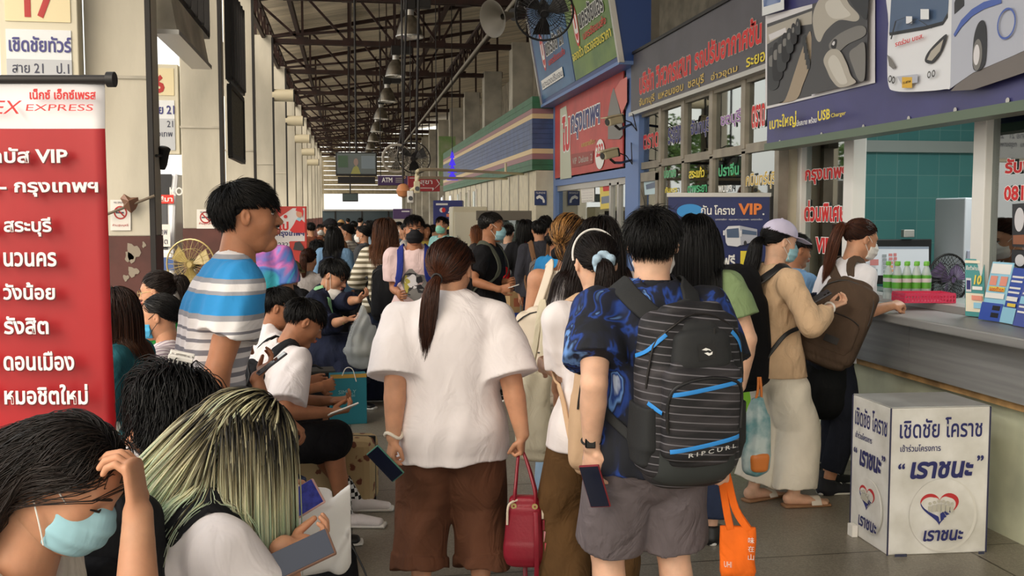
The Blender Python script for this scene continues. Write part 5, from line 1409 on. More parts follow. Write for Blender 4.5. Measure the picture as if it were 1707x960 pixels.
def project_strip(t, pts, wd, c, r, u, n, pr, m, name='stripe', th=.0015):
 P = np.array([c + r * a + u * b + n * .3 for a, b in pts]); P = spline(P, 24)
 for _ in range(16):
  d = sdf(pr, P); P = P - n * (d - .0008)[:, None] * .9
 return ribbon(P, grad(P, pr), wd, th, m, name, t)
def tote(label, c, w_, h_, d_, m, r=A(1, 0, 0), top=None, name='tote_bag', cat='bag', hand=None, mh=None, fold=.006, hw=.022, res=.006, drops=None, taper=1.):
 """soft bag hanging from hand point; c is the bag's middle"""
 c = np.asarray(c, float); r = nrm(r); f = np.cross(UP, r)
 t = thing(name, label, cat, c - UP * h_ * .5)
 pr = [loft([c - UP * h_ * .5, c - UP * h_ * .38, c + UP * h_ * .2, c + UP * h_ * .5], np.array([.46, .5, .49, .48 * taper]) * w_, np.array([.4, .5, .4, .22]) * d_, r, k=.01, ex=2.8, flat=(0, 1))]
 sobj('bag_body', pr + [folds(fold, (.1, 0, 1), 24, 3)], res, m, t)
 if hand is not None:
  for s in (-1, 1):
   q = [c + UP * h_ * .44 - r * w_ * .24 + f * s * d_ * .2, c * .45 + np.asarray(hand) * .55 - r * w_ * .12 + f * s * .008, np.asarray(hand) - r * .008, np.asarray(hand) + r * .008, c * .45 + np.asarray(hand) * .55 + r * w_ * .12 + f * s * .008, c + UP * h_ * .44 + r * w_ * .24 + f * s * d_ * .2]
   q = spline(q, 22); ribbon(q, np.tile(f * s, (22, 1)), hw, .004, mh or m, 'handle', t)
 return t
c_white = cloth('tee_white', (236, 230, 232), .9, .03, .22, 22)
c_brown = cloth('trousers_brown', (104, 68, 50), .9, .12, .35, 24)
c_grey = cloth('shorts_grey', (112, 104, 108), .9, .1, .35, 26)
c_black = cloth('cloth_black', (26, 26, 30), .85, .2, .3)
c_navy = cloth('cloth_navy', (30, 36, 58), .85, .2, .3)
m_redleather = mat('red_leather', (142, 22, 44), .42, var=.1, bump=.08, bs=90)
b0 = gp(748, 4.15)
J = Person('woman in an oversized white t-shirt and rolled brown trousers, seen from behind', b0[0], b0[1], face=8, h=1.49, skin='mid', w=1.25, fat=1.28, female=True, head=(20, 6, 0), hs=1.18, res=.007, al=.98)
J.arm('L', at(655, 738, 4.06), J.r * -.25 - J.f * .8, fd=A(-.16, .1, -1), pn=J.r * .8 + J.f * .4, curl=[.35, .45, .5, .5], thumb=.6)
J.arm('R', at(872, 730, 4.12), J.r * .25 - J.f * .8, fd=A(0, .1, -1), pn=-J.r * .9 + J.f * .2, curl=[.75, .8, .85, .85], thumb=.9)
J.leg('L', J.loc(-.125, 0, .078)); J.leg('R', J.loc(.13, .02, .078))
J.top(c_white, ease=.030, hem=-.105, sleeve=.94, sr=(.068, .080), boxy=.75, flare=.012, neck=.050, fold=.006, freq=22, seed=4)
J.bottom(c_brown, ease=.016, end=.885, r=(.078, .070, .064), fold=.006, cuff=.055, freq=24)
J.body(); J.shoes(mat('shoe_black', (30, 28, 28), .6))
J.facial(eyes=False, mouth=False, brows=False); J.mask(m_maskk, m_strapk)
tie = (-.012, -.105, -.045)
tw = [J.H(*tie), J.H(-.014, -.14, -.065), J.H(-.02, -.155, -.13), J.H(-.03, -.15, -.25), J.H(-.04, -.14, -.37)]
J.hair('tie', n=2200, r=.0012, th=.016, tie=tie, grad_=[(0, (28, 19, 16)), (.05, (30, 20, 16)), (.16, (90, 50, 32)), (.3, (104, 60, 40)), (1, (76, 50, 42))], tail=dict(p=tw, r=[.02, .028, .038, .034, .006], n=1300, flat=.7), var=.4)
MB().tube([J.H(*(np.array(tie) + A(.02 * math.cos(a), -.012, .02 * math.sin(a)))) for a in np.linspace(0, 6.28, 17)], .005, 8).build('hair_tie', m_dark, J.root, True)
phone('green cased phone held low by the woman in the oversized white tee', J.wri['L'] + A(-.035, -.05, -.095), nrm(A(-.66, .1, .72)), nrm(A(.66, -.5, .55)), case=mat('case_green', (64, 118, 104), .35), lens=True)
MB().tube([J.wri['L'] + A(math.cos(a) * .034, math.sin(a) * .03, .01 + .012 * math.sin(a * 2)) for a in np.linspace(0, 6.28, 17)], .007, 8).build('bracelet', mat('bracelet_cream', (222, 214, 200), .8), J.root, True)
c = at(874, 878, 4.1); hnd = J.wri['R'] + A(.0, .01, -.075)
t = thing('handbag', 'dark red leather handbag with pink striped side hanging from her right hand', 'handbag', c - UP * .13)
r_ = nrm(A(1, -.25, 0)); f_ = np.cross(UP, r_)
sobj('bag_body', [loft([c - UP * .11, c - UP * .09, c + UP * .06, c + UP * .10], [.078, .085, .072, .062], [.05, .055, .04, .03], r_, k=.01, ex=4)], .005, m_redleather, t)
for i, mm in enumerate((mat('bag_cream', (220, 206, 186), .5), m_redleather, mat('bag_pink', (206, 140, 150), .5), mat('bag_rose', (188, 74, 84), .5))):
 z = .085 - i * .045; hw_ = .068 + .0045 * i
 MB().prism([c + r_ * (hw_ + .004) + f_ * s * (.028 + .006 * i) + UP * (z - q) for s, q in ((-1, 0), (-1, .042), (1, .042), (1, 0))], r_ * .008).build('side_stripe', mm, t)
for s in (-1, 1):
 q = spline([c + UP * .09 - r_ * .04 + f_ * s * .03, c + UP * .17 - r_ * .035 + f_ * s * .02, hnd - r_ * .004 + UP * .01, c + UP * .17 + r_ * .04 + f_ * s * .02, c + UP * .09 + r_ * .045 + f_ * s * .03], 26)
 MB().tube(q, .0065, 8).build('handle', m_redleather, t, True)
 for x in (-.04, .045): MB().lathe(c + UP * .095 + r_ * x + f_ * s * .034, [(.004, -.003), (.012, -.003), (.012, .003), (.004, .003)], 14, f_).build('ring', m_gold, t, True)
MB().tube(spline([c - r_ * .066 + f_ * -.04 + UP * .02, c - r_ * .06 - f_ * .045 + UP * .1, c - r_ * .02 - f_ * .02 + UP * .12], 12), .005, 8).build('cream_piping', mat('bag_cream', (220, 206, 186), .5), t, True)
q = spline([c + r_ * .05 + UP * .08 - f_ * .06, c + r_ * .055 - UP * .05 - f_ * .075, c + r_ * .05 - UP * .22 - f_ * .05, c + r_ * .02 - UP * .27, c + r_ * .0 - UP * .2 + f_ * .05, c + r_ * .02 - UP * .08 + f_ * .05], 30)
ribbon(q, np.tile(-f_ + r_ * .2, (30, 1)), .02, .004, m_redleather, 'shoulder_strap', t)
def hawaiian():
 m = mat('shirt_blue_print', (30, 70, 150), .85, bump=.2, bs=20)
 N, L, b = nodes_of(m); tc = N.new('ShaderNodeTexCoord')
 n = N.new('ShaderNodeTexNoise'); n.inputs['Scale'].default_value = 6.5; n.inputs['Detail'].default_value = 3; n.inputs['Distortion'].default_value = .7
 mp = N.new('ShaderNodeMapping'); mp.inputs['Scale'].default_value = (1.5, 1.5, .8)
 L.new(tc.outputs['Object'], mp.inputs[0]); L.new(mp.outputs[0], n.inputs[0])
 r = N.new('ShaderNodeValToRGB'); r.color_ramp.interpolation = 'EASE'; e = r.color_ramp.elements
 e[0].position = .40; e[0].color = lin((14, 18, 28)); e[1].position = .74; e[1].color = lin((190, 206, 232))
 for p_, c_ in ((.50, (18, 24, 44)), (.55, (28, 62, 140)), (.6, (18, 28, 56)), (.64, (104, 148, 214)), (.69, (34, 66, 140))):
  x = e.new(p_); x.color = lin(c_)
 L.new(n.outputs[0], r.inputs[0]); L.new(r.outputs[0], b.inputs['Base Color']); return m
b0 = gp(1088, 3.42)
G = Person('young man in a blue patterned shirt and grey shorts, seen from behind', b0[0], b0[1], face=-1, h=1.63, skin='light', w=1.16, fat=1.1, head=(22, 4, 0), hs=1.06, res=.007, al=.93)
G.arm('L', at(986, 742, 3.36), -G.r * .2 - G.f * .8, fd=A(.02, .1, -1), pn=G.r * .75 + G.f * .5, curl=[.3, .42, .5, .55], thumb=.5)
G.arm('R', at(1207, 752, 3.42), G.r * .2 - G.f * .8, fd=A(0, .05, -1), pn=-G.r, curl=[.8, .85, .9, .9], thumb=.9)
G.leg('L', G.loc(-.13, .02, .085)); G.leg('R', G.loc(.13, .0, .085))
G.top(hawaiian(), 'patterned_shirt', ease=.026, hem=-.05, sleeve=.72, sr=(.060, .066), boxy=.5, neck=.046, neckdrop=.0, fold=.004, seed=8)
sobj('collar', [loft([G.nb - G.cu * .02, G.nb + G.cu * .052 + G.hf * .004], [.088, .070], [.084, .070], G.cr, k=.005, flat=(1, 1))], .006, hawaiian(), G.root)
G.bottom(c_grey, 'shorts', ease=.016, end=.46, r=(.074, .070, .068), fold=.0045, freq=26)
G.body(); G.shoes(mat('shoe_grey', (90, 88, 88), .7), sock=m_maskw)
G.facial(eyes=False, mouth=False, brows=False); G.mask(m_maskw, m_strapk)
G.hair('short', (20, 19, 20), n=3200, r=.0011, length=.085, th=.026, spread=.5, comb=(0, .35, -.1), hline=-.17, lift=1.2, var=.4, steps=7)
q = G.wri['L'] + UP * .015; d_ = nrm(G.wri['L'] - G.elb['L']); uu = nrm(np.cross(d_, G.f)); vv = np.cross(d_, uu)
o = MB().tube([q + uu * .031 * math.cos(a) + vv * .027 * math.sin(a) for a in np.linspace(0, 6.28, 25)], .006, 8).build('watch_strap', m_black, G.root, True)
MB().box(q - G.r * .012 - G.f * .03, (.034, .012, .036), (nrm(G.r - G.f * .3), nrm(-G.f), UP)).build('watch_face', m_screen, o, bevel=.004)
phone('phone with a red edge held in his left hand beside the grey shorts', G.wri['L'] + A(.0, -.05, -.125), nrm(A(-.3, -.1, .95)), nrm(A(.75, -.6, .15)), case=mat('case_red', (120, 30, 40), .4))
def bp_stripes():
 m = mat('backpack_print', (40, 40, 44), .75, bump=.1, bs=200)
 N, L, b = nodes_of(m); tc = N.new('ShaderNodeTexCoord')
 mp = N.new('ShaderNodeMapping'); mp.inputs['Rotation'].default_value = (0, math.radians(-6), 0); L.new(tc.outputs['Object'], mp.inputs[0])
 wv = N.new('ShaderNodeTexWave'); wv.bands_direction = 'Z'; wv.inputs['Scale'].default_value = 12.5; wv.inputs['Distortion'].default_value = 0
 L.new(mp.outputs[0], wv.inputs[0])
 r = N.new('ShaderNodeValToRGB'); e = r.color_ramp.elements; e[0].position = .93; e[0].color = (0, 0, 0, 1); e[1].position = .97; e[1].color = (1, 1, 1, 1); L.new(wv.outputs[0], r.inputs[0])
 n = N.new('ShaderNodeTexNoise'); n.inputs['Scale'].default_value = 7; n.inputs['Detail'].default_value = 4; mp2 = N.new('ShaderNodeMapping'); mp2.inputs['Scale'].default_value = (.5, 1, 3); L.new(tc.outputs['Object'], mp2.inputs[0]); L.new(mp2.outputs[0], n.inputs[0])
 r2 = N.new('ShaderNodeMapRange'); r2.inputs[1].default_value = .45; r2.inputs[2].default_value = .75; L.new(n.outputs[0], r2.inputs[0])
 m1 = N.new('ShaderNodeMix'); m1.data_type = 'RGBA'; m1.inputs[6].default_value = lin((22, 22, 26)); m1.inputs[7].default_value = lin((66, 62, 66)); L.new(r2.outputs[0], m1.inputs[0])
 m2 = N.new('ShaderNodeMix'); m2.data_type = 'RGBA'; m2.inputs[7].default_value = lin((104, 102, 108)); L.new(r.outputs[0], m2.inputs[0]); L.new(m1.outputs[2], m2.inputs[6]); L.new(m2.outputs[2], b.inputs['Base Color'])
 return m
m_bpk = mat('backpack_black', (34, 36, 38), .8, var=.1, bump=.1, bs=150); m_bpb = mat('backpack_blue', (48, 140, 220), .5); m_bpp = bp_stripes(); m_bpd = mat('backpack_olive', (46, 50, 50), .85)
def gdet(t, c, r, u, n, pr):
 pr = list(pr)
 q = c + n * .085 - u * .035
 fp = [loft([q - u * .165, q - u * .13, q + u * .09, q + u * .135], [.11, .135, .135, .11], [.03, .045, .05, .03], r, k=.01, ex=3.2)]
 sobj('front_pocket', fp, .005, m_bpp, t)
 top_ = [loft([c + n * .07 + u * .12, c + n * .065 + u * .17, c + n * .05 + u * .21], [.105, .098, .07], [.05, .045, .03], r, k=.01, ex=3)]
 sobj('top_pocket', top_, .005, m_bpk, t)
 allp = pr + fp + top_
 z = [(-.128, -.07), (-.13, .03), (-.10, .085), (0, .105), (.10, .085), (.13, .03), (.128, -.07)]
 P = spline([q + r * a + u * b + n * .1 for a, b in z], 40)
 for _ in range(12): P = P - n * (sdf(allp, P) - .001)[:, None] * .9
 MB().tube(P, .0055, 8).build('pocket_zip', m_black, t, True)
 for pts, wd in (([(-.12, .018), (0, .034), (.125, .052)], .015), ([(-.12, -.165), (0, -.150), (.125, -.132)], .015), ([(-.185, .12), (-.15, .17), (-.12, .20)], .014), ([(.11, .2), (.14, .17), (.16, .13)], .014), ([(-.17, -.02), (-.14, -.045)], .014)):
  project_strip(t, pts, wd, c, r, u, n, allp, m_bpb, 'blue_stripe')
 project_text(t, 'R I P C U R L', -.06, -.186, .112, -.172, c, r, u, n, allp, m_txwh, .02, skew=.11)
 logo_patch(t, [(-.032, .122), (.026, .128), (.024, .178), (-.034, .172)], c, r, u, n, allp, m_black, 'badge', .002)
 logo_patch(t, [(-.022, .156), (-.008, .162), (.006, .157), (.012, .151), (.002, .155), (-.006, .153)], c, r, u, n, allp, m_txwh, 'badge_wave', .004)
 logo_patch(t, [(-.014, .146), (-.002, .148), (.010, .143), (.016, .15), (.014, .141), (.002, .137)], c, r, u, n, allp, m_txwh, 'badge_wave', .004)
 bt = c - u * .205
 sobj('bag_base', [loft([bt - u * .035, bt, bt + u * .03], [.13, .165, .17], [.07, .105, .10], r, k=.01, ex=3)], .006, m_bpd, t)
 for s in (-1, 1):
  k_ = c - u * .11 + r * s * .158 - n * .0
  sobj('side_pocket', [loft([k_ - u * .10, k_ - u * .05, k_ + u * .075], [.03, .036, .032], [.06, .075, .07], r, k=.01, ex=3, flat=(0, 1))], .006, m_bpk, t)
 for x, zz in ((-.135, -.06), (.03, .215)):
  w3_ = c + r * x + u * zz + n * .2
  for _ in range(10): w3_ = w3_ - n * (sdf(allp, w3_[None])[0] - .006) * .9
  MB().box(w3_ - u * .015, (.008, .006, .04), (r, n, u)).build('zip_puller', m_dark, t, bevel=.002)
backpack('large black striped backpack with blue bands worn over the blue patterned shirt', G,   .355, .50, .18, m_bpp, sc=.115, xo=.035, drop=-.045, strap_m=m_bpk, strap_w=.075, detail=gdet, yaw=8, tilt=4)
m_orange = cloth('bag_orange', (234, 108, 30), .8, .1, .3)
def obag():
 c = at(1232, 918, 3.42); hnd = G.wri['R'] + A(0, 0, -.075)
 t = tote('bright orange tote bag with white characters hanging at the right of the grey shorts', c, .125, .17, .05, m_orange, nrm(A(1, -.35, 0)), hand=hnd, hw=.026)
 r = nrm(A(1, -.35, 0)); n = nrm(A(-.35, -1, 0))
 pr = [loft([c - UP * .085, c - UP * .065, c + UP * .03, c + UP * .085], np.array([.46, .5, .49, .48]) * .125, np.array([.4, .5, .4, .22]) * .05, r, ex=2.8)]
 for i, ch in enumerate('味在山'): project_text(t, ch, .028, .035 - i * .028, .048, .055 - i * .028, c, r, UP, n, pr, m_txwh, .01, off=.006)
 project_text(t, 'UHI', -.05, -.05, -.025, -.03, c, r, UP, n, pr, m_txwh, .01, off=.006)
obag()
c_beige = cloth('cardigan_beige', (214, 182, 148), .95, .06, .35, 34); c_cream = cloth('trousers_cream', (238, 230, 214), .9, .04, .3, 20)
b0 = gp(1292, 5.65)
R_ = Person('woman in a lilac cap, beige cardigan and cream wide trousers, facing the counter', b0[0], b0[1], face=80, h=1.58, skin='light', fat=.95, female=True, head=(6, 10, 0), res=.008)
R_.arm('R', at(1384, 512, 5.55), -R_.f * .6 - UP * .6 + R_.r * .6, fd=nrm(A(.9, .1, .25)), pn=UP * .8 + A(-.3, 0, 0), curl=.55, thumb=.6)
R_.arm('L', at(1376, 520, 5.8), -R_.f * .6 - UP * .6 - R_.r * .5, fd=nrm(A(.9, -.1, .2)), pn=UP, curl=.5)
R_.leg('L', R_.loc(-.09, -.05, .08)); R_.leg('R', R_.loc(.09, .10, .08))
R_.top(c_beige, 'cardigan', ease=.022, hem=-.055, sleeve=1.62, sr=(.052, .036), neck=.048, flare=.015, fold=.005, seed=11)
R_.bottom(c_cream, ease=.022, end=.95, r=(.075, .078, .082), fold=.007, freq=22, waist=.1)
R_.body(bare_feet=True); R_.shoes(mat('sandal_white', (226, 218, 206), .6), mat('sandal_sole', (150, 110, 78), .7), sandal=True)
R_.facial(mouth=False); R_.mask(m_maskb)
tie = (0, -.11, .0)
R_.hair('tie', (24, 22, 24), n=900, r=.0014, th=.012, tie=tie, tail=dict(p=[R_.H(*tie), R_.H(0, -.145, -.04), R_.H(0, -.15, -.14), R_.H(0, -.16, -.26), R_.H(.0, -.17, -.40)], r=[.018, .035, .045, .04, .012], n=700), var=.3)
m_cap = cloth('cap_lilac', (206, 200, 226), .85, .03, .15)
def cap(p, m, vis=.075, name='cap', hi=.098):
 q = p.hs; ax = p.hax
 pr = [ell(p.H(0, -.010, .045), A(.089, .110, .090) * q, ax), half(p.H(0, 0, .042), -p.hu + p.hf * -.12)]
 o = sobj(name, pr, .005, m, p.root)
 vz = [loft([p.H(0, .06, .040), p.H(0, .115, .036), p.H(0, .115 + vis, .018)], A(.078, .072, .042) * q, A(.006, .005, .004) * q, p.hr, k=.004, ex=2)]
 sobj('visor', vz, .004, m, o)
 MB().lathe(p.H(0, -.010, .134), [(0, .006), (.007, .004), (.008, 0)], 12, p.hu).build('button', m, o, True)
 return o
cap(R_, m_cap)
MB().tube([R_.H(.014 * math.cos(a), -.112 - .0, .014 * math.sin(a)) for a in np.linspace(0, 6.28, 13)], .006, 6).build('hair_tie', mat('tie_gold', (190, 160, 110), .6), R_.root, True)
MB().tube([R_.wri['R'] - nrm(R_.wri['R'] - R_.elb['R']) * .01 + nrm(np.cross(nrm(R_.wri['R'] - R_.elb['R']), UP)) * .029 * math.cos(a) + UP * .029 * math.sin(a) for a in np.linspace(0, 6.28, 17)], .007, 8).build('bracelet', m_maskw, R_.root, True)
phone('dark phone held up by the woman in the lilac cap', at(1362, 497, 5.5), nrm(A(.75, -.2, .45)), nrm(A(.1, 1, .2)), lens=True)
def pull(t, c, r, u, n, pr):
 w_ = c + u * -.03 - r * .03 + n * .2
 for _ in range(10): w_ = w_ - n * (sdf(pr, w_[None])[0] - .008) * .9
 MB().tube([w_ + u * .04, w_, w_ - u * .02], .005, 6).build('zip_puller', m_alu, t, True)
 MB().tube(spline([w_ - u * .02, w_ - u * .035 + r * .012, w_ - u * .055, w_ - u * .035 - r * .012, w_ - u * .02], 13), .003, 6).build('cord_loop', mat('cord_aqua', (96, 190, 200), .6), t, True)
backpack('large plain black backpack on the woman in the lilac cap', R_, .33, .52, .31, cloth('bag_black', (20, 20, 23), .85, .2, .2), sc=.15, pocket=(cloth('bag_black', (20, 20, 23)), .22, -.08), strap_m=m_black, strap_w=.055, detail=pull, tilt=6)
m_plas = mat('bag_plastic', (206, 222, 222), .35, rgb2=(70, 150, 160), vs=9); m_plas2 = mat('bag_plastic_orange', (226, 132, 60), .4)
c = at(1262, 722, 5.4)
t = thing('shopping_bag', 'white and teal patterned plastic shopping bag beside the cream trousers', 'bag', c - UP * .19)
pr = [loft([c - UP * .18, c - UP * .12, c + UP * .08, c + UP * .17], [.075, .085, .07, .03], [.05, .06, .05, .02], A(1, 0, 0), k=.01)]
sobj('bag_body', pr + [folds(.008, (0, .1, 1), 40, 5)], .006, m_plas, t)
sobj('orange_panel', [loft([c - UP * .17 + A(0, -.03, 0), c - UP * .13 + A(0, -.03, 0)], [.05, .055], [.034, .036], A(1, 0, 0), k=.01, ex=3)], .006, m_plas2, t)
MB().tube(spline([c + UP * .15 - A(.02, 0, 0), c + UP * .23, c + UP * .3 + A(.01, .02, 0)], 8), .007, 6).build('handle', m_plas2, t, True)
MB().tube(spline([c + UP * .15 + A(.02, 0, 0), c + UP * .23 + A(.02, 0, 0), c + UP * .3 + A(.02, .02, 0)], 8), .007, 6).build('handle', m_plas2, t, True)
c_polo = cloth('polo_white', (232, 230, 236), .9, .03, .2); c_dk = cloth('trousers_navy', (34, 38, 50), .9, .15, .3)
b0 = gp(1392, 5.95)
T_ = Person('woman with a long auburn ponytail leaning on the steel counter', b0[0], b0[1], face=84, h=1.62, skin='mid', fat=.95, female=True, head=(4, 16, 0), lean=14, hunch=8, res=.008, off=(0, -.04))
T_.arm('R', A(3.06, T_.base[1] - .26, 1.13), -T_.f * .4 - UP * .8 + T_.r * .5, fd=nrm(A(.9, .35, .15)), pn=nrm(A(.1, .4, -.8)), curl=.6, thumb=.7)
T_.arm('L', A(2.90, T_.base[1] - .02, 1.22), -T_.f * .4 - UP * .9 - T_.r * .4, fd=nrm(A(.5, -.4, .75)), pn=nrm(A(.3, -.8, 0)), curl=.75, thumb=.8)
T_.leg('L', T_.loc(-.08, .05, .085)); T_.leg('R', T_.loc(.08, -.05, .085))
T_.top(c_polo, 'polo_shirt', ease=.016, hem=-.03, sleeve=.62, sr=(.050, .050), neck=.046, neckdrop=.004, fold=.004, seed=13)
sobj('collar', [loft([T_.nb - T_.cu * .01, T_.nb + T_.cu * .028], [.072, .056], [.066, .056], T_.cr, k=.005, flat=(1, 1))], .006, c_polo, T_.root)
for k in 'LR':
 q = T_.shl[k] + (T_.elb[k] - T_.shl[k]) * .6; d_ = nrm(T_.elb[k] - T_.shl[k])
 sobj('sleeve_band', [loft([q - d_ * .008, q + d_ * .006], [.086, .086], k=.004, flat=(1, 1))], .006, c_navy, T_.root)
q = T_.shl['R'] + (T_.elb['R'] - T_.shl['R']) * .42
MB().lathe(q + nrm(A(.2, -1, .25)) * .079, [(0, .004), (.02, .003), (.022, 0)], 20, nrm(A(.2, -1, .25))).build('sleeve_badge', m_txred, T_.root, True)
T_.bottom(c_dk, ease=.016, end=.93, r=(.066, .054, .044), fold=.002)
T_.body(); T_.shoes(mat('shoe_canvas', (34, 36, 44), .8), m_white); T_.facial(mouth=False); T_.mask(m_maskw)
c_jk = cloth('jacket_black', (22, 24, 26), .9, .15, .3)
q = T_.spine(0.)[0]
sobj('tied_jacket', [loft([T_.spine(.06)[0], T_.spine(.0)[0], q - UP * .2 - T_.f * .02, q - UP * .29], [.15, .175, .185, .17], [.12, .14, .15, .14], T_.r, k=.02, flat=(1, 0)), folds(.012, (0, .1, 1), 26, 6)], .009, c_jk, T_.root)
tie = (0, -.10, .045)
T_.hair('tie', n=1000, r=.0014, th=.013, tie=tie, grad_=[(0, (58, 34, 26)), (.3, (110, 62, 42)), (1, (128, 76, 52))], tail=dict(p=[T_.H(*tie), T_.H(0, -.15, .04), T_.H(0, -.17, -.05), T_.H(-.01, -.16, -.18), T_.H(-.02, -.15, -.33)], r=[.014, .03, .034, .03, .008], n=600), var=.35)
c_bkbr = cloth('bag_brown', (84, 68, 56), .85, .1, .25)
def tdet(t, c, r, u, n, pr):
 logo_patch(t, [(-.02, -.15), (.06, -.15), (.06, -.11), (-.02, -.11)], c, r, u, n, pr, m_dark, 'label_patch', .026)
backpack('brown canvas backpack slung low on the woman writing at the counter', T_, .33, .44, .15, c_bkbr, sc=.10, pocket=(c_bkbr, .2, -.08), strap_w=.06, detail=tdet, drop=.02, tilt=-4, gap=.02, yaw=48, xo=.10)
h_ = T_.wri['L'] + nrm(A(.5, -.4, .75)) * .09
tag(MB().tube([h_ + A(-.01, -.02, .07), h_ + A(.02, -.03, -.06)], .004, 8).build('pen', mat('pen_white', (226, 228, 232), .3), smooth=True), 'slim white pen held by the woman at the counter', 'pen')
b0 = gp(1322, 6.5)
Q2 = Person('person in a blue shirt and black trousers behind the lilac cap woman', b0[0], b0[1], face=78, h=1.50, skin='tan', head=(10, 12, 0), res=.011)
Q2.arm('R', Q2.loc(.12, .3, .98), -Q2.f - UP * .5, curl=.4); Q2.arm('L', Q2.loc(-.12, .3, .98), -Q2.f - UP * .5, curl=.4)
Q2.leg('R', Q2.loc(.09, -.05, .08)); Q2.leg('L', Q2.loc(-.09, .1, .08))
Q2.top(cloth('shirt_sky', (112, 150, 190), .9, .08), 'shirt', ease=.02, hem=-.06, sleeve=.6); Q2.bottom(c_black, end=.95, r=(.064, .054, .05))
Q2.body(); Q2.shoes(mat('shoe_black', (30, 28, 28), .6), mat('sole_black', (24, 24, 24), .7)); Q2.facial(); Q2.hair('short', (26, 24, 24), n=600, r=.002, length=.06, th=.018)
c = at(1360, 622, 6.2)
t = tote('small cream cloth pouch hanging behind the cream trousers', c, .10, .13, .05, cloth('pouch_cream', (214, 202, 176)), A(1, 0, 0), hand=c + A(-.02, 0, .2), name='pouch', hw=.014)
c = at(1352, 600, 6.15)
g0 = at(96, 790, 1.92)
A_ = Person('girl with long dark hair and pale blue face mask resting her forehead on her hand', g0[0] - .10, g0[1], face=96, h=1.60, skin='mid', fat=.9, female=True, pz=.50, lean=8, hunch=20, head=(12, 34, -6), hs=.95, res=.007)
def shift_head(p, target):
 """slide the seat so the head lands on a world point"""
 d = np.asarray(target) - p.hc
 for k in ('hc', 'nb', 'pel', 'base'): setattr(p, k, getattr(p, k) + d * (A(1, 1, 0) if k == 'base' else 1))
 p.sp = [q + d for q in p.sp]; p.pz += d[2]
 for D in (p.shl, p.hip):
  for k in D: D[k] = D[k] + d
 p.root.location = p.base; _MAT[p.root.name] = np.array(Matrix.Translation(p.base) @ Matrix.Rotation(-math.radians(p.face), 4, 'Z'))
 return p
def sit(p, fwd=.30, kz=.47, spread=.10, foot=.04, l=0., r=0.):
 h = p.h
 for k, sg, e in (('L', -1, l), ('R', 1, r)):
  kn = p.hip[k] + p.f * .24 * h + p.r * sg * spread * .5
  p.leg(k, A(kn[0], kn[1], 0) + p.f * (foot + e) + p.r * sg * .02 + UP * .05 * h, hint=UP * .9 + p.f * .5)
 return p
shift_head(A_, at(118, 802, 1.76))
foreh = A_.H(.030, .088, .045)
wr = at(230, 856, 1.70)
A_.arm('R', wr, UP * -.9 + A(.3, -.3, 0), fd=nrm(A(-.10, .10, 1)), pn=nrm(A(-1, .15, .1)), curl=[.50, .54, .58, .62], thumb=.4)
A_.arm('L', A_.loc(-.12, .35, .62), -UP, curl=.4)
sit(A_)
c_off = cloth('top_offwhite', (222, 214, 204), .9, .05, .25)
A_.top(c_off, 'cut_out_top', ease=.008, hem=-.02, sleeve=.42, sr=(.044, .044), neck=.066, neckdrop=.02, fold=.003)
A_.bottom(c_navy, end=.93, r=(.06, .05, .042)); A_.body(head_res=.0035, hand_res=.0026); A_.shoes(m_white)
A_.facial(closed=True, mouth=False); A_.mask(m_maskb, res=.003)
def hairgrad(b, m, t): return [(0, b), (.45, m), (1, t)]
A_.hair('long', n=3600, r=.0011, length=.50, th=.018, grad_=hairgrad((26, 21, 20), (58, 46, 42), (70, 56, 48)), part=.03, face_gap=.086, tuck=True, volume=.02, var=.3, hline=-.10, steps=18, v0=lambda U, sx: np.concatenate([sx * (.25 + .3 * np.clip(U[:, 2:3], 0, 1)), -1.1 + 0 * sx, .2 + 0 * sx], 1), sweep=A(-.75, .05, 0))
g0 = at(395, 760, 2.22)
B_ = Person('girl with long pale green and blond dyed hair bent over a phone', g0[0], g0[1], face=62, h=1.58, skin='mid', female=True, pz=.48, lean=8, hunch=22, head=(2, 34, 0), hs=1.10, res=.007, fat=1.08, w=1.05)
shift_head(B_, at(408, 742, 2.40))
B_.arm('R', at(474, 912, 2.30), -UP * .8 + B_.r * .4 - B_.f * .3, fd=nrm(A(.9, .25, .05)), pn=nrm(A(-.1, .2, .9)), curl=[.45, .5, .55, .6], thumb=.8)
B_.arm('L', at(458, 845, 2.64), -UP * .8 - B_.r * .3 - B_.f * .3, fd=nrm(A(.9, -.1, .25)), pn=nrm(A(-.2, -.4, .8)), curl=[.5, .55, .6, .6], thumb=.8)
sit(B_)
B_.top(c_white, ease=.020, hem=-.05, sleeve=.80, sr=(.056, .060), neck=.050, fold=.005, seed=21, res=.006)
B_.bottom(c_navy, end=.93, r=(.064, .052, .046)); B_.body(hand_res=.0028); B_.shoes(m_white); B_.facial(); B_.mask(m_maskw)
MB().tube(spline([B_.shl['R'] + B_.cu * .048 + B_.cf * .05 , B_.shl['R'] + B_.cu * .05 + B_.r * .016, B_.shl['R'] + B_.cu * .03 - B_.cf * .05], 9), .0018, 6).build('shoulder_seam', c_white, B_.root, True)
B_.hair('long', n=4600, r=.0021, length=.37, th=.024, grad_=[(0, (26, 24, 24)), (.15, (34, 31, 30)), (.28, (156, 146, 112)), (.42, (246, 242, 208)), (.72, (214, 234, 208)), (1, (236, 240, 218))], part=.01, face_gap=.074, volume=.03, var=.16, col2=(120, 110, 84), mix2=.05, hline=-.18, steps=18, v0=lambda U, sx: np.concatenate([sx * .9, -.5 + 0 * sx, .2 + 0 * sx], 1), sweep=A(-.72, -.05, -.05), sw_w=lambda U: (U[:, 1] < .25) * (U[:, 0] < .55) * 1.0)
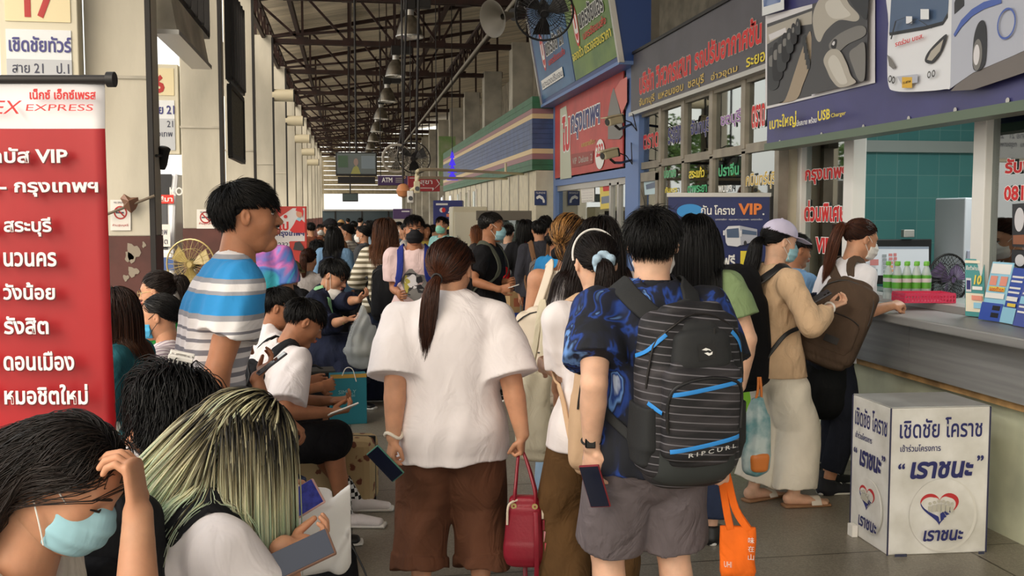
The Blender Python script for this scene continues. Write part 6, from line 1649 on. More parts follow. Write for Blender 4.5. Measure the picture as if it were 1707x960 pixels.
phone_n('pink cased phone with a bright blue screen held by the girl with green hair', at(484, 846, 2.52), A(.84, .1, .46), A(-.35, -.75, .55), case=mat('case_pink', (214, 168, 160), .35), lit=mat('screen_chat', (60, 66, 140), .15, var=.4, vs=60, emit=.25), w_=.078, l_=.165)
phone_n('dark screened phone in a brown case, lower one of the green haired girl', at(497, 928, 2.22), A(.90, .1, .36), A(-.3, -.6, .75), case=mat('case_brown', (120, 88, 74), .4), w_=.076, l_=.16)
c_bkk = cloth('bag_charcoal', (32, 33, 37), .85, .15, .25)
backpack('black backpack with a wide strap on the girl with green hair', B_, .30, .40, .16, c_bkk, sc=.10, strap_w=.075, pocket=(c_bkk, .2, -.06), drop=.06, gap=.0)
c = at(505, 868, 2.68)
t = thing('paper_bag', 'crumpled white paper bag on the lap beside the blue phone screen', 'bag', c - UP * .08)
sobj('bag_body', [loft([c - UP * .09, c, c + UP * .07], [.085, .105, .10], [.05, .055, .03], nrm(A(.9, .2, 0)), k=.01, ex=4, flat=(0, 1)), folds(.013, (.4, .1, 1), 38, 9)], .005, mat('bag_paper', (232, 230, 228), .7, bump=.2, bs=20), t)
sobj('bag_flap', [loft([c + UP * .05 + A(-.07, 0, 0), c + UP * .10 + A(-.06, .02, 0)], [.05, .03], [.012, .006], nrm(A(.9, .2, 0)), k=.01), folds(.006, (.2, .1, 1), 50, 2)], .005, mat('bag_paper', (232, 230, 228), .7), t)
g0 = at(290, 690, 2.72)
C_ = Person('person with short black hair held by a white claw clip, head bowed', g0[0], g0[1], face=58, h=1.62, skin='tan', female=True, pz=.48, lean=10, hunch=24, head=(10, 38, 0), hs=1.13, res=.008)
shift_head(C_, at(290, 688, 2.98))
C_.arm('R', C_.loc(.12, .38, .68), -UP, curl=.4); C_.arm('L', C_.loc(-.1, .38, .68), -UP, curl=.4); sit(C_)
m_cw = cloth('shirt_white_print', (232, 228, 232), .9, .03, .3, 18)
C_.top(m_cw, ease=.02, hem=-.05, sleeve=.8, sr=(.055, .058), neck=.056, fold=.006, seed=31)
C_.bottom(c_black, end=.93, r=(.064, .052, .046)); C_.body(); C_.shoes(m_white); C_.facial(); C_.mask(m_maskw)
bk = C_.spine(.16)[0] - C_.cf * .10 * 1.0 + C_.cr * .05
C_.hair('long', n=2600, r=.0014, length=.22, th=.048, col=(26, 26, 28), part=0, face_gap=.078, volume=.02, var=.5, hline=-.22, steps=14, wave=.010, v0=lambda U, sx: np.concatenate([sx * .8, -.6 + 0 * sx, .3 + 0 * sx], 1))
def clip(c, ax_, up_, nn):
 o = None
 for s in (-1, 1):
  b = MB().box(c + up_ * s * .016, (.07, .010, .014), (ax_, up_, nn))
  for i in range(6): b.box(c + up_ * s * .009 + ax_ * (-.028 + .0115 * i) - nn * .008, (.005, .012, .02), (ax_, nrm(up_ - nn * s * .6), nn))
  if o is None: o = b.build('claw_clip', m_white, C_.root, bevel=.002)
  else: b.build('claw_jaw', m_white, o, bevel=.002)
 MB().cyl(c - ax_ * .012, c + ax_ * .012, .006).build('spring', m_alu, o, True)
cc = at(300, 606, 2.3); dr_ = ray(300, 606); dr_ = dr_ / np.linalg.norm(dr_); he_ = [ell(C_.H(0, -.012, .03), A(.10, .12, .106) * C_.hs, C_.hax)]
for _ in range(30): cc = cc + dr_ * sdf(he_, cc[None])[0] * .8
n_ = grad(cc[None], he_)[0]; x_ = nrm(np.cross(n_, A(.3, .3, 1)) + A(.1, 0, -.25)); x_ = nrm(x_ - n_ * np.dot(x_, n_)); clip(cc + n_ * .024, x_, np.cross(n_, x_), n_)
P = [bk + A(0, 0, 0)]
q = at(185, 825, 2.8)
for _ in range(20):
 dq = sdf(C_.prims_top, q[None])[0]; q = q + ray(185, 825) / np.linalg.norm(ray(185, 825)) * dq * .9
nn = grad(q[None], C_.prims_top)[0]; uu = nrm(UP - nn * nn[2]); rr_ = np.cross(uu, nn)
pts = np.array([q + rr_ * .032 * math.cos(a) + uu * .042 * math.sin(a) + nn * .02 for a in np.linspace(0, 6.283, 24, endpoint=False)])
for _ in range(10): pts = pts - nn * (sdf(C_.prims_top, pts) - .007)[:, None] * .9
mesh_obj('shirt_print', list(pts) + [pts.mean(0) + nn * .002], [(i, (i + 1) % 24, 24) for i in range(24)], mat('print_royal', (44, 54, 190), .6), C_.root, True)
c = at(170, 925, 2.15)
t = thing('rucksack', 'black rucksack lying behind the arm of the girl with the blue mask', 'bag', c - UP * .16)
sobj('bag_body', [loft([c - UP * .15, c - UP * .08, c + UP * .05, c + UP * .11], [.12, .14, .13, .08], [.08, .10, .09, .05], nrm(A(.95, -.3, 0)), k=.01, ex=3), folds(.008, (.5, .2, 1), 24, 12)], .006, c_bkk, t)
MB().tube(spline([c + UP * .1 - A(.06, 0, 0), c + UP * .16, c + UP * .1 + A(.07, -.02, 0)], 9), .012, 8).build('handle', c_bkk, t, True)
sobj('pocket', [loft([c - UP * .10 + A(-.02, -.09, 0), c + UP * .0 + A(-.02, -.09, 0)], [.09, .085], [.03, .03], nrm(A(.95, -.3, 0)), k=.01, ex=3)], .006, c_bkk, t)
m_seat = mat('seat_blue', (52, 62, 92), .5)
def seat(x, y, face, label, group, z=.44):
 a = math.radians(face); f = A(math.sin(a), math.cos(a), 0); r = A(math.cos(a), -math.sin(a), 0); o = A(x, y, 0)
 t = thing('waiting_seat', label, 'seat', o, -a, group)
 MB().box(o + UP * (z - .02), (.44, .42, .035), (r, f, UP)).build('seat_pan', m_seat, t, bevel=.012)
 MB().box(o - f * .27 + UP * (z + .20), (.44, .03, .34), (r, nrm(f + UP * .15), nrm(UP - f * .15))).build('backrest', m_seat, t, bevel=.012)
 MB().box(o + UP * (z - .07), (.44, .05, .05), (r, f, UP)).build('beam', m_dark, t)
 for s in (-1, 1): MB().bar(o + r * s * .17 + UP * (z - .05) - f * .12, o + r * s * .17 - f * .12, .03, .03).build('leg', m_dark, t); MB().bar(o + r * s * .17 + UP * (z - .05) + f * .12, o + r * s * .17 + f * .14, .03, .03).build('leg', m_dark, t)
 return t
for p, lab in ((A_, 'blue waiting seat under the girl with the pale blue mask'), (B_, 'blue waiting seat under the girl with green hair'), (C_, 'blue waiting seat under the person with the claw clip')):
 zt = p.pel[2] - .10 * p.h
 seat(p.pel[0] - p.f[0] * -.03, p.pel[1], p.face, lab, 'waiting seats in the front row', zt)
db = 3.15
pa, pb = at(-330, 139, db), at(173, 139, db)
bn = thing('rollup_banner', 'tall red and white roll-up banner listing coach stops at the left edge', 'banner', A(*((pa + pb) / 2)[:2], 0))
r_ = nrm((pb - pa) * A(1, 1, 0)); wd = np.linalg.norm((pb - pa) * A(1, 1, 0)); f_ = np.cross(UP, r_); zt = pa[2]
m_brd = mat('banner_scarlet', (176, 22, 32), .42, var=.06, vs=2, bump=.25, bs=5, bdist=.02, stretch=(1, 1, .4)); m_bwh = mat('banner_white', (232, 232, 236), .42, bump=.25, bs=5, bdist=.02)
o0 = A(pa[0], pa[1], .06)
zw = at(0, 214, db)[2]
nseg = 24; V = []; Fc = []; fm = []
zs = [.06, .6, 1.0, 1.3, zw - .002, zw, zt]
for z in zs:
 for i in range(nseg + 1):
  u = i / nseg; bow = .010 * math.sin(u * 9 + z * 2) * min(1, (zt - z) * 2.5) + .012 * (math.exp(-((u - 1) / .05) ** 2)) * math.sin(z * 5)
  V.append(o0 * A(1, 1, 0) + r_ * wd * u + UP * z - f_ * bow)
k = nseg + 1
for j in range(len(zs) - 1):
 for i in range(nseg): Fc.append((j * k + i, j * k + i + 1, (j + 1) * k + i + 1, (j + 1) * k + i)); fm.append(1 if j == len(zs) - 2 else 0)
sh = mesh_obj('banner_sheet', V, Fc, m_brd, bn, True, mats=[m_brd, m_bwh], fmat=fm)
so2 = sh.modifiers.new('s', 'SOLIDIFY'); so2.thickness = .002; so2.offset = 1
MB().cyl(pa + UP * .012 - r_ * .01, pb + UP * .012 + r_ * .02, .014).build('top_bar', m_dark, bn, True)
MB().cyl(pb + UP * .012 + r_ * .012, pb + UP * .012 + r_ * .035, .024).build('end_cap', m_black, bn, True)
MB().bar(o0 * A(1, 1, 0) + r_ * wd * .5 + f_ * .03 + UP * .05, o0 * A(1, 1, 0) + r_ * wd * .5 + f_ * .03 + UP * zt, .02, .02).build('pole', m_alu, bn)
MB().box(o0 * A(1, 1, 0) + r_ * wd * .5 + UP * .035, (wd, .14, .07), (r_, f_, UP)).build('base', m_alu, bn, bevel=.01)
P = Panel(bn, o0 - f_ * .024, r_)
for s, q in (('เน็กซ์ เอ็กซ์เพรส', (50, 166, 160, 148)), ): P.text(s, q, m_txred, .05)
P.text('EXPRESS', (44, 185, 155, 174), m_txred, .0, slant=.2)
P.text('NEX', (-40, 190, 32, 168), m_txred, .0, slant=.3)
for s, q in (('รถบัส VIP', (-34, 272, 114, 246)), ('โคราช - กรุงเทพฯ', (-100, 328, 165, 296)), ('สระบุรี', (10, 394, 88, 362)), ('นวนคร', (10, 444, 97, 420)), ('วังน้อย', (10, 499, 95, 470)), ('รังสิต', (12, 556, 85, 526)), ('ดอนเมือง', (12, 616, 128, 584)), ('หมอชิตใหม่', (14, 672, 151, 638))):
 P.text(s, (q[0] + 2, q[1] + 2, q[2] + 2, q[3] + 2), mat('text_shadow', (104, 16, 24), .5), .035)
 P.text(s, q, m_txwh, .035)
P.text('ที่นั่ง', (-40, 738, 12, 712), m_txwh, .04)
for y in (380, 432, 485, 541, 602, 656): P.ell(-14, y, 12, 12, m_txwh, 'bullet')
def stripe_mat(name, bands, zsc=1., off=0., base=None, axis='Z', dis=0.):
 """bands: list of (pos 0..1, colour) as constant ramp over object z in [off, off+zsc]"""
 m = mat(name, bands[0][1], .9, bump=.5, bs=8, bdist=.02, bdis=1.2)
 N, L, b = nodes_of(m); tc = N.new('ShaderNodeTexCoord'); sp = N.new('ShaderNodeSeparateXYZ'); L.new(tc.outputs['Object'], sp.inputs[0])
 mr = N.new('ShaderNodeMapRange'); mr.inputs[1].default_value = off; mr.inputs[2].default_value = off + zsc; L.new(sp.outputs[axis], mr.inputs[0])
 if dis:
  n = N.new('ShaderNodeTexNoise'); n.inputs['Scale'].default_value = 4; L.new(tc.outputs['Object'], n.inputs[0])
  ad = N.new('ShaderNodeMath'); ad.operation = 'MULTIPLY_ADD'; ad.inputs[1].default_value = dis; L.new(n.outputs[0], ad.inputs[0]); L.new(mr.outputs[0], ad.inputs[2]); src = ad.outputs[0]
 else: src = mr.outputs[0]
 r = N.new('ShaderNodeValToRGB'); r.color_ramp.interpolation = 'CONSTANT'; e = r.color_ramp.elements
 e[0].position = bands[0][0]; e[0].color = lin(bands[0][1]); e[1].position = bands[-1][0]; e[1].color = lin(bands[-1][1])
 for p_, c_ in bands[1:-1]: x = e.new(p_); x.color = lin(c_)
 L.new(src, r.inputs[0]); L.new(r.outputs[0], b.inputs['Base Color']); return m
b0 = gp(336, 3.55)
D_ = Person('dark haired man in a white, blue and grey striped t-shirt standing in profile', b0[0], b0[1], face=72, h=1.75, skin='tan', fat=.98, head=(10, -2, 0), hs=1.02, res=.007, w=.92, lean=5, hunch=16, al=.96)
D_.arm('R', at(350, 752, 3.42), -D_.f * .9 + D_.r * .2, fd=A(.1, 0, -1), curl=.4); D_.arm('L', D_.loc(-.22, .1, .80), None, curl=.4)
W_, B1, G1, G2 = (224, 222, 224), (42, 140, 206), (150, 152, 160), (124, 124, 134)
zz = [(.74, W_), (.80, G2), (.83, W_), (.86, G1), (.90, W_), (.93, G2), (.96, W_), (.99, G2), (1.02, W_), (1.04, G1), (1.07, W_), (1.0875, G2), (1.104, W_), (1.12, G1), (1.15, W_), (1.17, G2), (1.1875, W_), (1.2125, G2), (1.225, W_), (1.252, G2), (1.26, W_), (1.296, G1), (1.3125, B1), (1.379, G1), (1.392, W_), (1.417, G1), (1.433, B1), (1.496, G1), (1.51, W_)]
bands = [((z_ - .74) / .8, c_) for z_, c_ in zz]
D_.top(stripe_mat('tee_striped', bands, .8, .74, dis=.0), 'striped_t_shirt', ease=.022, hem=-.08, sleeve=.62, sr=(.056, .062), neck=.048, fold=.006, seed=41)
D_.bottom(c_navy, end=.95, r=(.066, .056, .052)); D_.body(head_res=.0035); D_.shoes(m_black); D_.facial()
D_.hair('short', (18, 17, 18), n=2600, r=.0012, length=.075, th=.022, comb=(0, .6, .05), hline=-.12, lift=1.0, steps=6, spread=.35, var=.45)
MB().tube(spline([D_.H(-.03, .094, -.040), D_.H(0, .1025, -.0395), D_.H(.03, .094, -.042)], 9), .0035, 6).build('moustache', m_brow, D_.root, True)
def tiedye():
 m = mat('tee_tie_dye', (80, 120, 200), .9, bump=.5, bs=8, bdist=.02, bdis=1.2)
 N, L, b = nodes_of(m); tc = N.new('ShaderNodeTexCoord'); n = N.new('ShaderNodeTexNoise'); n.inputs['Scale'].default_value = 2.6; n.inputs['Detail'].default_value = 3; n.inputs['Distortion'].default_value = 1.
 L.new(tc.outputs['Object'], n.inputs[0]); r = N.new('ShaderNodeValToRGB'); e = r.color_ramp.elements
 e[0].position = .36; e[0].color = lin((50, 186, 196)); e[1].position = .66; e[1].color = lin((64, 176, 200))
 for p_, c_ in ((.43, (70, 176, 206)), (.47, (72, 116, 200)), (.51, (110, 140, 214)), (.545, (206, 116, 186)), (.58, (150, 110, 190)), (.61, (80, 130, 210))): x = e.new(p_); x.color = lin(c_)
 L.new(n.outputs[0], r.inputs[0]); L.new(r.outputs[0], b.inputs['Base Color']); return m
b0 = gp(424, 7.4)
E_ = Person('person in a blue, pink and turquoise tie-dye t-shirt behind the striped man', b0[0], b0[1], face=10, h=1.66, skin='mid', fat=1.15, w=1.1, res=.010)
E_.top(tiedye(), 'tie_dye_t_shirt', ease=.03, hem=-.08, sleeve=.7, sr=(.06, .066), boxy=.5); E_.bottom(c_black, end=.95, r=(.07, .06, .055)); E_.body(); E_.shoes(m_black)
E_.hair('short', (24, 22, 22), n=500, r=.002, length=.06, th=.02)
W = spline([E_.nb + E_.cu * .02 - E_.cr * .10, E_.spine(.24)[0] - E_.cf * .12 - E_.cr * .05, E_.spine(.12)[0] - E_.cf * .13 + E_.cr * .06, E_.spine(.02)[0] - E_.cf * .12 + E_.cr * .16], 24); W = push_out(W, E_.prims_top, .006, 4)
t = thing('sling_bag', 'brown sling strap and bag across the tie-dye t-shirt', 'bag', W[-1] - UP * .1)
ribbon(W, grad(W, E_.prims_top), .05, .006, mat('strap_brown', (122, 72, 66), .7), 'strap', t)
sobj('bag_body', [loft([W[-1] - UP * .12, W[-1] + UP * .02], [.09, .08], [.05, .04], E_.cr, ex=3)], .008, mat('strap_brown', (122, 72, 66), .7), t)
def boy(label, px, py, d, face, lean, hunch, head, top_m, seed, h=1.64, skin='tan', res=.009, hairl=.055, hs=1.0, w=1., fat=.95, pz=.47, bot=None):
 p = Person(label, 0, 0, face=face, h=h, skin=skin, fat=fat, pz=pz, lean=lean, hunch=hunch, head=head, hs=hs, res=res, w=w)
 shift_head(p, at(px, py, d)); return p
Y1 = boy('boy in a white t-shirt with a black shoulder strap, bent over his phone', 508, 536, 5.35, 62, 14, 20, (14, 34, 0), c_white, 51, hs=1.06)
Y1.arm('R', at(548, 688, 5.15), -UP * .8 + Y1.r * .5 - Y1.f * .4, fd=nrm(A(.9, .2, .05)), pn=nrm(A(0, .2, .9)), curl=.45, thumb=.7); Y1.arm('L', at(548, 668, 5.45), -UP * .8 - Y1.r * .4, fd=nrm(A(.9, -.2, .05)), pn=nrm(A(0, -.3, .9)), curl=.45)
sh_ = at(575, 838, 5.35); sh_ = sh_ * A(1, 1, 0)
Y1.leg('R', sh_ + UP * .08 , UP * .8 + Y1.f * .5, toe=A(.95, -.2, 0)); Y1.leg('L', sh_ + A(.05, .28, .08), UP * .8 + Y1.f * .5, toe=A(.95, -.1, 0))
Y1.top(c_white, ease=.022, hem=-.05, sleeve=.85, sr=(.058, .062), neck=.05, fold=.006, seed=52); Y1.bottom(c_black, 'shorts', ease=.02, end=.52, r=(.07, .066, .064), fold=.005)
Y1.body(head_res=.0045); Y1.facial()
m_check = mat('sock_check', (230, 230, 230), .9)
def chk():
 N, L, b = nodes_of(m_check); tc = N.new('ShaderNodeTexCoord'); c = N.new('ShaderNodeTexChecker'); c.inputs['Scale'].default_value = 44; c.inputs[1].default_value = lin((236, 236, 236)); c.inputs[2].default_value = lin((18, 18, 20)); L.new(tc.outputs['Object'], c.inputs[0]); L.new(c.outputs[0], b.inputs['Base Color'])
chk()
Y1.shoes(c_white, m_white, sock=m_check)
Y1.hair('short', (22, 20, 20), n=1500, r=.0015, length=.06, th=.02, comb=(0, .5, -.2))
backpack('black backpack with a wide strap on the boy bent over his phone', Y1, .30, .40, .14, c_bkk, sc=.10, strap_w=.06, drop=.02)
phone('pale phone held in the lap of the boy with the black strap', at(572, 682, 5.1), nrm(A(.85, .3, .25)), nrm(A(.2, -.9, .3)), case=m_white)
Y2 = boy('smiling boy in a white t-shirt beside the boy with the black strap', 468, 512, 6.0, 70, 10, 14, (28, 14, 0), c_white, 53, hs=1.04)
Y2.arm('R', Y2.loc(.12, .4, .62), -UP, curl=.4); Y2.arm('L', Y2.loc(-.12, .4, .62), -UP, curl=.4); sit(Y2)
Y2.top(c_white, ease=.022, hem=-.05, sleeve=.8, sr=(.058, .062), neck=.05, fold=.006, seed=54); Y2.bottom(c_black, 'shorts', ease=.02, end=.5, r=(.07, .066, .064)); Y2.body(head_res=.0045); Y2.facial(); Y2.shoes(c_white)
MB().tube(spline([Y2.H(-.02, .0965, -.052), Y2.H(0, .1015, -.057), Y2.H(.022, .0965, -.051)], 9), .0032, 6).build('teeth', m_white, Y2.root, True)
Y2.hair('short', (22, 20, 20), n=1500, r=.0015, length=.06, th=.02, comb=(0, .5, -.2))
Y3 = boy('dark haired child low behind the arm of the striped man', 424, 528, 6.6, 60, 8, 10, (0, 20, 0), c_white, 55, h=1.5)
Y3.arm('R', Y3.loc(.1, .35, .6), -UP); Y3.arm('L', Y3.loc(-.1, .35, .6), -UP); sit(Y3); Y3.top(c_black, ease=.02, hem=-.04, sleeve=.8); Y3.bottom(c_black, end=.9); Y3.body(); Y3.shoes(m_black); Y3.hair('short', (20, 19, 19), n=700, r=.002, length=.06, th=.022)
X_ = boy('seated person in black holding a phone, bare knees in front of the striped man', 388, 565, 4.5, 66, 8, 14, (0, 24, 0), c_black, 56, h=1.66, skin='tan')
X_.arm('R', at(428, 628, 4.55), -UP * .8 + X_.r * .4, fd=nrm(A(.55, .3, .55)), pn=nrm(A(-.3, .2, .8)), curl=.4, thumb=.6); X_.arm('L', at(478, 698, 4.85), -UP * .8, fd=nrm(A(.7, 0, -.6)), pn=nrm(A(-.3, 0, -.8)), curl=.4)
kx = at(505, 826, 4.75) * A(1, 1, 0)
X_.leg('R', kx + UP * .1, UP * .7 + X_.f, toe=A(.95, -.1, 0)); X_.leg('L', kx + A(.06, .26, .1), UP * .7 + X_.f, toe=A(.95, 0, 0))
X_.top(c_black, ease=.02, hem=-.04, sleeve=.9, sr=(.056, .058)); X_.bottom(c_navy, 'shorts', ease=.018, end=.36, r=(.07, .064, .06)); X_.body(); X_.shoes(m_black); X_.hair('short', (20, 19, 19), n=700, r=.002, length=.06, th=.02)
phone('dark phone held up by the seated person in black', at(453, 606, 4.45), nrm(A(.75, .2, .55)), nrm(A(.3, -.9, .1)))
for p, lab in ((Y1, 'blue waiting seat under the boy with the black strap'), (Y2, 'blue waiting seat under the smiling boy'), (Y3, 'blue waiting seat under the dark haired child'), (X_, 'blue waiting seat under the seated person with bare knees')):
 seat(p.pel[0], p.pel[1], p.face, lab, 'waiting seats in the front row', p.pel[2] - .10 * p.h)
m_horse = mat('suitcase_beige', (190, 166, 126), .7)
def horse():
 N, L, b = nodes_of(m_horse); tc = N.new('ShaderNodeTexCoord'); v = N.new('ShaderNodeTexVoronoi'); v.inputs['Scale'].default_value = 14; n = N.new('ShaderNodeTexNoise'); n.inputs['Scale'].default_value = 40
 L.new(tc.outputs['Object'], v.inputs[0]); L.new(tc.outputs['Object'], n.inputs[0])
 ad = N.new('ShaderNodeMath'); ad.operation = 'MULTIPLY_ADD'; ad.inputs[1].default_value = .5; L.new(n.outputs[0], ad.inputs[0]); L.new(v.outputs[0], ad.inputs[2])
 r = N.new('ShaderNodeValToRGB'); e = r.color_ramp.elements; e[0].position = .5; e[0].color = lin((116, 64, 44)); e[1].position = .56; e[1].color = lin((186, 162, 120)); L.new(ad.outputs[0], r.inputs[0]); L.new(r.outputs[0], b.inputs['Base Color'])
horse()
c = at(560, 790, 5.75) * A(1, 1, 0)
t = thing('suitcase', 'beige suitcase with a brown animal print under the boy in black shorts', 'suitcase', c)
ax_ = (nrm(A(.97, -.25, 0)), nrm(A(.25, .97, 0)), UP)
MB().box(c + UP * .21, (.46, .22, .38), ax_).build('shell', m_horse, t, bevel=.04)
MB().box(c + UP * .21, (.465, .016, .385), ax_).build('zip_band', m_black, t, bevel=.006)
for i in (-1, 1):
 for j in (-1, 1): MB().cyl(c + ax_[0] * i * .18 + ax_[1] * (j * .08 - .012) + UP * .02, c + ax_[0] * i * .18 + ax_[1] * (j * .08 + .012) + UP * .02, .02).build('wheel', m_black, t, True)
MB().tube(spline([c + UP * .40 - ax_[0] * .06, c + UP * .43, c + UP * .40 + ax_[0] * .06], 8), .008, 8).build('handle', m_black, t, True)
c = at(545, 905, 4.3) * A(1, 1, 0)
t = thing('duffel_bag', 'black bag with a thin cord on the floor in front of the checked sock', 'bag', c)
sobj('bag_body', [loft([c + UP * .02, c + UP * .09, c + UP * .20, c + UP * .27], [.10, .13, .12, .06], [.09, .12, .10, .05], A(1, 0, 0), k=.02), folds(.008, (.2, .1, 1), 26, 3)], .007, c_bkk, t)
MB().tube(spline([c + UP * .26, c + UP * .28 + A(.08, -.04, 0), c + UP * .14 + A(.16, -.08, 0), c + UP * .05 + A(.17, -.1, 0)], 14), .004, 6).build('cord', m_black, t, True)
def pinstripe():
 m = stripe_mat('shirt_pinstripe', [(0, (196, 186, 190)), (1, (196, 186, 190))]); N, L, b = nodes_of(m); tc = N.new('ShaderNodeTexCoord'); wv = N.new('ShaderNodeTexWave'); wv.inputs['Scale'].default_value = 16; wv.bands_direction = 'DIAGONAL'; L.new(tc.outputs['Object'], wv.inputs[0]); r = N.new('ShaderNodeValToRGB'); e = r.color_ramp.elements; e[0].color = lin((206, 198, 202)); e[1].color = lin((150, 132, 146)); e[0].position = .6; e[1].position = .8; L.new(wv.outputs[0], r.inputs[0]); L.new(r.outputs[0], b.inputs['Base Color']); return m
Z1 = boy('person in a pinstriped shirt with slicked black hair and bright blue mask, facing left', 266, 527, 5.55, -78, 6, 8, (-4, 6, 0), None, 61, h=1.62, hs=1.06, skin='mid')
Z1.arm('R', Z1.loc(.12, .35, .62), -UP); Z1.arm('L', Z1.loc(-.12, .35, .62), -UP); sit(Z1)
Z1.top(pinstripe(), 'shirt', ease=.022, hem=-.05, sleeve=.9, sr=(.058, .06), neck=.046, neckdrop=0, seed=62); sobj('collar', [loft([Z1.nb - Z1.cu * .008, Z1.nb + Z1.cu * .034], [.076, .060], [.07, .06], Z1.cr, k=.005, flat=(1, 1))], .007, cloth('collar_grey', (214, 206, 208)), Z1.root)
Z1.bottom(c_black, end=.93); Z1.body(); Z1.shoes(m_black); Z1.facial(); Z1.mask(cloth('mask_bright', (84, 176, 222), .8, .04, .1), m_strapk)
Z1.hair('tie', (26, 25, 27), n=900, r=.0015, th=.009, tie=(0, -.108, -.03), tail=dict(p=[Z1.H(0, -.108, -.03), Z1.H(0, -.13, -.05), Z1.H(0, -.12, -.075)], r=[.02, .034, .02], n=200, s=8))
Z2 = boy('woman with brown tied hair and gold glasses in a green top, facing left', 262, 486, 6.3, -76, 6, 8, (-4, 8, 0), None, 63, h=1.62, hs=1.06, skin='mid')
Z2.arm('R', Z2.loc(.12, .35, .62), -UP); Z2.arm('L', Z2.loc(-.12, .35, .62), -UP); sit(Z2); Z2.top(cloth('tee_green', (40, 132, 62)), ease=.02, hem=-.05, sleeve=.8); Z2.bottom(c_black, end=.93); Z2.body(); Z2.shoes(m_black); Z2.facial()
Z2.hair('tie', (48, 36, 32), n=900, r=.0015, th=.016, tie=(0, -.10, .05), tail=dict(p=[Z2.H(0, -.10, .05), Z2.H(0, -.15, .045), Z2.H(0, -.165, -.02), Z2.H(0, -.15, -.1)], r=[.02, .045, .04, .01], n=400))
g = MB()
for sg in (-1, 1):
 g.tube([Z2.H(sg * .034 + .022 * math.cos(a), .098, .002 + .020 * math.sin(a)) for a in np.linspace(0, 6.283, 17)], .0018, 6); g.tube([Z2.H(sg * .056, .096, .006), Z2.H(sg * .078, .0, .008)], .0016, 6)
g.tube([Z2.H(-.012, .1, .004), Z2.H(.012, .1, .004)], .0016, 6); g.build('glasses', m_gold, Z2.root, True)
Z3 = boy('woman with auburn hair in a teal top, partly behind the red banner', 188, 520, 4.85, -80, 4, 8, (0, 8, 0), None, 65, h=1.60, skin='mid', hs=1.05)
Z3.arm('R', Z3.loc(.12, .35, .62), -UP); Z3.arm('L', Z3.loc(-.12, .35, .62), -UP); sit(Z3); Z3.top(cloth('top_teal', (44, 104, 116)), ease=.022, hem=-.05, sleeve=.9, sr=(.058, .06), neck=.05); Z3.bottom(c_black, end=.93); Z3.body(); Z3.shoes(m_black)
Z3.hair('long', n=1300, r=.0016, length=.30, th=.016, grad_=[(0, (44, 30, 26)), (.5, (78, 48, 36)), (1, (110, 70, 46))], volume=.02)
W = spline([Z3.nb + Z3.cr * .07, Z3.nb + Z3.cr * .10 - UP * .06 - Z3.cf * .02, Z3.spine(.16)[0] + Z3.cr * .14 - Z3.cf * .02, Z3.spine(.04)[0] + Z3.cr * .12 - Z3.cf * .08], 20); W = push_out(W, Z3.prims_top, .006, 4)
c = at(200, 700, 4.8)
t = thing('printed_bag', 'pale bag printed with coloured doodles hanging by the teal top', 'bag', c - UP * .17)
ribbon(W, grad(W, Z3.prims_top), .022, .005, mat('strap_wine', (108, 26, 48), .6), 'strap', t)
m_doo = mat('bag_doodle', (188, 200, 196), .6)
def doo():
 N, L, b = nodes_of(m_doo); tc = N.new('ShaderNodeTexCoord'); v = N.new('ShaderNodeTexVoronoi'); v.inputs['Scale'].default_value = 16; v.feature = 'F1'; L.new(tc.outputs['Object'], v.inputs[0])
 r = N.new('ShaderNodeValToRGB'); r.color_ramp.interpolation = 'CONSTANT'; e = r.color_ramp.elements; e[0].position = 0; e[0].color = (1, 1, 1, 1); e[1].position = .36; e[1].color = (0, 0, 0, 1); x = e.new(.2); x.color = (0, 0, 0, 1); x = e.new(.3); x.color = (1, 1, 1, 1); L.new(v.outputs[0], r.inputs[0])
 hs_ = N.new('ShaderNodeHueSaturation'); hs_.inputs['Saturation'].default_value = .8; hs_.inputs['Value'].default_value = .45; L.new(v.outputs['Color'], hs_.inputs['Color'])
 mx = N.new('ShaderNodeMix'); mx.data_type = 'RGBA'; mx.inputs[6].default_value = lin((190, 202, 198)); L.new(r.outputs[0], mx.inputs[0]); L.new(hs_.outputs[0], mx.inputs[7]); L.new(mx.outputs[2], b.inputs['Base Color'])
doo()
sobj('bag_body', [loft([c - UP * .17, c - UP * .08, c + UP * .06, c + UP * .15], [.12, .14, .12, .07], [.06, .08, .07, .03], nrm(A(.95, .2, 0)), k=.01, ex=3), folds(.008, (.2, .1, 1), 26, 4)], .007, m_doo, t)
MB().tube(spline([c + UP * .13, c + UP * .2 + A(.02, 0, 0), W[-1]], 10), .008, 6).build('handle', mat('strap_wine', (108, 26, 48), .6), t, True)
for p, lab in ((Z1, 'blue waiting seat under the pinstriped shirt'), (Z2, 'blue waiting seat under the woman with gold glasses'), (Z3, 'blue waiting seat under the woman in teal')):
 seat(p.pel[0], p.pel[1], p.face, lab, 'waiting seats in the back row', p.pel[2] - .10 * p.h)
def stand(label, px, top, d, face, skin='mid', res=.012, hs=1.08, female=False, **k):
 zt = 1.65 - (top - 358) * d / 1680; b = gp(px, d)
 return Person(label, b[0], b[1], face=face, h=zt / 1.04, skin=skin, res=res, hs=hs, female=female, **k)
HB = (24, 22, 22)
def dress(p, top, bot, hair=None, sleeve=.75, hem=-.06, shoe=None, ease=.02, facial=False, end=.95, r=(.064, .054, .05), tk={}, name='t_shirt'):
 p.top(top, name, ease=ease, hem=hem, sleeve=sleeve, sr=(.054, .058) if sleeve <= 1 else (.052, .036), **tk)
 p.bottom(bot, end=end, r=r); p.body(); p.shoes(shoe or m_black, res=max(.007, p.res * .7))
 if facial: p.facial()
 return p
c_jean = cloth('jeans_pale', (150, 178, 206), .9, .1, .25); c_denim = cloth('jeans_dark', (52, 62, 88), .9, .15, .3)
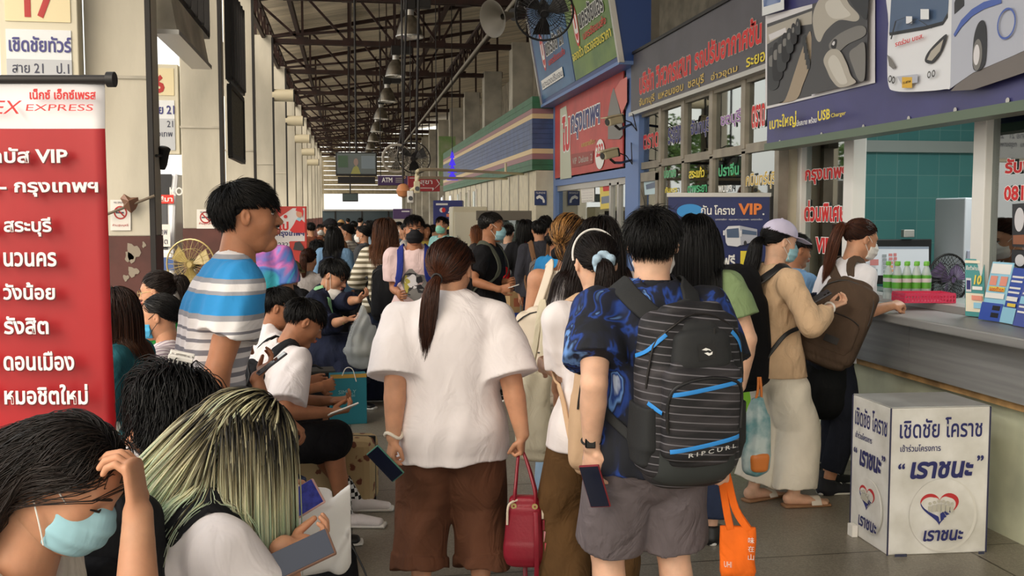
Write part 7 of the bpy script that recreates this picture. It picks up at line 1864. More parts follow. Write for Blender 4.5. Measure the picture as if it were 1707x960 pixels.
O_ = stand('girl with a white hairband and pale blue scrunchie, seen from behind', 996, 384, 4.0, -12, female=True, res=.008, hs=1.1, head=(12, 4, 0), skin='light')
O_.arm('R', O_.loc(.12, .30, .98), -O_.f); O_.arm('L', O_.loc(-.08, .32, 1.0), -O_.f)
O_.leg('L', O_.loc(-.12, 0, .08)); O_.leg('R', O_.loc(.12, .04, .08))
O_.top(c_white, ease=.022, hem=-.06, sleeve=.8, sr=(.055, .060), neck=.05, fold=.005, seed=71)
O_.bottom(cloth('trousers_olive', (96, 70, 42), .9, .1, .3), ease=.018, end=.95, r=(.074, .070, .068), fold=.005); O_.body(); O_.shoes(mat('shoe_tan', (170, 150, 120), .7))
tie = (0, -.112, .002)
O_.hair('tie', n=1700, r=.0013, th=.012, tie=tie, grad_=[(0, (26, 20, 19)), (1, (52, 34, 30))], tail=dict(p=[O_.H(*tie), O_.H(.0, -.15, -.03), O_.H(0, -.15, -.12), O_.H(.0, -.14, -.21)], r=[.02, .036, .044, .018], n=900), var=.35)
m_scr = cloth('scrunchie', (176, 204, 226), .8, .1, .3)
sobj('scrunchie', [loft([O_.H(.030 * math.cos(a), -.125 - .008 * math.sin(3 * a), .0 + .030 * math.sin(a)) for a in np.linspace(0, 6.283, 15)], [.016 + .004 * math.sin(5 * a) for a in np.linspace(0, 6.283, 15)], k=.004)], .004, m_scr, O_.root)
MB().tube([O_.H(.093 * math.sin(a), .0 + .018 * math.cos(a), .03 + .105 * math.cos(a)) for a in np.linspace(-1.75, 1.75, 25)], .0045, 8).build('hairband', m_white, O_.root, True)
c_bbg = cloth('bag_beige', (204, 172, 140), .9, .05, .2)
def odet(t, c, r, u, n, pr):
 q = c + n * .07 - u * .09; fp = [loft([q - u * .09, q, q + u * .08], np.array([.40, .43, .40]) * .30, [.03, .045, .03], r, ex=3)]; al = list(pr) + fp
 k = [( .02 * math.cos(a) , .08 + .017 * math.sin(a)) for a in np.linspace(0, 6.283, 20, endpoint=False)]
 logo_patch(t, [(x * 1.25, (y - .08) * 1.25 + .08) for x, y in k], c, r, u, n, al, m_txwh, 'badge', .003); logo_patch(t, k, c, r, u, n, al, mat('badge_brown', (112, 66, 46), .6), 'badge_face', .005)
 logo_patch(t, [(.008 * math.cos(a), .075 + .007 * math.sin(a)) for a in np.linspace(0, 6.283, 12, endpoint=False)], c, r, u, n, al, m_txwh, 'badge_muzzle', .007)
backpack('beige backpack with a round brown badge on the girl with the scrunchie', O_, .29, .40, .15, c_bbg, sc=.06, xo=-.04, drop=.0, pocket=(c_bbg, .19, -.09), strap_w=.05, detail=odet)
M_ = stand('woman with gold highlighted brown hair and a bare upper back', 948, 354, 5.5, 14, female=True, res=.010, head=(30, 6, 0))
M_.arm('R', M_.loc(.16, .2, .95), -M_.f)
M_.top(cloth('top_ivory', (232, 226, 214)), 'camisole', ease=.012, hem=-.05, sleeve=0, neck=.085, neckdrop=.03)
M_.bottom(c_jean, end=.95, r=(.064, .058, .056)); M_.body(); M_.shoes(m_white)
M_.facial(eyes=False, mouth=False, brows=False); M_.mask(m_maskw)
tie = (0, -.105, -.05)
M_.hair('tie', n=1500, r=.0016, th=.026, tie=tie, grad_=[(0, (46, 34, 28)), (.2, (84, 56, 38)), (1, (70, 46, 32))], col2=(206, 156, 92), mix2=.45, tail=dict(p=[M_.H(*tie), M_.H(.02, -.11, -.09), M_.H(.05, -.08, -.13)], r=[.03, .04, .02], n=200, s=8), var=.35)
sobj('scrunchie', [loft([M_.H(.045 * math.cos(a), -.085, -.085 + .02 * math.sin(a)) for a in np.linspace(0, 6.283, 13)], [.022 + .004 * math.sin(4 * a) for a in np.linspace(0, 6.283, 13)], k=.004)], .006, c_black, M_.root)
c_crm = cloth('bag_cream', (214, 204, 178), .9, .05, .25)
backpack('cream canvas backpack on the woman with highlighted hair', M_, .31, .46, .17, c_crm, sc=.07, xo=-.10, pocket=(c_crm, .22, -.08), strap_w=.055, yaw=-12, drop=.06)
c = at(890, 690, 4.9)
tote('cream cloth tote bag hanging below the cream backpack', c, .20, .40, .08, cloth('tote_cream', (222, 212, 186), .9, .05, .3), nrm(A(.9, -.5, 0)), hand=c + A(.05, .05, .52), hw=.03)
N_ = stand('woman with very long dark hair hidden behind the girl with the scrunchie', 1006, 354, 4.95, 0, female=True, res=.010, head=(-8, 8, -6))
dress(N_, c_white, c_denim, sleeve=.8); N_.hair('long', n=1800, r=.0016, length=.46, th=.022, grad_=[(0, (24, 19, 18)), (1, (58, 40, 36))], volume=.03, sweep=A(-.22, 0, 0), sw_w=lambda U: (U[:, 0] < .1) * 1.0)
Q_ = stand('woman with long straight black hair in a sage green t-shirt', 1160, 351, 5.0, 20, female=True, res=.009, skin='light', head=(6, 4, 0))
Q_.arm('R', Q_.loc(.23, .0, .80), Q_.r - Q_.f * .4, curl=.4)
dress(Q_, cloth('tee_sage', (134, 156, 112)), c_denim, sleeve=.62); Q_.hair('long', n=2400, r=.0013, length=.42, th=.02, col=(20, 19, 21), volume=.025, var=.4)
J2 = stand('woman in a black and red hooded jacket with long dark hair, holding a carton', 876, 364, 12.0, 12, female=True)
J2.arm('L', J2.loc(-.22, .05, .80)); J2.arm('R', J2.loc(.18, .05, .78))
dress(J2, cloth('jacket_blackred', (28, 28, 32)), cloth('trousers_blue', (40, 60, 130)), sleeve=.9, name='jacket', ease=.03)
for k in 'LR': sobj('red_sleeve', [loft([J2.elb[k] * .9 + J2.shl[k] * .1, J2.wri[k]], [.062, .05], k=.01, flat=(0, 1))], .01, cloth('sleeve_red', (206, 36, 40)), J2.root)
sobj('hood', [loft([J2.nb - J2.cf * .05 + J2.cr * x - UP * .015 * abs(x) * 10 for x in (-.1, 0, .1)], [.03, .045, .03], k=.03)], .011, cloth('sleeve_red', (206, 36, 40)), J2.root)
J2.hair('long', n=500, r=.0026, length=.26, th=.02, col=HB)
c = at(861, 503, 11.7)
t = thing('carton', 'brown cardboard carton carried by the woman in the red and black jacket', 'box', c - UP * .16)
ax_ = (nrm(A(.95, .2, 0)), nrm(A(-.2, .95, 0)), UP)
MB().box(c, (.23, .16, .24), ax_).build('carton_body', mat('cardboard', (192, 158, 112), .8, var=.1), t, bevel=.004)
MB().box(c - ax_[1] * .081, (.13, .002, .10), ax_).build('print', mat('carton_print', (186, 110, 80), .7), t)
MB().box(c - ax_[1] * .083 + ax_[0] * .02, (.02, .002, .24), ax_).build('tape', m_g3, t)
MB().tube(spline([c + UP * .12 - ax_[0] * .08, J2.wri['L'] - UP * .06, c + UP * .12 + ax_[0] * .08], 11), .006, 6).build('carrying_cord', m_paper, t, True)
K2 = stand('person in a charcoal jacket with a grey and brown backpack', 899, 364, 11.3, 4)
dress(K2, cloth('jacket_charcoal', (58, 58, 66)), c_navy, sleeve=1.9, name='jacket', ease=.03); K2.hair('short', n=400, r=.0026, length=.06, th=.02, col=HB)
backpack('grey and brown rucksack on the charcoal jacket', K2, .28, .44, .16, cloth('bag_grey', (120, 114, 112)), sc=.06, strap_m=cloth('strap_tan', (132, 98, 72)), pocket=(cloth('bag_grey', (120, 114, 112)), .18, -.06), res=.01)
K3 = stand('person with short black hair behind the charcoal jacket', 909, 357, 13.2, 6); dress(K3, c_black, c_navy); K3.hair('short', n=350, r=.003, length=.06, th=.02, col=HB)
K4 = stand('boy in a bright blue polo shirt with a white mask, facing right', 926, 380, 9.4, 50, head=(20, 4, 0), skin='tan')
dress(K4, cloth('polo_blue', (56, 150, 220)), c_denim, sleeve=.6, facial=True, name='polo_shirt'); K4.hair('short', n=450, r=.0024, length=.06, th=.02, col=HB); K4.mask(m_maskw)
L_ = stand('man in a pale pink printed t-shirt with a black mask, walking towards the camera', 690, 356, 8.6, 186, skin='tan', res=.009, head=(-6, 0, 0), hs=1.1, w=1.1)
L_.arm('R', at(664, 488, 8.45), -L_.f * 1. + L_.r * .2, curl=.6); L_.arm('L', at(742, 500, 8.6), -L_.f * 1. - L_.r * .2, curl=.5)
dress(L_, cloth('tee_pink', (226, 200, 200)), c_denim, sleeve=.72, ease=.024, facial=True); L_.mask(m_maskk, m_strapk)
L_.hair('short', n=1200, r=.0016, length=.055, th=.02, col=(26, 22, 22), comb=(0, .4, .3))
pr = L_.prims_top; cc = L_.spine(.13)[0]
for (dx, dz, sx, sz, mm) in ((0, 0, .10, .13, m_g1), (-.02, .04, .05, .05, m_bn), (.03, -.03, .06, .04, m_txbk), (-.03, -.05, .04, .03, m_txbk), (.0, .0, .03, .05, m_bn), (-.06, .01, .025, .07, mat('print_olive', (170, 160, 70), .6)), (.045, .05, .03, .03, m_txbk), (-.02, .095, .05, .012, m_txbk)):
 k = [(dx + sx * (1 + .22 * math.sin(3 * a + dx * 90)) * math.cos(a), dz + sz * (1 + .2 * math.sin(4 * a + dz * 70)) * math.sin(a)) for a in np.linspace(0, 6.283, 22, endpoint=False)]
 logo_patch(L_.root, k, cc, -L_.cr, UP, L_.cf, pr, mm, 'shirt_print', .006 + .0015 * (abs(dx) + abs(dz) > 0) + .001 * (mm is m_bn))
backpack('blue backpack worn by the man with the black mask, only its straps showing', L_, .30, .42, .16, cloth('bag_blue', (40, 52, 130)), sc=.12, strap_w=.062, res=.01)
K_ = stand('man in a black polo shirt with a pale blue mask and cropped hair', 814, 351, 9.0, 118, skin='tan', res=.009, head=(-24, 6, 0), hs=1.12, w=1.05)
K_.arm('R', at(832, 482, 8.7), -K_.f * .5 + K_.r * .5 - UP * .6, fd=nrm(A(.8, -.2, .1)), curl=.5); K_.arm('L', at(848, 470, 9.0), -K_.f * .5 - K_.r * .5 - UP * .6, fd=nrm(A(.3, -.7, .1)), curl=.5)
dress(K_, c_black, c_navy, sleeve=.75, facial=True, name='polo_shirt'); K_.mask(m_maskb); K_.hair('short', n=1200, r=.0014, length=.018, th=.008, col=(30, 26, 24))
backpack('grey green backpack worn by the man in the black polo, only its straps showing', K_, .30, .42, .16, cloth('bag_greygreen', (86, 90, 80)), sc=.12, strap_w=.05, res=.01)
tag(MB().box(at(856, 477, 8.66), (.1, .06, .004), (nrm(A(.9, -.2, .3)), nrm(A(.2, 1, 0)), UP)).build('paper_slip', m_paper), 'small white paper slip in the hands of the man in the black polo', 'paper')
S5 = stand('woman with long auburn hair in a cream and olive striped sweater', 641, 361, 9.4, 14, female=True, head=(4, 2, 0))
S5.arm('L', S5.loc(-.2, .14, .98), -S5.f - S5.r * .4); dress(S5, stripe_mat('sweater_striped', [(i / 24, (226, 220, 204) if i % 2 else (112, 104, 84)) for i in range(25)], .62, .78), c_denim, sleeve=1.85, name='sweater', ease=.026)
S5.hair('long', n=1200, r=.002, length=.36, th=.03, grad_=[(0, (60, 36, 26)), (.4, (120, 74, 48)), (1, (150, 100, 66))], wave=.006, volume=.04)
backpack('slim black backpack on the striped sweater', S5, .27, .44, .13, c_bkk, sc=.07, xo=.04, res=.01)
S6 = stand('woman in a dark grey t-shirt with black tied hair, standing in profile', 607, 374, 13.0, -66, female=True, head=(-6, 2, 0)); S6.arm('R', S6.loc(.08, .26, 1.0 * .9), -UP); S6.arm('L', S6.loc(-.02, .28, .92), -UP)
dress(S6, cloth('tee_darkgrey', (72, 74, 78)), c_black, sleeve=.7, facial=True); S6.mask(m_maskw); S6.hair('tie', n=700, r=.002, th=.014, tie=(0, -.1, .0), col=HB, tail=dict(p=[S6.H(0, -.1, 0), S6.H(0, -.14, -.05), S6.H(0, -.14, -.16)], r=[.02, .036, .01], n=250))
S7 = stand('girl in a pale striped shirt with a mint mask, standing in profile', 580, 372, 14.2, -70, female=True, head=(-6, 4, 0)); dress(S7, stripe_mat('shirt_palestripe', [(i / 30, (206, 204, 196) if i % 2 else (160, 158, 156)) for i in range(31)], .62, .75), c_black, sleeve=.9, facial=True, name='shirt'); S7.mask(m_maskg)
S7.hair('tie', n=600, r=.002, th=.014, tie=(0, -.1, .02), col=HB, tail=dict(p=[S7.H(0, -.1, .02), S7.H(0, -.15, -.02), S7.H(0, -.15, -.14)], r=[.02, .036, .01], n=200))
S8 = stand('woman with long black hair in a pale denim shirt and navy backpack', 556, 376, 11.8, 16, female=True, head=(0, 4, 0)); dress(S8, cloth('shirt_denim', (112, 146, 180)), c_black, sleeve=1.7, name='shirt'); S8.hair('long', n=1100, r=.002, length=.34, th=.02, col=HB, volume=.03)
backpack('navy backpack on the pale denim shirt', S8, .28, .44, .15, cloth('bag_navy', (28, 34, 52)), sc=.09, res=.01)
S9 = stand('tall man with a dark cap behind the woman with long black hair', 551, 364, 13.2, -30, res=.013); dress(S9, cloth('tee_brown', (120, 92, 66)), c_black, facial=True); S9.hair('short', n=300, r=.003, length=.05, th=.016, col=HB); cap(S9, c_black, vis=.07)
def sitter(label, px, top, d, face, head, topm, seed, hairf, skin='mid', female=False, hs=1.1, facial=False, sleeve=.8, nm='t_shirt', bot=None, res=.012, fat=1.):
 z = 1.65 - (top - 358) * d / 1680
 p = Person(label, 0, 0, face=face, h=1.6, skin=skin, pz=.47, lean=8, hunch=12, head=head, hs=hs, res=res, female=female, fat=fat)
 q = at(px, 358, d); shift_head(p, A(q[0], q[1], z - .125 * p.hs - .02))
 p.arm('R', p.loc(.13, .36, p.pz + .12), -UP); p.arm('L', p.loc(-.13, .36, p.pz + .12), -UP); sit(p)
 p.top(topm, nm, ease=.022, hem=-.05, sleeve=sleeve, sr=(.055, .058) if sleeve <= 1 else (.054, .038), seed=seed); p.bottom(bot or c_black, end=.93); p.body(); p.shoes(m_black, res=.009)
 if facial: p.facial()
 hairf(p); return p
def hshort(n=500, col=HB): return lambda p: p.hair('short', n=n, r=.0024, length=.06, th=.022, col=col)
T1 = sitter('seated person in a camouflage cap and black jacket', 484, 430, 9.9, 30, (0, 6, 0), c_black, 81, hshort(200), sleeve=1.9, nm='jacket', fat=1.2)
m_camo = mat('camo', (142, 130, 84), .9, rgb2=(70, 66, 44), vs=22); cap(T1, m_camo, vis=.06)
T2 = sitter('seated woman with tied auburn hair in a grey top', 514, 411, 11.4, 20, (0, 4, 0), cloth('tee_greyrose', (150, 144, 142)), 82, lambda p: p.hair('tie', n=700, r=.002, th=.016, tie=(0, -.1, .04), grad_=[(0, (60, 36, 28)), (1, (110, 64, 44))], tail=dict(p=[p.H(0, -.1, .04), p.H(0, -.15, .02), p.H(0, -.15, -.1), p.H(0, -.14, -.2)], r=[.02, .045, .04, .01], n=350)), female=True)
T3 = sitter('seated person with curly black hair in a mauve top', 529, 396, 12.8, 25, (0, 4, 0), cloth('tee_mauve', (150, 110, 120)), 83, lambda p: p.hair('short', n=600, r=.003, length=.07, th=.034, col=(20, 20, 22), spread=1.2))
z = 1.65 - (430 - 358) * 8.7 / 1680
H_ = Person('woman in a navy dress with her mask pulled down, looking into a clear plastic bag', 0, 0, face=108, h=1.62, skin='mid', pz=.5, lean=8, hunch=14, head=(6, 30, 0), hs=1.25, res=.010, female=True, fat=1.15)
q = at(556, 358, 8.7); shift_head(H_, A(q[0], q[1], z - .15))
H_.arm('L', at(602, 500, 8.5), -UP * .8, fd=nrm(A(.6, -.3, .4)), pn=UP, curl=.4); H_.arm('R', at(575, 533, 8.3), -UP * .8 - H_.f * .3, fd=nrm(A(.95, .1, 0)), pn=UP, curl=.4); sit(H_)
H_.top(c_navy, 'dress_top', ease=.024, hem=-.06, sleeve=1.5, sr=(.058, .05)); H_.bottom(c_navy, 'dress_skirt', ease=.03, end=.85, r=(.085, .09, .09)); H_.body(); H_.shoes(m_black); H_.facial(); H_.mask(m_maskw, low=.072)
H_.hair('short', n=1000, r=.002, length=.07, th=.024, col=(24, 23, 24))
W = push_out(spline([H_.nb + H_.cr * .09 - H_.cf * .05, H_.nb + H_.cr * .09 + UP * .02, H_.spine(.2)[0] + H_.cr * .08 + H_.cf * .12, H_.spine(.08)[0] + H_.cr * .06 + H_.cf * .14], 16), H_.prims_top, .006, 4)
ribbon(W, grad(W, H_.prims_top), .045, .006, cloth('strap_mint', (150, 206, 160)), 'apron_strap', H_.root)
MB().tube([H_.wri['R'] - nrm(H_.wri['R'] - H_.elb['R']) * .02 + A(0, math.cos(a), math.sin(a)) * .034 for a in np.linspace(0, 6.283, 15)], .005, 6).build('bangle', m_gold, H_.root, True)
c = at(604, 563, 8.3)
m_clear = mat('clear_plastic', (206, 212, 214), .25, alpha=.38, spec=.6)
t = thing('plastic_bag', 'clear plastic bag of food held by the woman in navy', 'bag', c - UP * .2)
sobj('bag_film', [loft([c - UP * .18, c - UP * .1, c + UP * .08, c + UP * .26], [.13, .16, .10, .02], [.08, .1, .07, .02], A(1, 0, 0), k=.01), folds(.01, (.1, 0, 1), 40, 4)], .008, m_clear, t)
sobj('contents', [ell(c - UP * .1 + A(.02, 0, 0), (.1, .06, .07)), ell(c - UP * .02 - A(.03, 0, 0), (.05, .04, .06))], .01, mat('food_grey', (150, 152, 146), .6), t)
seat(H_.pel[0], H_.pel[1], H_.face, 'blue waiting seat under the woman in the navy dress', 'waiting seats farther along', H_.pel[2] - .1 * H_.h)
for p, lab in ((T1, 'blue waiting seat under the camouflage cap'), (T2, 'blue waiting seat under the tied auburn hair'), (T3, 'blue waiting seat under the mauve top')): seat(p.pel[0], p.pel[1], p.face, lab, 'waiting seats farther along', p.pel[2] - .10 * p.h)
c = at(580, 660, 8.0) * A(1, 1, 0)
t = thing('shopping_bag', 'teal paper shopping bag standing on the floor under the navy dress', 'bag', c)
ax_ = (nrm(A(.985, .1, 0)), nrm(A(-.1, .985, 0)), UP); m_tealbag = mat('paper_teal', (24, 110, 128), .5)
MB().box(c + UP * .20, (.285, .12, .40), ax_).build('bag_body', m_tealbag, t, bevel=.004)
MB().box(c + UP * .385 - ax_[1] * .0605, (.285, .003, .03), ax_).build('edge_tape', mat('tape_ochre', (176, 140, 60), .6), t)
P = Panel(t, c - ax_[1] * .062 - ax_[0] * .14, ax_[0]); P.text('SIMPLY', (.06, .245, .2, .275), mat('text_palegrey', (130, 170, 178), .6), .01, False); P.text('sense', (.12, .22, .19, .238), mat('text_palegrey', (130, 170, 178), .6), .0, False)
MB().tube(spline([c + UP * .39 - ax_[0] * .05 - ax_[1] * .06, c + UP * .45 - ax_[0] * .02 - ax_[1] * .07, c + UP * .44 + ax_[0] * .03 - ax_[1] * .07, c + UP * .34 + ax_[0] * .06 - ax_[1] * .066], 12), .004, 6).build('cord_handle', m_paper, t, True)
c = at(522, 655, 8.1) * A(1, 1, 0)
t = thing('travel_trunk', 'black trunk with yellow edging beside the teal shopping bag', 'trunk', c)
MB().box(c + UP * .2, (.36, .25, .40), ax_).build('shell', c_bkk, t, bevel=.02); MB().box(c + UP * .405, (.34, .23, .02), ax_).build('lid', mat('trunk_lid', (60, 56, 50), .6), t, bevel=.004)
MB().tube(spline([c + UP * .41 - ax_[0] * .08, c + UP * .45, c + UP * .41 + ax_[0] * .08], 8), .008, 8).build('handle', m_black, t, True)
c = at(622, 640, 8.9) * A(1, 1, 0)
t = thing('trolley_case', 'navy trolley case behind the clear plastic bag', 'suitcase', c)
MB().box(c + UP * .36, (.40, .26, .66), ax_).build('shell', c_navy, t, bevel=.04)
for i in (-1, 1): MB().cyl(c + ax_[0] * i * .15 - ax_[1] * .012 + UP * .025, c + ax_[0] * i * .15 + ax_[1] * .012 + UP * .025, .025).build('wheel', m_black, t, True)
for i in (-1, 1): MB().tube([c + ax_[0] * i * .08 + UP * .68, c + ax_[0] * i * .08 + UP * .78], .008, 6).build('handle_tube', m_alu, t)
far = [(738, 359, 14.3, -130, 'man in a pale aqua shirt with a mint green mask', (150, 200, 200), 0, 'g'), (797, 373, 13.8, -60, 'woman with long copper hair left of the black polo', (60, 58, 60), 1, None),
 (449, 372, 16.2, 20, 'person in an orange shirt left of the red standing sign', (226, 150, 106), 0, None), (518, 369, 17.6, -20, 'person in a rust brown shirt right of the red standing sign', (120, 70, 52), 0, None),
 (534, 372, 19.5, 160, 'person facing forward with a white mask, far behind the rust brown shirt', (90, 84, 84), 0, 'w'), (546, 366, 22.1, -60, 'person in a brown jacket far behind the dark cap', (112, 92, 72), 0, None),
 (568, 366, 24.7, 30, 'person in a tan hat far behind the mint mask', (170, 150, 120), 0, None), (590, 367, 23.4, -40, 'person in grey far behind the pale striped shirt', (110, 112, 116), 0, None),
 (600, 362, 31.2, 10, 'tall person in black far down the hall', (40, 40, 44), 0, None), (616, 366, 18.2, -80, 'woman in pale blue with tied hair behind the dark grey t-shirt', (150, 176, 196), 1, 'w'),
 (628, 364, 27.3, 100, 'person in a maroon shirt far down the hall', (120, 50, 52), 0, None), (663, 368, 16.9, 150, 'person in a blue grey shirt behind the auburn hair', (120, 140, 160), 0, 'w'),
 (677, 372, 15.6, -70, 'woman in a white blouse behind the man with the black mask', (214, 210, 206), 1, None), (708, 372, 16.2, 170, 'woman in a yellow top behind the man with the black mask', (196, 176, 90), 1, None),
 (722, 374, 17.6, 60, 'person in dark red beside the blue bank machine', (110, 44, 44), 1, None), (762, 370, 20.2, -30, 'person in charcoal behind the white tee woman', (60, 62, 70), 0, None),
 (505, 374, 23.4, 40, 'person in white beside the red standing sign', (210, 208, 204), 0, None), (556, 368, 33.8, 0, 'person in dark blue farthest down the hall', (50, 60, 92), 0, None),
 (648, 366, 35.1, 20, 'person in black with short hair far behind the auburn hair', (44, 44, 50), 0, None), (580, 363, 39.0, -10, 'person in olive far down the hall under the monitor', (92, 92, 70), 0, None),
 (846, 372, 13.0, 20, 'person in a grey hoodie behind the black polo', (120, 122, 126), 0, None), (894, 366, 15.2, 10, 'person in black at the far end of the right queue', (40, 40, 46), 0, None)]
hc = [(24, 22, 22), (30, 26, 24), (44, 32, 28), (20, 20, 22)]
for i, (px, top, d, fa, lab, col, fem, mk) in enumerate(far):
 p = stand(lab, px, top, d, fa, skin=['mid', 'tan', 'light'][i % 3], res=.016, female=bool(fem), head=((i * 37) % 30 - 15, 4, 0))
 p.arm('R', p.loc(.18, .08 + .05 * (i % 3), .78)); p.arm('L', p.loc(-.18, .05, .8))
 dress(p, cloth(f'shirt_far_{i}', col), (c_navy, c_black, c_denim)[i % 3], sleeve=[.7, 1.8, .8][i % 3], facial=abs(fa) > 60 and d < 14)
 if mk: p.mask(m_maskg if mk == 'g' else m_maskw)
 if 'copper' in lab: p.hair('long', n=350, r=.0032, length=.34, th=.024, grad_=[(0, (110, 60, 34)), (1, (190, 118, 66))])
 elif fem: p.hair('long' if i % 2 else 'tie', n=300, r=.0034, length=.3, th=.02, col=hc[i % 4], tie=(0, -.1, 0))
 else: p.hair('short', n=260, r=.0034, length=.055, th=.02, col=hc[i % 4])
 if 'hat' in lab: cap(p, mat('hat_tan', (190, 150, 96), .8), vis=.05)
p1, p0, p2 = onz(1402, 886, 0), onz(1479, 926, 0), onz(1643, 920, 0)
e1, e2 = (p1 - p0), (p2 - p0); hb = .722
e2 = nrm(e2) * np.linalg.norm(e2); e1p = e1 - e2 * np.dot(e1, e2) / np.dot(e2, e2) * .75; p1 = p0 + e1p
t = thing('campaign_box', 'big white box with blue Thai lettering and a red and blue heart, beside the counter', 'box', (p0 + e1p * .5 + e2 * .5))
m_box = mat('box_white', (232, 232, 230), .5, var=.08, vs=5, rgb2=(205, 204, 198))
MB().prism([p0, p2, p2 + e1p, p1], UP * hb).build('box_body', m_box, t, bevel=.006)
MB().prism([p0 + UP * hb, p2 + UP * hb, p2 + e1p + UP * hb, p1 + UP * hb], UP * .006).build('top_board', mat('box_top', (188, 190, 190), .3, var=.15, vs=4), t, bevel=.003)
m_edge = mat('edge_navy', (50, 52, 82), .5)
for q in (p0, p2, p1): MB().bar(q + UP * .0, q + UP * hb, .006, .006, nrm(e2)).build('edge', m_edge, t)
m_tb = mat('thai_navy', (38, 42, 104), .5); m_hr = mat('heart_red', (192, 50, 56), .5); m_hb = mat('heart_blue', (44, 52, 124), .5); m_hg = mat('figure_grey', (190, 188, 176), .6)
def heart_face(P, W, H, faded=0):
 """heart made of a red top and a blue hand-like lower half, with little figures inside"""
 def hp(a, s=1.): return (W * .5 + s * .30 * W * .5 * (16 * math.sin(a) ** 3) / 16 * 1.3, H * .33 + s * .30 * W * .5 * (13 * math.cos(a) - 5 * math.cos(2 * a) - 2 * math.cos(3 * a) - math.cos(4 * a)) / 16 * 1.15)
 def arc(a0, a1, s0, s1, m, nm):
  aa = np.linspace(a0, a1, 18); P.poly([hp(a, 1) for a in aa] + [hp(a, s0 + (s1 - s0) * abs(i / 17 - .5) * 2) for i, a in reversed(list(enumerate(aa)))], m, nm, False)
 n = 40
 P.ell(W * .55, H * .27, W * .34, W * .36, mat('roundel_shade', (222, 221, 216), .5), 'roundel', False)
 P.ell(W * .53, H * .275, W * .33, W * .35, m_box, 'roundel_face', False)
 P.poly([hp(a, .97) for a in np.linspace(.02, 2 * math.pi - .02, n)], m_box, 'heart_field', False)
 arc(.06, 2.05, .70, .97, m_hr, 'heart_red'); arc(2 * math.pi - .06, 2 * math.pi - 1.6, .70, .97, m_hr, 'heart_red')
 arc(2 * math.pi - 1.6, 2 * math.pi - 3.75, .62, .97, m_hb, 'heart_blue')
 for i in range(4):
  a = 2.1 + i * .16; c0 = hp(a, .97); c1 = hp(a, .62 - .04 * i); dx = .012 * W
  P.poly([(c0[0] - dx * 1.5, c0[1]), (c0[0] + dx * 1.2, c0[1] + dx), (c1[0] + dx, c1[1]), (c1[0], c1[1] + dx), (c1[0] - dx, c1[1])], m_hb, 'hand_finger', False)
 for i, x in enumerate((-.105, -.062, -.02, .022, .065, .105)):
  P.rect(W * (.5 + x - .016), H * .30, W * (.5 + x + .016), H * (.355 - .008 * abs(i - 2.5)), m_hg, 'figure', False); P.ell(W * (.5 + x), H * (.375 - .008 * abs(i - 2.5)), W * .015, W * .015, m_hg, 'figure_head', False)
P = Panel(t, p0, e2); W = np.linalg.norm(e2)
P.text('เชิดชัย โคราช', (.045, .575, W - .04, .675), m_tb, .02, False); P.text('เข้าร่วมโครงการ', (.05, .51, .255, .545), m_tb, .015, False)
P.text('เราชนะ', (.10, .375, W - .09, .46), m_tb, .05, False, slant=.15); P.text('“', (.04, .425, .075, .455), m_tb, .04, False); P.text('”', (W - .065, .455, W - .03, .485), m_tb, .04, False)
heart_face(P, W, hb); P.text('เราชนะ', (.16, .075, .36, .13), m_tb, .04, False, slant=.15)
for x in (.02, .05, W - .06): P.rect(x, .004, x + .03, .018, m_ink, 'scuff', False)
Wl = np.linalg.norm(e1p); P = Panel(t, p1, -e1p)
P.text('เชิดชัย โคราช', (.03, .575, Wl - .03, .68), m_tb, .02, False); P.text('เข้าร่วมโครงการ', (.04, .51, Wl * .55, .545), m_tb, .015, False)
P.text('เราชนะ', (.09, .375, Wl - .08, .46), m_tb, .05, False, slant=.1); P.text('“', (.03, .43, .065, .46), m_tb, .04, False); P.text('”', (Wl - .065, .45, Wl - .03, .48), m_tb, .04, False)
heart_face(P, Wl, hb); P.text('เราชนะ', (.15, .085, .33, .14), m_tb, .04, False, slant=.1)
c = p1 * .82 + p0 * .18 - nrm(e2) * .02
MB().box(c + UP * .03, (.05, .03, .06), (nrm(e1p), nrm(e2), UP)).build('caster_block', m_white, t)
dv = 7.55; pa, pb = at(1114, 330, dv), at(1283, 324, dv); zt = (pa[2] + pb[2]) / 2
r_ = nrm((pb - pa) * A(1, 1, 0)); wd = np.linalg.norm((pb - pa) * A(1, 1, 0)); f_ = np.cross(UP, r_); o0 = pa * A(1, 1, 0)
t = thing('rollup_banner', 'dark blue roll-up banner with a white coach and orange VIP behind the green t-shirt', 'banner', o0 + r_ * wd / 2)
m_vip = mat('vip_blue', (36, 48, 104), .4, var=.08, bump=.1, bs=4)
MB().box(o0 + r_ * wd / 2 + UP * (zt / 2 + .03), (wd, .004, zt - .06), (r_, f_, UP)).build('banner_sheet', m_vip, t)
MB().box(o0 + r_ * wd / 2 + UP * (zt + .01), (wd + .02, .02, .03), (r_, f_, UP)).build('top_bar', m_alu, t)
MB().box(o0 + r_ * wd / 2 + UP * .035, (wd + .02, .2, .07), (r_, f_, UP)).build('base', m_alu, t, bevel=.01)
MB().bar(o0 + r_ * (wd + .015) + UP * .05, o0 + r_ * (wd + .015) + UP * zt, .02, .02).build('pole', m_black, t)
P = Panel(t, o0 - f_ * .0025 + UP * 0, r_)
P.rect(1116, 640, 1281, 632, m_bn, 'white_strip'); P.rect(1116, 700, 1281, 642, mat('print_lime', (128, 190, 60), .5), 'lime_field')
P.poly([(1116, 520), (1196, 476), (1262, 452), (1281, 442), (1281, 520), (1281, 560), (1116, 590)], m_bn, 'white_swoosh')
P.ell(1150, 352, 22, 12, mat('print_azure', (60, 150, 220), .5), 'badge')
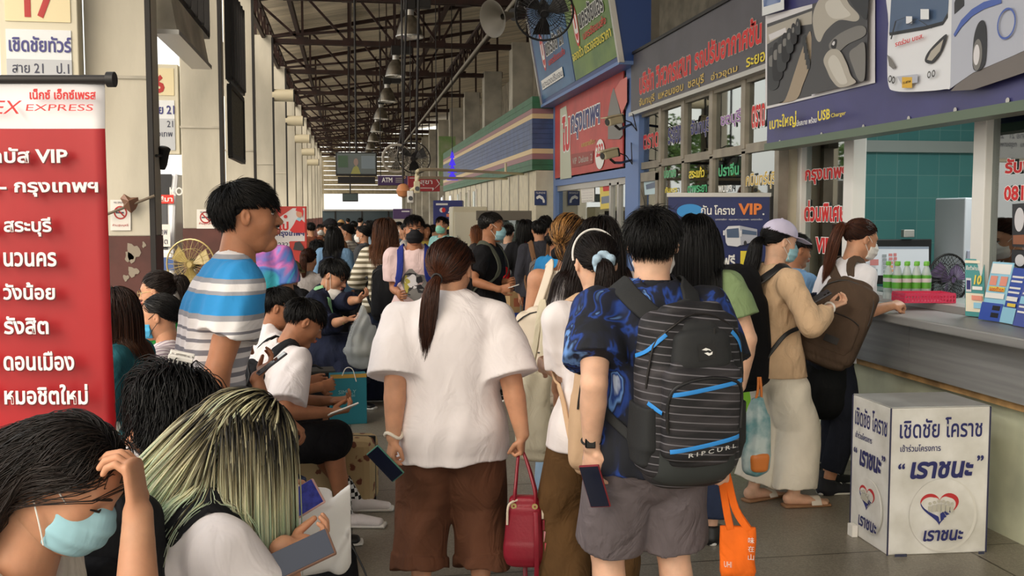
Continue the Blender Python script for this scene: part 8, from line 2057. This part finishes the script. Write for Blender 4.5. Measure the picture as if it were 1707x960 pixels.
P.text('โคราช', (1190, 358, 1225, 342), m_txwh, .03); P.text('กัน', (1168, 358, 1186, 342), m_txwh, .02); P.text('VIP', (1230, 358, 1270, 339), m_txor, .05); P.ell(1272, 357, 1.5, 1.5, m_txwh, 'dot')
P.text('นครราชสีมา · กรุงเทพฯ | กรุงเทพฯ - นครราชสีมา', (1192, 368, 1270, 364), m_txwh, 0)
P.text('5', (1182, 446, 1195, 420), m_txye, .05); P.text('ฟรี', (1204, 444, 1225, 424), m_txwh, .04); P.text('1', (1233, 452, 1249, 418), m_txye, .08)
P.text('1', (1212, 506, 1226, 494), m_txred, .08); P.text('ทุก', (1196, 506, 1206, 496), m_ink, .02); P.text('โทร 1900', (1200, 622, 1256, 615), m_txwh, 0)
P.poly([(1209, 404), (1207, 384), (1213, 377), (1232, 376), (1234, 408), (1228, 411), (1212, 409)], m_bw, 'coach_print'); P.poly([(1232, 376), (1261, 382), (1261, 401), (1234, 409)], m_bs, 'coach_print')
P.poly([(1211, 396), (1210, 382), (1230, 380), (1231, 396)], m_bg, 'coach_glass'); P.poly([(1236, 382), (1260, 386), (1260, 392), (1236, 390)], m_bg, 'coach_glass')
for x, y in ((1241, 405), (1256, 401)): P.ell(x, y, 2.5, 4, m_bd, 'coach_wheel')
P.rect(1204, 392, 1207, 384, m_bw, 'coach_mirror'); P.rect(1232, 394, 1235, 384, m_bw, 'coach_mirror')
ZC = 1.125
def gripe(px, py, z=ZC): return onz(px, py, z)
b0 = gripe(1548, 505)
t = thing('plastic_basket', 'bright pink plastic basket under the water bottles on the counter', 'basket', b0)
m_pink = mat('basket_pink', (214, 58, 96), .4)
bw, bd = .30, .20; ra = nrm(A(.985, -.16, 0)); fa_ = np.cross(UP, ra); cB = A(b0[0], b0[1], ZC) + fa_ * .08
for s, ax2, L, o_ in ((-1, ra, bw, fa_ * -bd / 2), (1, ra, bw, fa_ * bd / 2), (-1, fa_, bd, ra * -bw / 2), (1, fa_, bd, ra * bw / 2)):
 b = MB(); n = int(L / .018); oth = fa_ if ax2 is ra else ra
 for i in range(n + 1): b.box(cB + o_ + ax2 * (-L / 2 + L * i / n) + UP * .026, (.008, .004, .05), (ax2, oth, UP))
 for z in (.006, .028, .052): b.box(cB + o_ + UP * z, (L, .005, .008 if z < .05 else .014), (ax2, oth, UP))
 b.build('lattice_side', m_pink, t)
MB().box(cB + UP * .004, (bw, bd, .006), (ra, fa_, UP)).build('bottom', m_pink, t)
m_pet = mat('bottle_plastic', (222, 236, 234), .15, alpha=.42, spec=.7); m_lab = mat('label_green', (92, 176, 60), .45); m_capg = mat('cap_green', (120, 200, 72), .45)
k = 0
names = ['first', 'second', 'third', 'fourth', 'fifth']
for row in (1, 0):
 for i in range(5 if row else 4):
  c = A(cB[0], cB[1], ZC) + fa_ * (.23 if row else .165) + ra * (-.13 + .06 * i + (0 if row else .03))
  t = thing('water_bottle', f'green labelled water bottle, {names[i]} from the left in the {"back" if row else "front"} row on the counter', 'bottle', c, 0, 'wrapped water bottles on the counter')
  MB().lathe(c, [(0, 0), (.026, 0), (.029, .01), (.029, .03), (.027, .04), (.029, .05), (.029, .14), (.027, .155), (.018, .19), (.012, .205), (.012, .215)], 18).build('bottle_body', m_pet, t, True)
  MB().lathe(c, [(.0296, .07), (.0298, .075), (.0298, .148), (.0296, .152)], 18).build('label', m_lab, t, True)
  MB().lathe(c, [(.0300, .108), (.0302, .112), (.0302, .130), (.0300, .132)], 18).build('label_band', m_bn, t, True)
  MB().lathe(c, [(.015, .210), (.0155, .212), (.0155, .232), (.014, .235), (0, .235)], 16).build('cap', m_capg, t, True)
c = at(1446, 487, 6.35)
t = thing('water_bottle', 'small clear bottle beside the forearm of the woman writing', 'bottle', A(c[0], c[1], 1.085)); c = A(3.16, c[1], 1.085)
t.location = c; _MAT[t.name] = np.array(Matrix.Translation(c))
MB().lathe(c, [(0, 0), (.026, 0), (.029, .01), (.029, .14), (.018, .18), (.012, .195), (.012, .205)], 18).build('bottle_body', m_pet, t, True)
MB().lathe(c, [(.0296, .06), (.0298, .11)], 18).build('label', mat('label_blue', (110, 150, 190), .5), t, True); MB().lathe(c, [(.014, .2), (.014, .22), (0, .22)], 14).build('cap', m_white, t, True)
cM = onplane(1496, 436, (0, 7.3, 0), A(0, 1, 0))
t = thing('monitor', 'computer monitor showing a seat plan behind the counter', 'monitor', A(cM[0], cM[1], 1.04))
MB().box(cM + A(0, .02, 0), (.58, .035, .35)).build('bezel', m_black, t, bevel=.006)
P = Panel(t, cM - A(0, .0, 0), (1, 0, 0)); P.rect(1441, 459, 1548, 411, mat('screen_lit', (196, 200, 206), .3, emit=.25), 'screen')
P.rect(1441, 415, 1548, 411, mat('screen_bar', (150, 160, 176), .4), 'title_bar')
mr = [mat('ui_red', (206, 130, 130), .5), mat('ui_grey', (150, 156, 160), .5), mat('ui_purple', (150, 120, 170), .5), mat('ui_orange', (220, 160, 120), .5)]
for i in range(5):
 P.rect(1481, 427 + i * 6.5, 1487, 422 + i * 6.5 - .5 + 1, mr[0] if i < 3 else mr[3], 'seat_cell'); P.rect(1489, 427 + i * 6.5, 1494, 422 + i * 6.5, mr[2 if i > 2 else 0], 'seat_cell'); P.rect(1470, 429 + i * 6.5, 1477, 424 + i * 6.5, mr[1], 'seat_cell')
P.rect(1448, 442, 1462, 432, mr[0], 'panel'); P.rect(1448, 454, 1460, 448, mr[1], 'panel')
MB().bx((cM[0] - .03, cM[1] + .02, 1.04), (cM[0] + .03, cM[1] + .06, cM[2])).build('stand', m_black, t); MB().bx((cM[0] - .12, cM[1] - .05, 1.03), (cM[0] + .12, cM[1] + .12, 1.045)).build('foot', m_black, t)
t = thing('back_desk', 'low desk behind the counter holding the monitor and fan', 'desk', (4.3, 6.4, 0)); MB().bx((3.65, 5.2, .98), (4.56, 8.2, 1.03)).build('desk_top', m_rail, t); MB().bx((3.7, 5.25, .02), (4.52, 5.3, .98)).build('front', m_rail, t); MB().bx((3.7, 8.1, .02), (4.52, 8.15, .98)).build('rear', m_rail, t)
c = cM + A(-.02, -.03, .2)
tag(MB().box(c + A(.1, .03, .02), (.09, .05, .06)).build('webcam', m_alu, bevel=.006), 'small silver box standing on top of the monitor', 'device')
cF = onplane(1580, 466, (0, 6.9, 0), A(0, 1, 0))
t = cage_fan('desk_fan', 'dark caged desk fan behind the pink basket', cF, .19, (-.2, 1, 0), m_dark, mat('fan_purple', (112, 92, 130), .4), nr=34)
MB().tube([cF + A(-.03, .16, 0), A(cF[0] - .03, cF[1] + .16, 1.04)], .016, 8).build('stem', m_dark, t); MB().lathe(A(cF[0] - .03, cF[1] + .16, 1.03), [(.1, 0), (.1, .02), (.02, .03), (0, .03)], 18).build('foot', m_dark, t, True)
cP = onplane(1622, 378, (0, 7.0, 0), A(0, 1, 0))
t = thing('steel_locker', 'pale grey steel cabinet behind the white window post', 'cabinet', A(cP[0], cP[1] + .2, .02)); MB().bx((cP[0] - .07, 7.0, .02), (cP[0] + .45, 7.4, 1.78)).build('carcass', mat('cabinet_grey', (196, 200, 208), .5), t, bevel=.01); MB().bx((cP[0] - .05, 6.985, 1.0), (cP[0] + .43, 7.0, 1.38)).build('door', mat('cabinet_lilac', (160, 162, 180), .5), t, bevel=.006); MB().lathe(A(cP[0] + .12, 6.99, 1.40), [(0, .03), (.05, .025), (.07, 0)], 20).build('handle', m_black, t, True)
m_f1 = mat('flyer_teal', (70, 150, 150), .4); m_f2 = mat('flyer_sky', (150, 206, 232), .4); m_f3 = mat('flyer_royal', (54, 84, 176), .4); m_f4 = mat('flyer_violet', (76, 92, 170), .4); m_fc = mat('flyer_cream', (236, 226, 204), .4); m_fy = mat('flyer_yellow', (232, 206, 80), .4); m_fp = mat('flyer_pink', (232, 150, 130), .4)
fly = [((1609, 526), (1641, 529), (1609, 431), 'teal flyer with a gold number 10 on the counter', m_f1), ((1633, 532), (1668, 537), (1655, 436), 'sky blue flyer leaning beside the teal flyer', m_f2),
 ((1668, 537), (1690, 541), (1690, 446), 'royal blue flyer with white lines leaning on the counter', m_f3), ((1688, 542), (1725, 549), (1712, 455), 'violet blue flyer at the right edge of the counter', m_f4)]
Ps = []
for i, (bl, br, tl, lab, mm) in enumerate(fly):
 q0, q1 = onz(*bl, 1.09), onz(*br, 1.09)
 r = nrm(q1 - q0); n = nrm(np.cross(r, UP)); n = n if np.dot(n, CAM - q0) > 0 else -n
 lean = nrm(UP - n * .18); pn = np.cross(r, lean)
 tq = onplane(*tl, q0, pn); hgt = np.dot(tq - q0, lean); sk = (tq - q0) - lean * hgt
 if i in (1, 2, 3): r2 = r
 t = thing('flyer', lab, 'flyer', (q0 + q1) / 2)
 wd = np.linalg.norm(q1 - q0)
 up_ = nrm(tq - q0); H_t = np.linalg.norm(tq - q0)
 MB().prism([q0, q1, q1 + up_ * H_t, q0 + up_ * H_t], -pn * .004).build('card', mm, t)
 P = Panel(t, q0, r, lean); Ps.append((P, wd, hgt, np.dot(up_, r) * H_t / hgt if hgt else 0))
def fr(i, x0, y0, x1, y1, m, nm='print'):
 P, w_, h_, k = Ps[i]; P.poly([(x0 * w_ + k * y0 * h_, y0 * h_), (x1 * w_ + k * y0 * h_, y0 * h_), (x1 * w_ + k * y1 * h_, y1 * h_), (x0 * w_ + k * y1 * h_, y1 * h_)], m, nm, False)
def ft(i, s, x0, y0, x1, y1, m, b=.02):
 P, w_, h_, k = Ps[i]; P.text(s, (x0 * w_ + k * y0 * h_, y0 * h_, x1 * w_ + k * y0 * h_, y1 * h_), m, b, False)
fr(0, .04, .08, .96, .40, m_fc); fr(0, .06, .42, .34, .66, m_bn); fr(0, .1, .46, .3, .62, m_txnv); ft(0, 'ซื้อตั๋วผ่านแอป', .06, .80, .94, .88, m_txwh); ft(0, '10', .48, .55, .86, .72, m_fy, .06); fr(0, .42, .46, .94, .52, m_txwh); fr(0, .04, .92, .96, .97, m_fc); fr(0, .5, .14, .9, .24, m_f2); fr(0, .4, .28, .94, .36, m_fp)
fr(1, .05, .80, .95, .97, m_txwh); fr(1, .1, .60, .42, .76, m_fp); fr(1, .58, .60, .9, .76, m_fp); fr(1, .15, .50, .88, .58, m_fy); ft(1, 'จองตั๋วรถ', .2, .5, .85, .58, m_txred); fr(1, .06, .38, .94, .47, m_txwh); fr(1, .0, .0, 1, .30, m_f3); fr(1, .55, .18, .9, .26, m_txbk); fr(1, .55, .06, .9, .14, m_txbk)
for y in (.82, .74, .62, .54): fr(2, .1, y, .92, y + .035, m_txwh)
fr(2, .1, .40, .9, .48, m_txwh); fr(2, 0, 0, 1, .28, m_f2); fr(2, .3, .3, .9, .36, m_fy)
for y in (.8, .7, .6, .35, .25): fr(3, .1, y, .92, y + .035, m_txwh)
fr(3, .1, .42, .9, .56, m_f2)
t = thing('menu_poster', 'dark poster with drinks photos on the right window pane', 'poster', onx(1697, 380, 3.485))
P = Panel(t, (3.485, 4, 0), (0, -1, 0)); P.poly([(1688, 340), (1740, 336), (1740, 415), (1688, 411)], m_bd, 'sheet'); P.ell(1700, 366, 8, 20, m_bn, 'roundel'); P.poly([(1690, 392), (1740, 390), (1740, 408), (1690, 407)], mat('print_tea', (150, 96, 70), .5), 'drinks')
P.poly([(1688, 416), (1740, 420), (1740, 470), (1688, 440)], m_bd, 'sheet'); P.ell(1702, 434, 8, 10, m_bn, 'roundel')
c = onz(1345, 795, 0)
for i in (0, 1):
 q = c + A(.03, .12 * i, 0); t = thing('shoe_pair', 'black slip-on shoe on the floor behind the cream trousers, ' + ('nearer' if i == 0 else 'farther') + ' one', 'shoe', q)
 sobj('upper', [loft([q + A(-.1, 0, .035), q + A(0, 0, .04), q + A(.11, 0, .03)], [.036, .042, .038], [.035, .035, .024], A(0, 1, 0), k=.01)], .007, m_black, t); sobj('sole', [loft([q + A(-.1, 0, .01), q + A(.11, 0, .01)], [.038, .042], [.01, .01], A(0, 1, 0), ex=3)], .007, m_dark, t)
def hang_tv(name, label, x0, y0, x1, y1, d, pole):
 a, b = at(x0, y1, d), at(x1, y0, d); c = (a + b) / 2; w_ = np.linalg.norm((b - a)[:2]); h_ = abs(b[2] - a[2])
 t = thing(name, label, 'television', c)
 MB().box(c, (w_, .07, h_)).build('bezel', m_black, t, bevel=.01)
 P = Panel(t, c - A(w_ / 2, .036, h_ / 2), (1, 0, 0)); P.rect(.02, .03, w_ - .02, h_ - .02, mat('tv_picture', (44, 56, 54), .15, emit=.35), 'screen', False)
 if w_ > .5:
  P.poly([(w_ * .36, h_ * .08), (w_ * .60, h_ * .08), (w_ * .55, h_ * .36), (w_ * .50, h_ * .44), (w_ * .43, h_ * .36)], mat('tv_yellow', (120, 116, 50), .3, emit=.4), 'figure_picture', False); P.ell(w_ * .49, h_ * .58, w_ * .055, h_ * .16, mat('tv_skin', (120, 96, 84), .3, emit=.4), 'figure_picture', False)
  P.rect(w_ * .62, h_ * .3, w_ * .95, h_ * .85, mat('tv_grey', (90, 100, 104), .3, emit=.4), 'background_picture', False); P.rect(.04, h_ * .35, w_ * .3, h_ * .85, mat('tv_dkgreen', (40, 66, 40), .3, emit=.4), 'background_picture', False)
  MB().box(c - A(0, 0, h_ / 2 + .07), (w_ * .9, .2, .1)).build('bracket_box', m_dark, t)
 MB().cyl(c + UP * h_ * .4, A(c[0], c[1], pole), .018, n=10).build('ceiling_pole', m_dark, t, True)
 return t
hang_tv('television', 'television with a presenter in yellow hung from a ceiling pole', 560, 254, 628, 293, 16.2, 6.6)
hang_tv('information_screen', 'small dark screen hung farther down the hall below the television', 571, 322, 597, 336, 26, 7.0)
def hang_sign(label, x0, y0, x1, y1, d, m, name='hanging_sign'):
 a, b = at(x0, y1, d), at(x1, y0, d); c = (a + b) / 2; w_ = np.linalg.norm((b - a)[:2]); h_ = abs(b[2] - a[2])
 t = thing(name, label, 'sign', c); MB().box(c, (w_, .1, h_)).build('panel', m, t, bevel=.006)
 for s in (-.4, .4): MB().cyl(c + A(w_ * s, 0, h_ / 2), A(c[0] + w_ * s, c[1], 6.5), .008, n=6).build('hanger', m_dark, t)
 return t, Panel(t, c - A(w_ / 2, .051, h_ / 2), (1, 0, 0)), w_, h_
m_purp = mat('sign_purple', (66, 42, 92), .4); m_sred = mat('sign_scarlet', (150, 34, 42), .4)
t, P, w_, h_ = hang_sign('purple hanging sign reading ATM', 630, 293, 679, 309, 19, m_purp); P.text('ATM', (.07, .055, .27, .145), m_txwh, .04, False)
for i in range(3): P.rect(.33, .055 + i * .035, .48, .068 + i * .035, m_g3, 'small_print', False)
P.ell(.5, .15, .022, .022, m_txgo, 'ring', False, r_in=.6)
t, P, w_, h_ = hang_sign('red hanging sign with a toilet arrow pointing right', 680, 294, 733, 319, 17.6, m_sred); P.text('สุขา', (w_ * .38, h_ * .38, w_ * .76, h_ * .74), m_bn, .01, False)
P.poly([(w_ * .05, h_ * .86), (w_ * .86, h_ * .86), (w_ * .97, h_ * .5), (w_ * .80, h_ * .12), (w_ * .80, h_ * .24), (w_ * .05, h_ * .24), (w_ * .05, h_ * .20), (w_ * .76, h_ * .20), (w_ * .76, h_ * .04), (w_, h_ * .5), (w_ * .88, h_ * .9), (w_ * .05, h_ * .9)], m_bn, 'arrow', False)
c = at(661, 264, 15.5)
cage_fan('wall_fan', 'white ringed fan hanging beside the dark caged fan', c, .21, (.1, 1, 0), m_g3, mat('fan_blade', (90, 88, 82), .5), pole=[c + A(.1, .1, .5), A(c[0] + .2, c[1], 5.5)], ring=.022)
c = at(690, 263, 14.5)
cage_fan('hanging_fan', 'dark caged fan tilted down under the roof girder', c, .24, (.35, 1, .45), m_dark, m_black, pole=[c + A(.05, .1, .4), A(c[0] + .1, c[1], 5.5)])
c = at(907, 20, 8.3)
cage_fan('ceiling_fan', 'large black caged fan at the top, next to the wedge sign box', c, .24, (.15, 1, .55), m_black, m_black, nr=44, pole=[c + A(.0, .15, .2), A(c[0], c[1] + .2, 6.9)])
c = at(838, 28, 9.5)
t = thing('horn_speaker', 'grey horn loudspeaker under the roof left of the black fan', 'loudspeaker', c); ax = nrm(A(-.75, -.5, -.25))
MB().lathe(c, [(.025, -.16), (.03, -.1), (.05, -.02), (.10, .07), (.17, .13), (.175, .135), (.16, .13), (.09, .06), (.03, 0)], 26, ax).build('horn', mat('horn_grey', (92, 88, 80), .5), t, True); MB().cyl(c - ax * .26, c - ax * .14, .06).build('driver', m_dark, t, True); MB().tube([c - ax * .2, c - ax * .22 + A(.05, .05, .6), A(c[0] + .3, c[1], 6.8)], .015, 8).build('bracket', m_dark, t)
t = thing('pipe_rail', 'cream double pipe rail reaching out from the banded shop', 'pipe rail', at(760, 285, 13.6)); m_pc = mat('pipe_cream', (206, 196, 164), .5)
MB().tube(spline([at(694, 306, 13.6), at(695, 290, 13.6), at(703, 283, 13.6), at(760, 284, 14.6), at(872, 290, 17.0)], 24), .022, 10).build('upper_pipe', m_pc, t, True); MB().tube([at(696, 296, 13.7), at(845, 298, 18.7)], .02, 10).build('lower_pipe', m_pc, t, True); MB().tube([at(843, 272, 16.3), at(843, 290, 16.3)], .02, 10).build('stub', m_pc, t, True)
for i, (px, py, lab) in enumerate(((695, 312, 'boxy cream camera hanging from the pipe rail, upper one'), (684, 328, 'white camera box hanging under the pipe rail, lower one'))):
 c = at(px, py, 13.5); t = thing('security_camera', lab, 'security camera', c, 0, 'security cameras'); MB().box(c, (.08, .1, .16)).build('housing', m_white if i else m_pc, t, bevel=.01); MB().cyl(c - A(0, .05, .02), c - A(0, .06, .02), .03).build('lens', m_screen, t); MB().tube(spline([c + UP * .08, c + A(.02 + .06 * i, 0, .14), at(694, 304, 13.6)], 10), .02, 8).build('mount', m_pc, t, True)
c = at(672, 318, 14.2)
t = thing('globe_lamp', 'small orange globe lamp beside the pipe rail cameras', 'lamp', c); MB().lathe(c, [(0, -.1), (.07, -.075), (.1, 0), (.07, .075), (.03, .1), (0, .1)], 18).build('globe', mat('globe_orange', (206, 140, 96), .35), t, True); MB().tube([c + UP * .1, c + UP * .26, A(c[0], c[1], 6.6)], .012, 8).build('stem', m_dark, t)
c = at(754, 277, 22); t = thing('neon_tree', 'violet blue glowing tree shaped sign at the banded shop', 'sign', c - UP * .3)
for i in range(4): MB().prism([c + A(-.05 - .05 * (3 - i) * .5, 0, -.3 + i * .16), c + A(.05 + .05 * (3 - i) * .5, 0, -.3 + i * .16), c + A(0, 0, -.1 + i * .16)], (0, .03, 0)).build('tier', mat('neon_violet', (70, 50, 220), .4, emit=.8), t)
MB().tube([c + UP * .3, A(c[0], c[1] + .02, 6.9)], .01, 6).build('hanger', m_dark, t)
def kiosk(label, x0, x1, top, d, m, name='cash_machine'):
 a, b = gp(x0, d), gp(x1, d); w_ = np.linalg.norm(b - a); zt = 1.65 - (top - 358) * d / 1680; r = nrm(b - a); f = np.cross(UP, r); c = (a + b) / 2 + f * .3
 t = thing(name, label, 'cash machine', c); MB().box(c + UP * zt / 2, (w_, .6, zt), (r, f, UP)).build('cabinet', m, t, bevel=.01)
 return t, Panel(t, a - f * .001, r), w_, zt
m_atm = mat('atm_blue', (36, 46, 116), .4)
t, P, w_, zt = kiosk('blue cash machine reading ATM with an orange bar', 722, 771, 334, 21, m_atm); P.text('ATM', (w_ * .5, zt - .26, w_ * .95, zt - .14), m_txwh, .05, False, slant=.2); P.rect(w_ * .45, zt - .34, w_, zt - .28, mat('atm_orange', (216, 120, 90), .4), 'orange_bar', False); P.ell(w_ * .3, zt - .2, .05, .05, m_bn, 'emblem', False); P.ell(w_ * .36, zt - .2, .04, .05, m_txred, 'emblem', False); P.rect(w_ * .1, zt - .1, w_ * .5, zt - .06, m_bn, 'small_print', False); P.rect(w_ * .2, zt - .8, w_ * .8, zt - .5, m_screen, 'screen', False); P.rect(w_ * .2, zt - 1.05, w_ * .8, zt - .9, m_alu, 'keypad', False)
t, P, w_, zt = kiosk('purple cash machine farther down the hall', 655, 684, 348, 26, m_purp); P.rect(w_ * .5, zt - .08, w_ * .95, zt - .05, m_bn, 'small_print', False); P.rect(.0, zt - .75, w_, zt - .26, m_g3, 'fascia', False); P.rect(w_ * .2, zt - .65, w_ * .6, zt - .4, m_screen, 'screen', False)
a, b = at(640, 381, 19.6), at(782, 379, 19.6)
tag(MB().bar(a, b, .25, .06).build('counter_shelf', mat('shelf_yellow', (226, 204, 96), .5)), 'long yellow shelf in front of the cash machines', 'shelf')
o = MB().bar(a * A(1, 1, 0) + UP * .5, b * A(1, 1, 0) + UP * .5, .2, 1.0); tag(o.build('stall_counter', mat('stall_grey', (150, 146, 136), .6)), 'pale stall counter under the long yellow shelf', 'counter')
dc = 14.6; a, b = gp(796, dc), gp(884, dc); r = nrm(b - a); f = np.cross(UP, r); w_ = np.linalg.norm(b - a); c = (a + b) / 2 + f * .3
t = thing('food_cart', 'stainless food cart with a glass case and yellow slatted base', 'food cart', c)
m_ych = mat('cart_yellow', (222, 176, 40), .5)
b_ = MB()
for i in range(12): b_.box(c + r * (-w_ / 2 + w_ * (i + .5) / 12) - f * .3 + UP * .55, (w_ / 12 - .012, .02, .7), (r, f, UP))
b_.build('slatted_base', m_ych, t); MB().box(c + UP * .53, (w_, .56, .74), (r, f, UP)).build('base', mat('cart_dark', (70, 60, 40), .6), t)
MB().box(c + UP * .94, (w_ + .06, .66, .08), (r, f, UP)).build('worktop', m_alu, t, bevel=.006); MB().box(c + UP * 1.64, (w_ + .04, .64, .14), (r, f, UP)).build('hood', mat('hood_grey', (96, 90, 80), .5), t, bevel=.006)
for s in (-1, 1):
 for q in (-1, 1): MB().bar(c + r * s * w_ * .48 + f * q * .28 + UP * .97, c + r * s * w_ * .48 + f * q * .28 + UP * 1.6, .03, .03).build('post', m_alu, t)
MB().box(c - f * .28 + UP * 1.28, (w_ * .94, .008, .6), (r, f, UP)).build('glass_front', m_glassc, t); MB().box(c + f * .26 + UP * 1.28, (w_ * .94, .02, .6), (r, f, UP)).build('steel_back', mat('cart_steel', (186, 184, 176), .3, metal=.5, var=.15, vs=6), t)
for i in range(4): MB().cyl(c + r * (-.3 + .2 * i) + UP * .98, c + r * (-.3 + .2 * i) + UP * 1.12, .07).build('pot', m_alu, t, True)
for s in (-1, 1): MB().cyl(c + r * s * w_ * .4 - f * .05 + UP * .09, c + r * s * w_ * .4 + f * .05 + UP * .09, .09).build('wheel', m_black, t, True)
c = (gp(760, 17.5) + gp(800, 17.5)) / 2
t = thing('upright_freezer', 'tall cream cabinet freezer behind the food cart', 'freezer', c); MB().box(c + UP * .9, (.6, .6, 1.78)).build('carcass', mat('freezer_cream', (206, 200, 178), .5), t, bevel=.02); MB().box(c + A(-.02, -.31, 1.05), (.5, .02, 1.3)).build('door', mat('freezer_door', (216, 212, 196), .4), t, bevel=.01); MB().bar(c + A(-.22, -.33, .9), c + A(-.22, -.33, 1.3), .02, .02).build('handle', m_alu, t)
ds = 13.4; pa, pb = at(455, 344, ds), at(511, 345, ds); r = nrm((pb - pa) * A(1, 1, 0)); wd = np.linalg.norm((pb - pa)[:2]); f = np.cross(UP, r); zt = pa[2]; o0 = pa * A(1, 1, 0)
t = thing('standing_sign', 'red and white standing sign with a pilot figure and number 232', 'sign', o0 + r * wd / 2)
MB().box(o0 + r * wd / 2 + UP * (zt / 2 + .2), (wd, .03, zt - .4), (r, f, UP)).build('board', mat('board_red', (190, 48, 40), .45), t, bevel=.004); MB().box(o0 + r * wd / 2 + UP * .1, (wd, .3, .2), (r, f, UP)).build('foot', m_dark, t)
P = Panel(t, o0 - f * .016, r)
P.poly([(458, 402), (458, 368), (488, 347), (508, 347), (508, 402)], m_bn, 'white_field'); P.poly([(458, 402), (484, 402), (458, 422)], m_bn, 'white_field'); P.text('ไป', (463, 384, 481, 368), m_txred, .06); P.text('กรุงเทพฯ', (461, 396, 507, 386), m_txnv, .05)
P.ell(472, 408, 11, 9, m_bn, 'roundel'); P.text('232', (464, 411, 481, 404), m_ink, .02); P.ell(476, 361, 3, 3, m_txred, 'dot')
P.poly([(483, 384), (490, 374), (494, 366), (503, 366), (509, 372), (509, 388), (490, 388)], m_txred, 'jacket_picture'); P.ell(499, 356, 5, 6.5, mat('print_skin', (206, 150, 120), .5), 'face_picture'); P.poly([(493, 351), (495, 345), (503, 345), (506, 352), (505, 364), (503, 354)], m_txred, 'cap_picture'); P.poly([(494, 366), (498, 362), (503, 366), (500, 369)], m_f2, 'scarf_picture'); P.poly([(489, 416), (492, 404), (500, 402), (507, 412), (506, 418)], m_bd, 'bus_picture')
tag(MB().bx((2.95, 33, 2.6), (3.5, 33.1, 4.2)).build('green_board', mat('board_green', (120, 160, 90), .5, rgb2=(176, 180, 150), vs=2)), 'green and cream advertising board above the far shops', 'board')
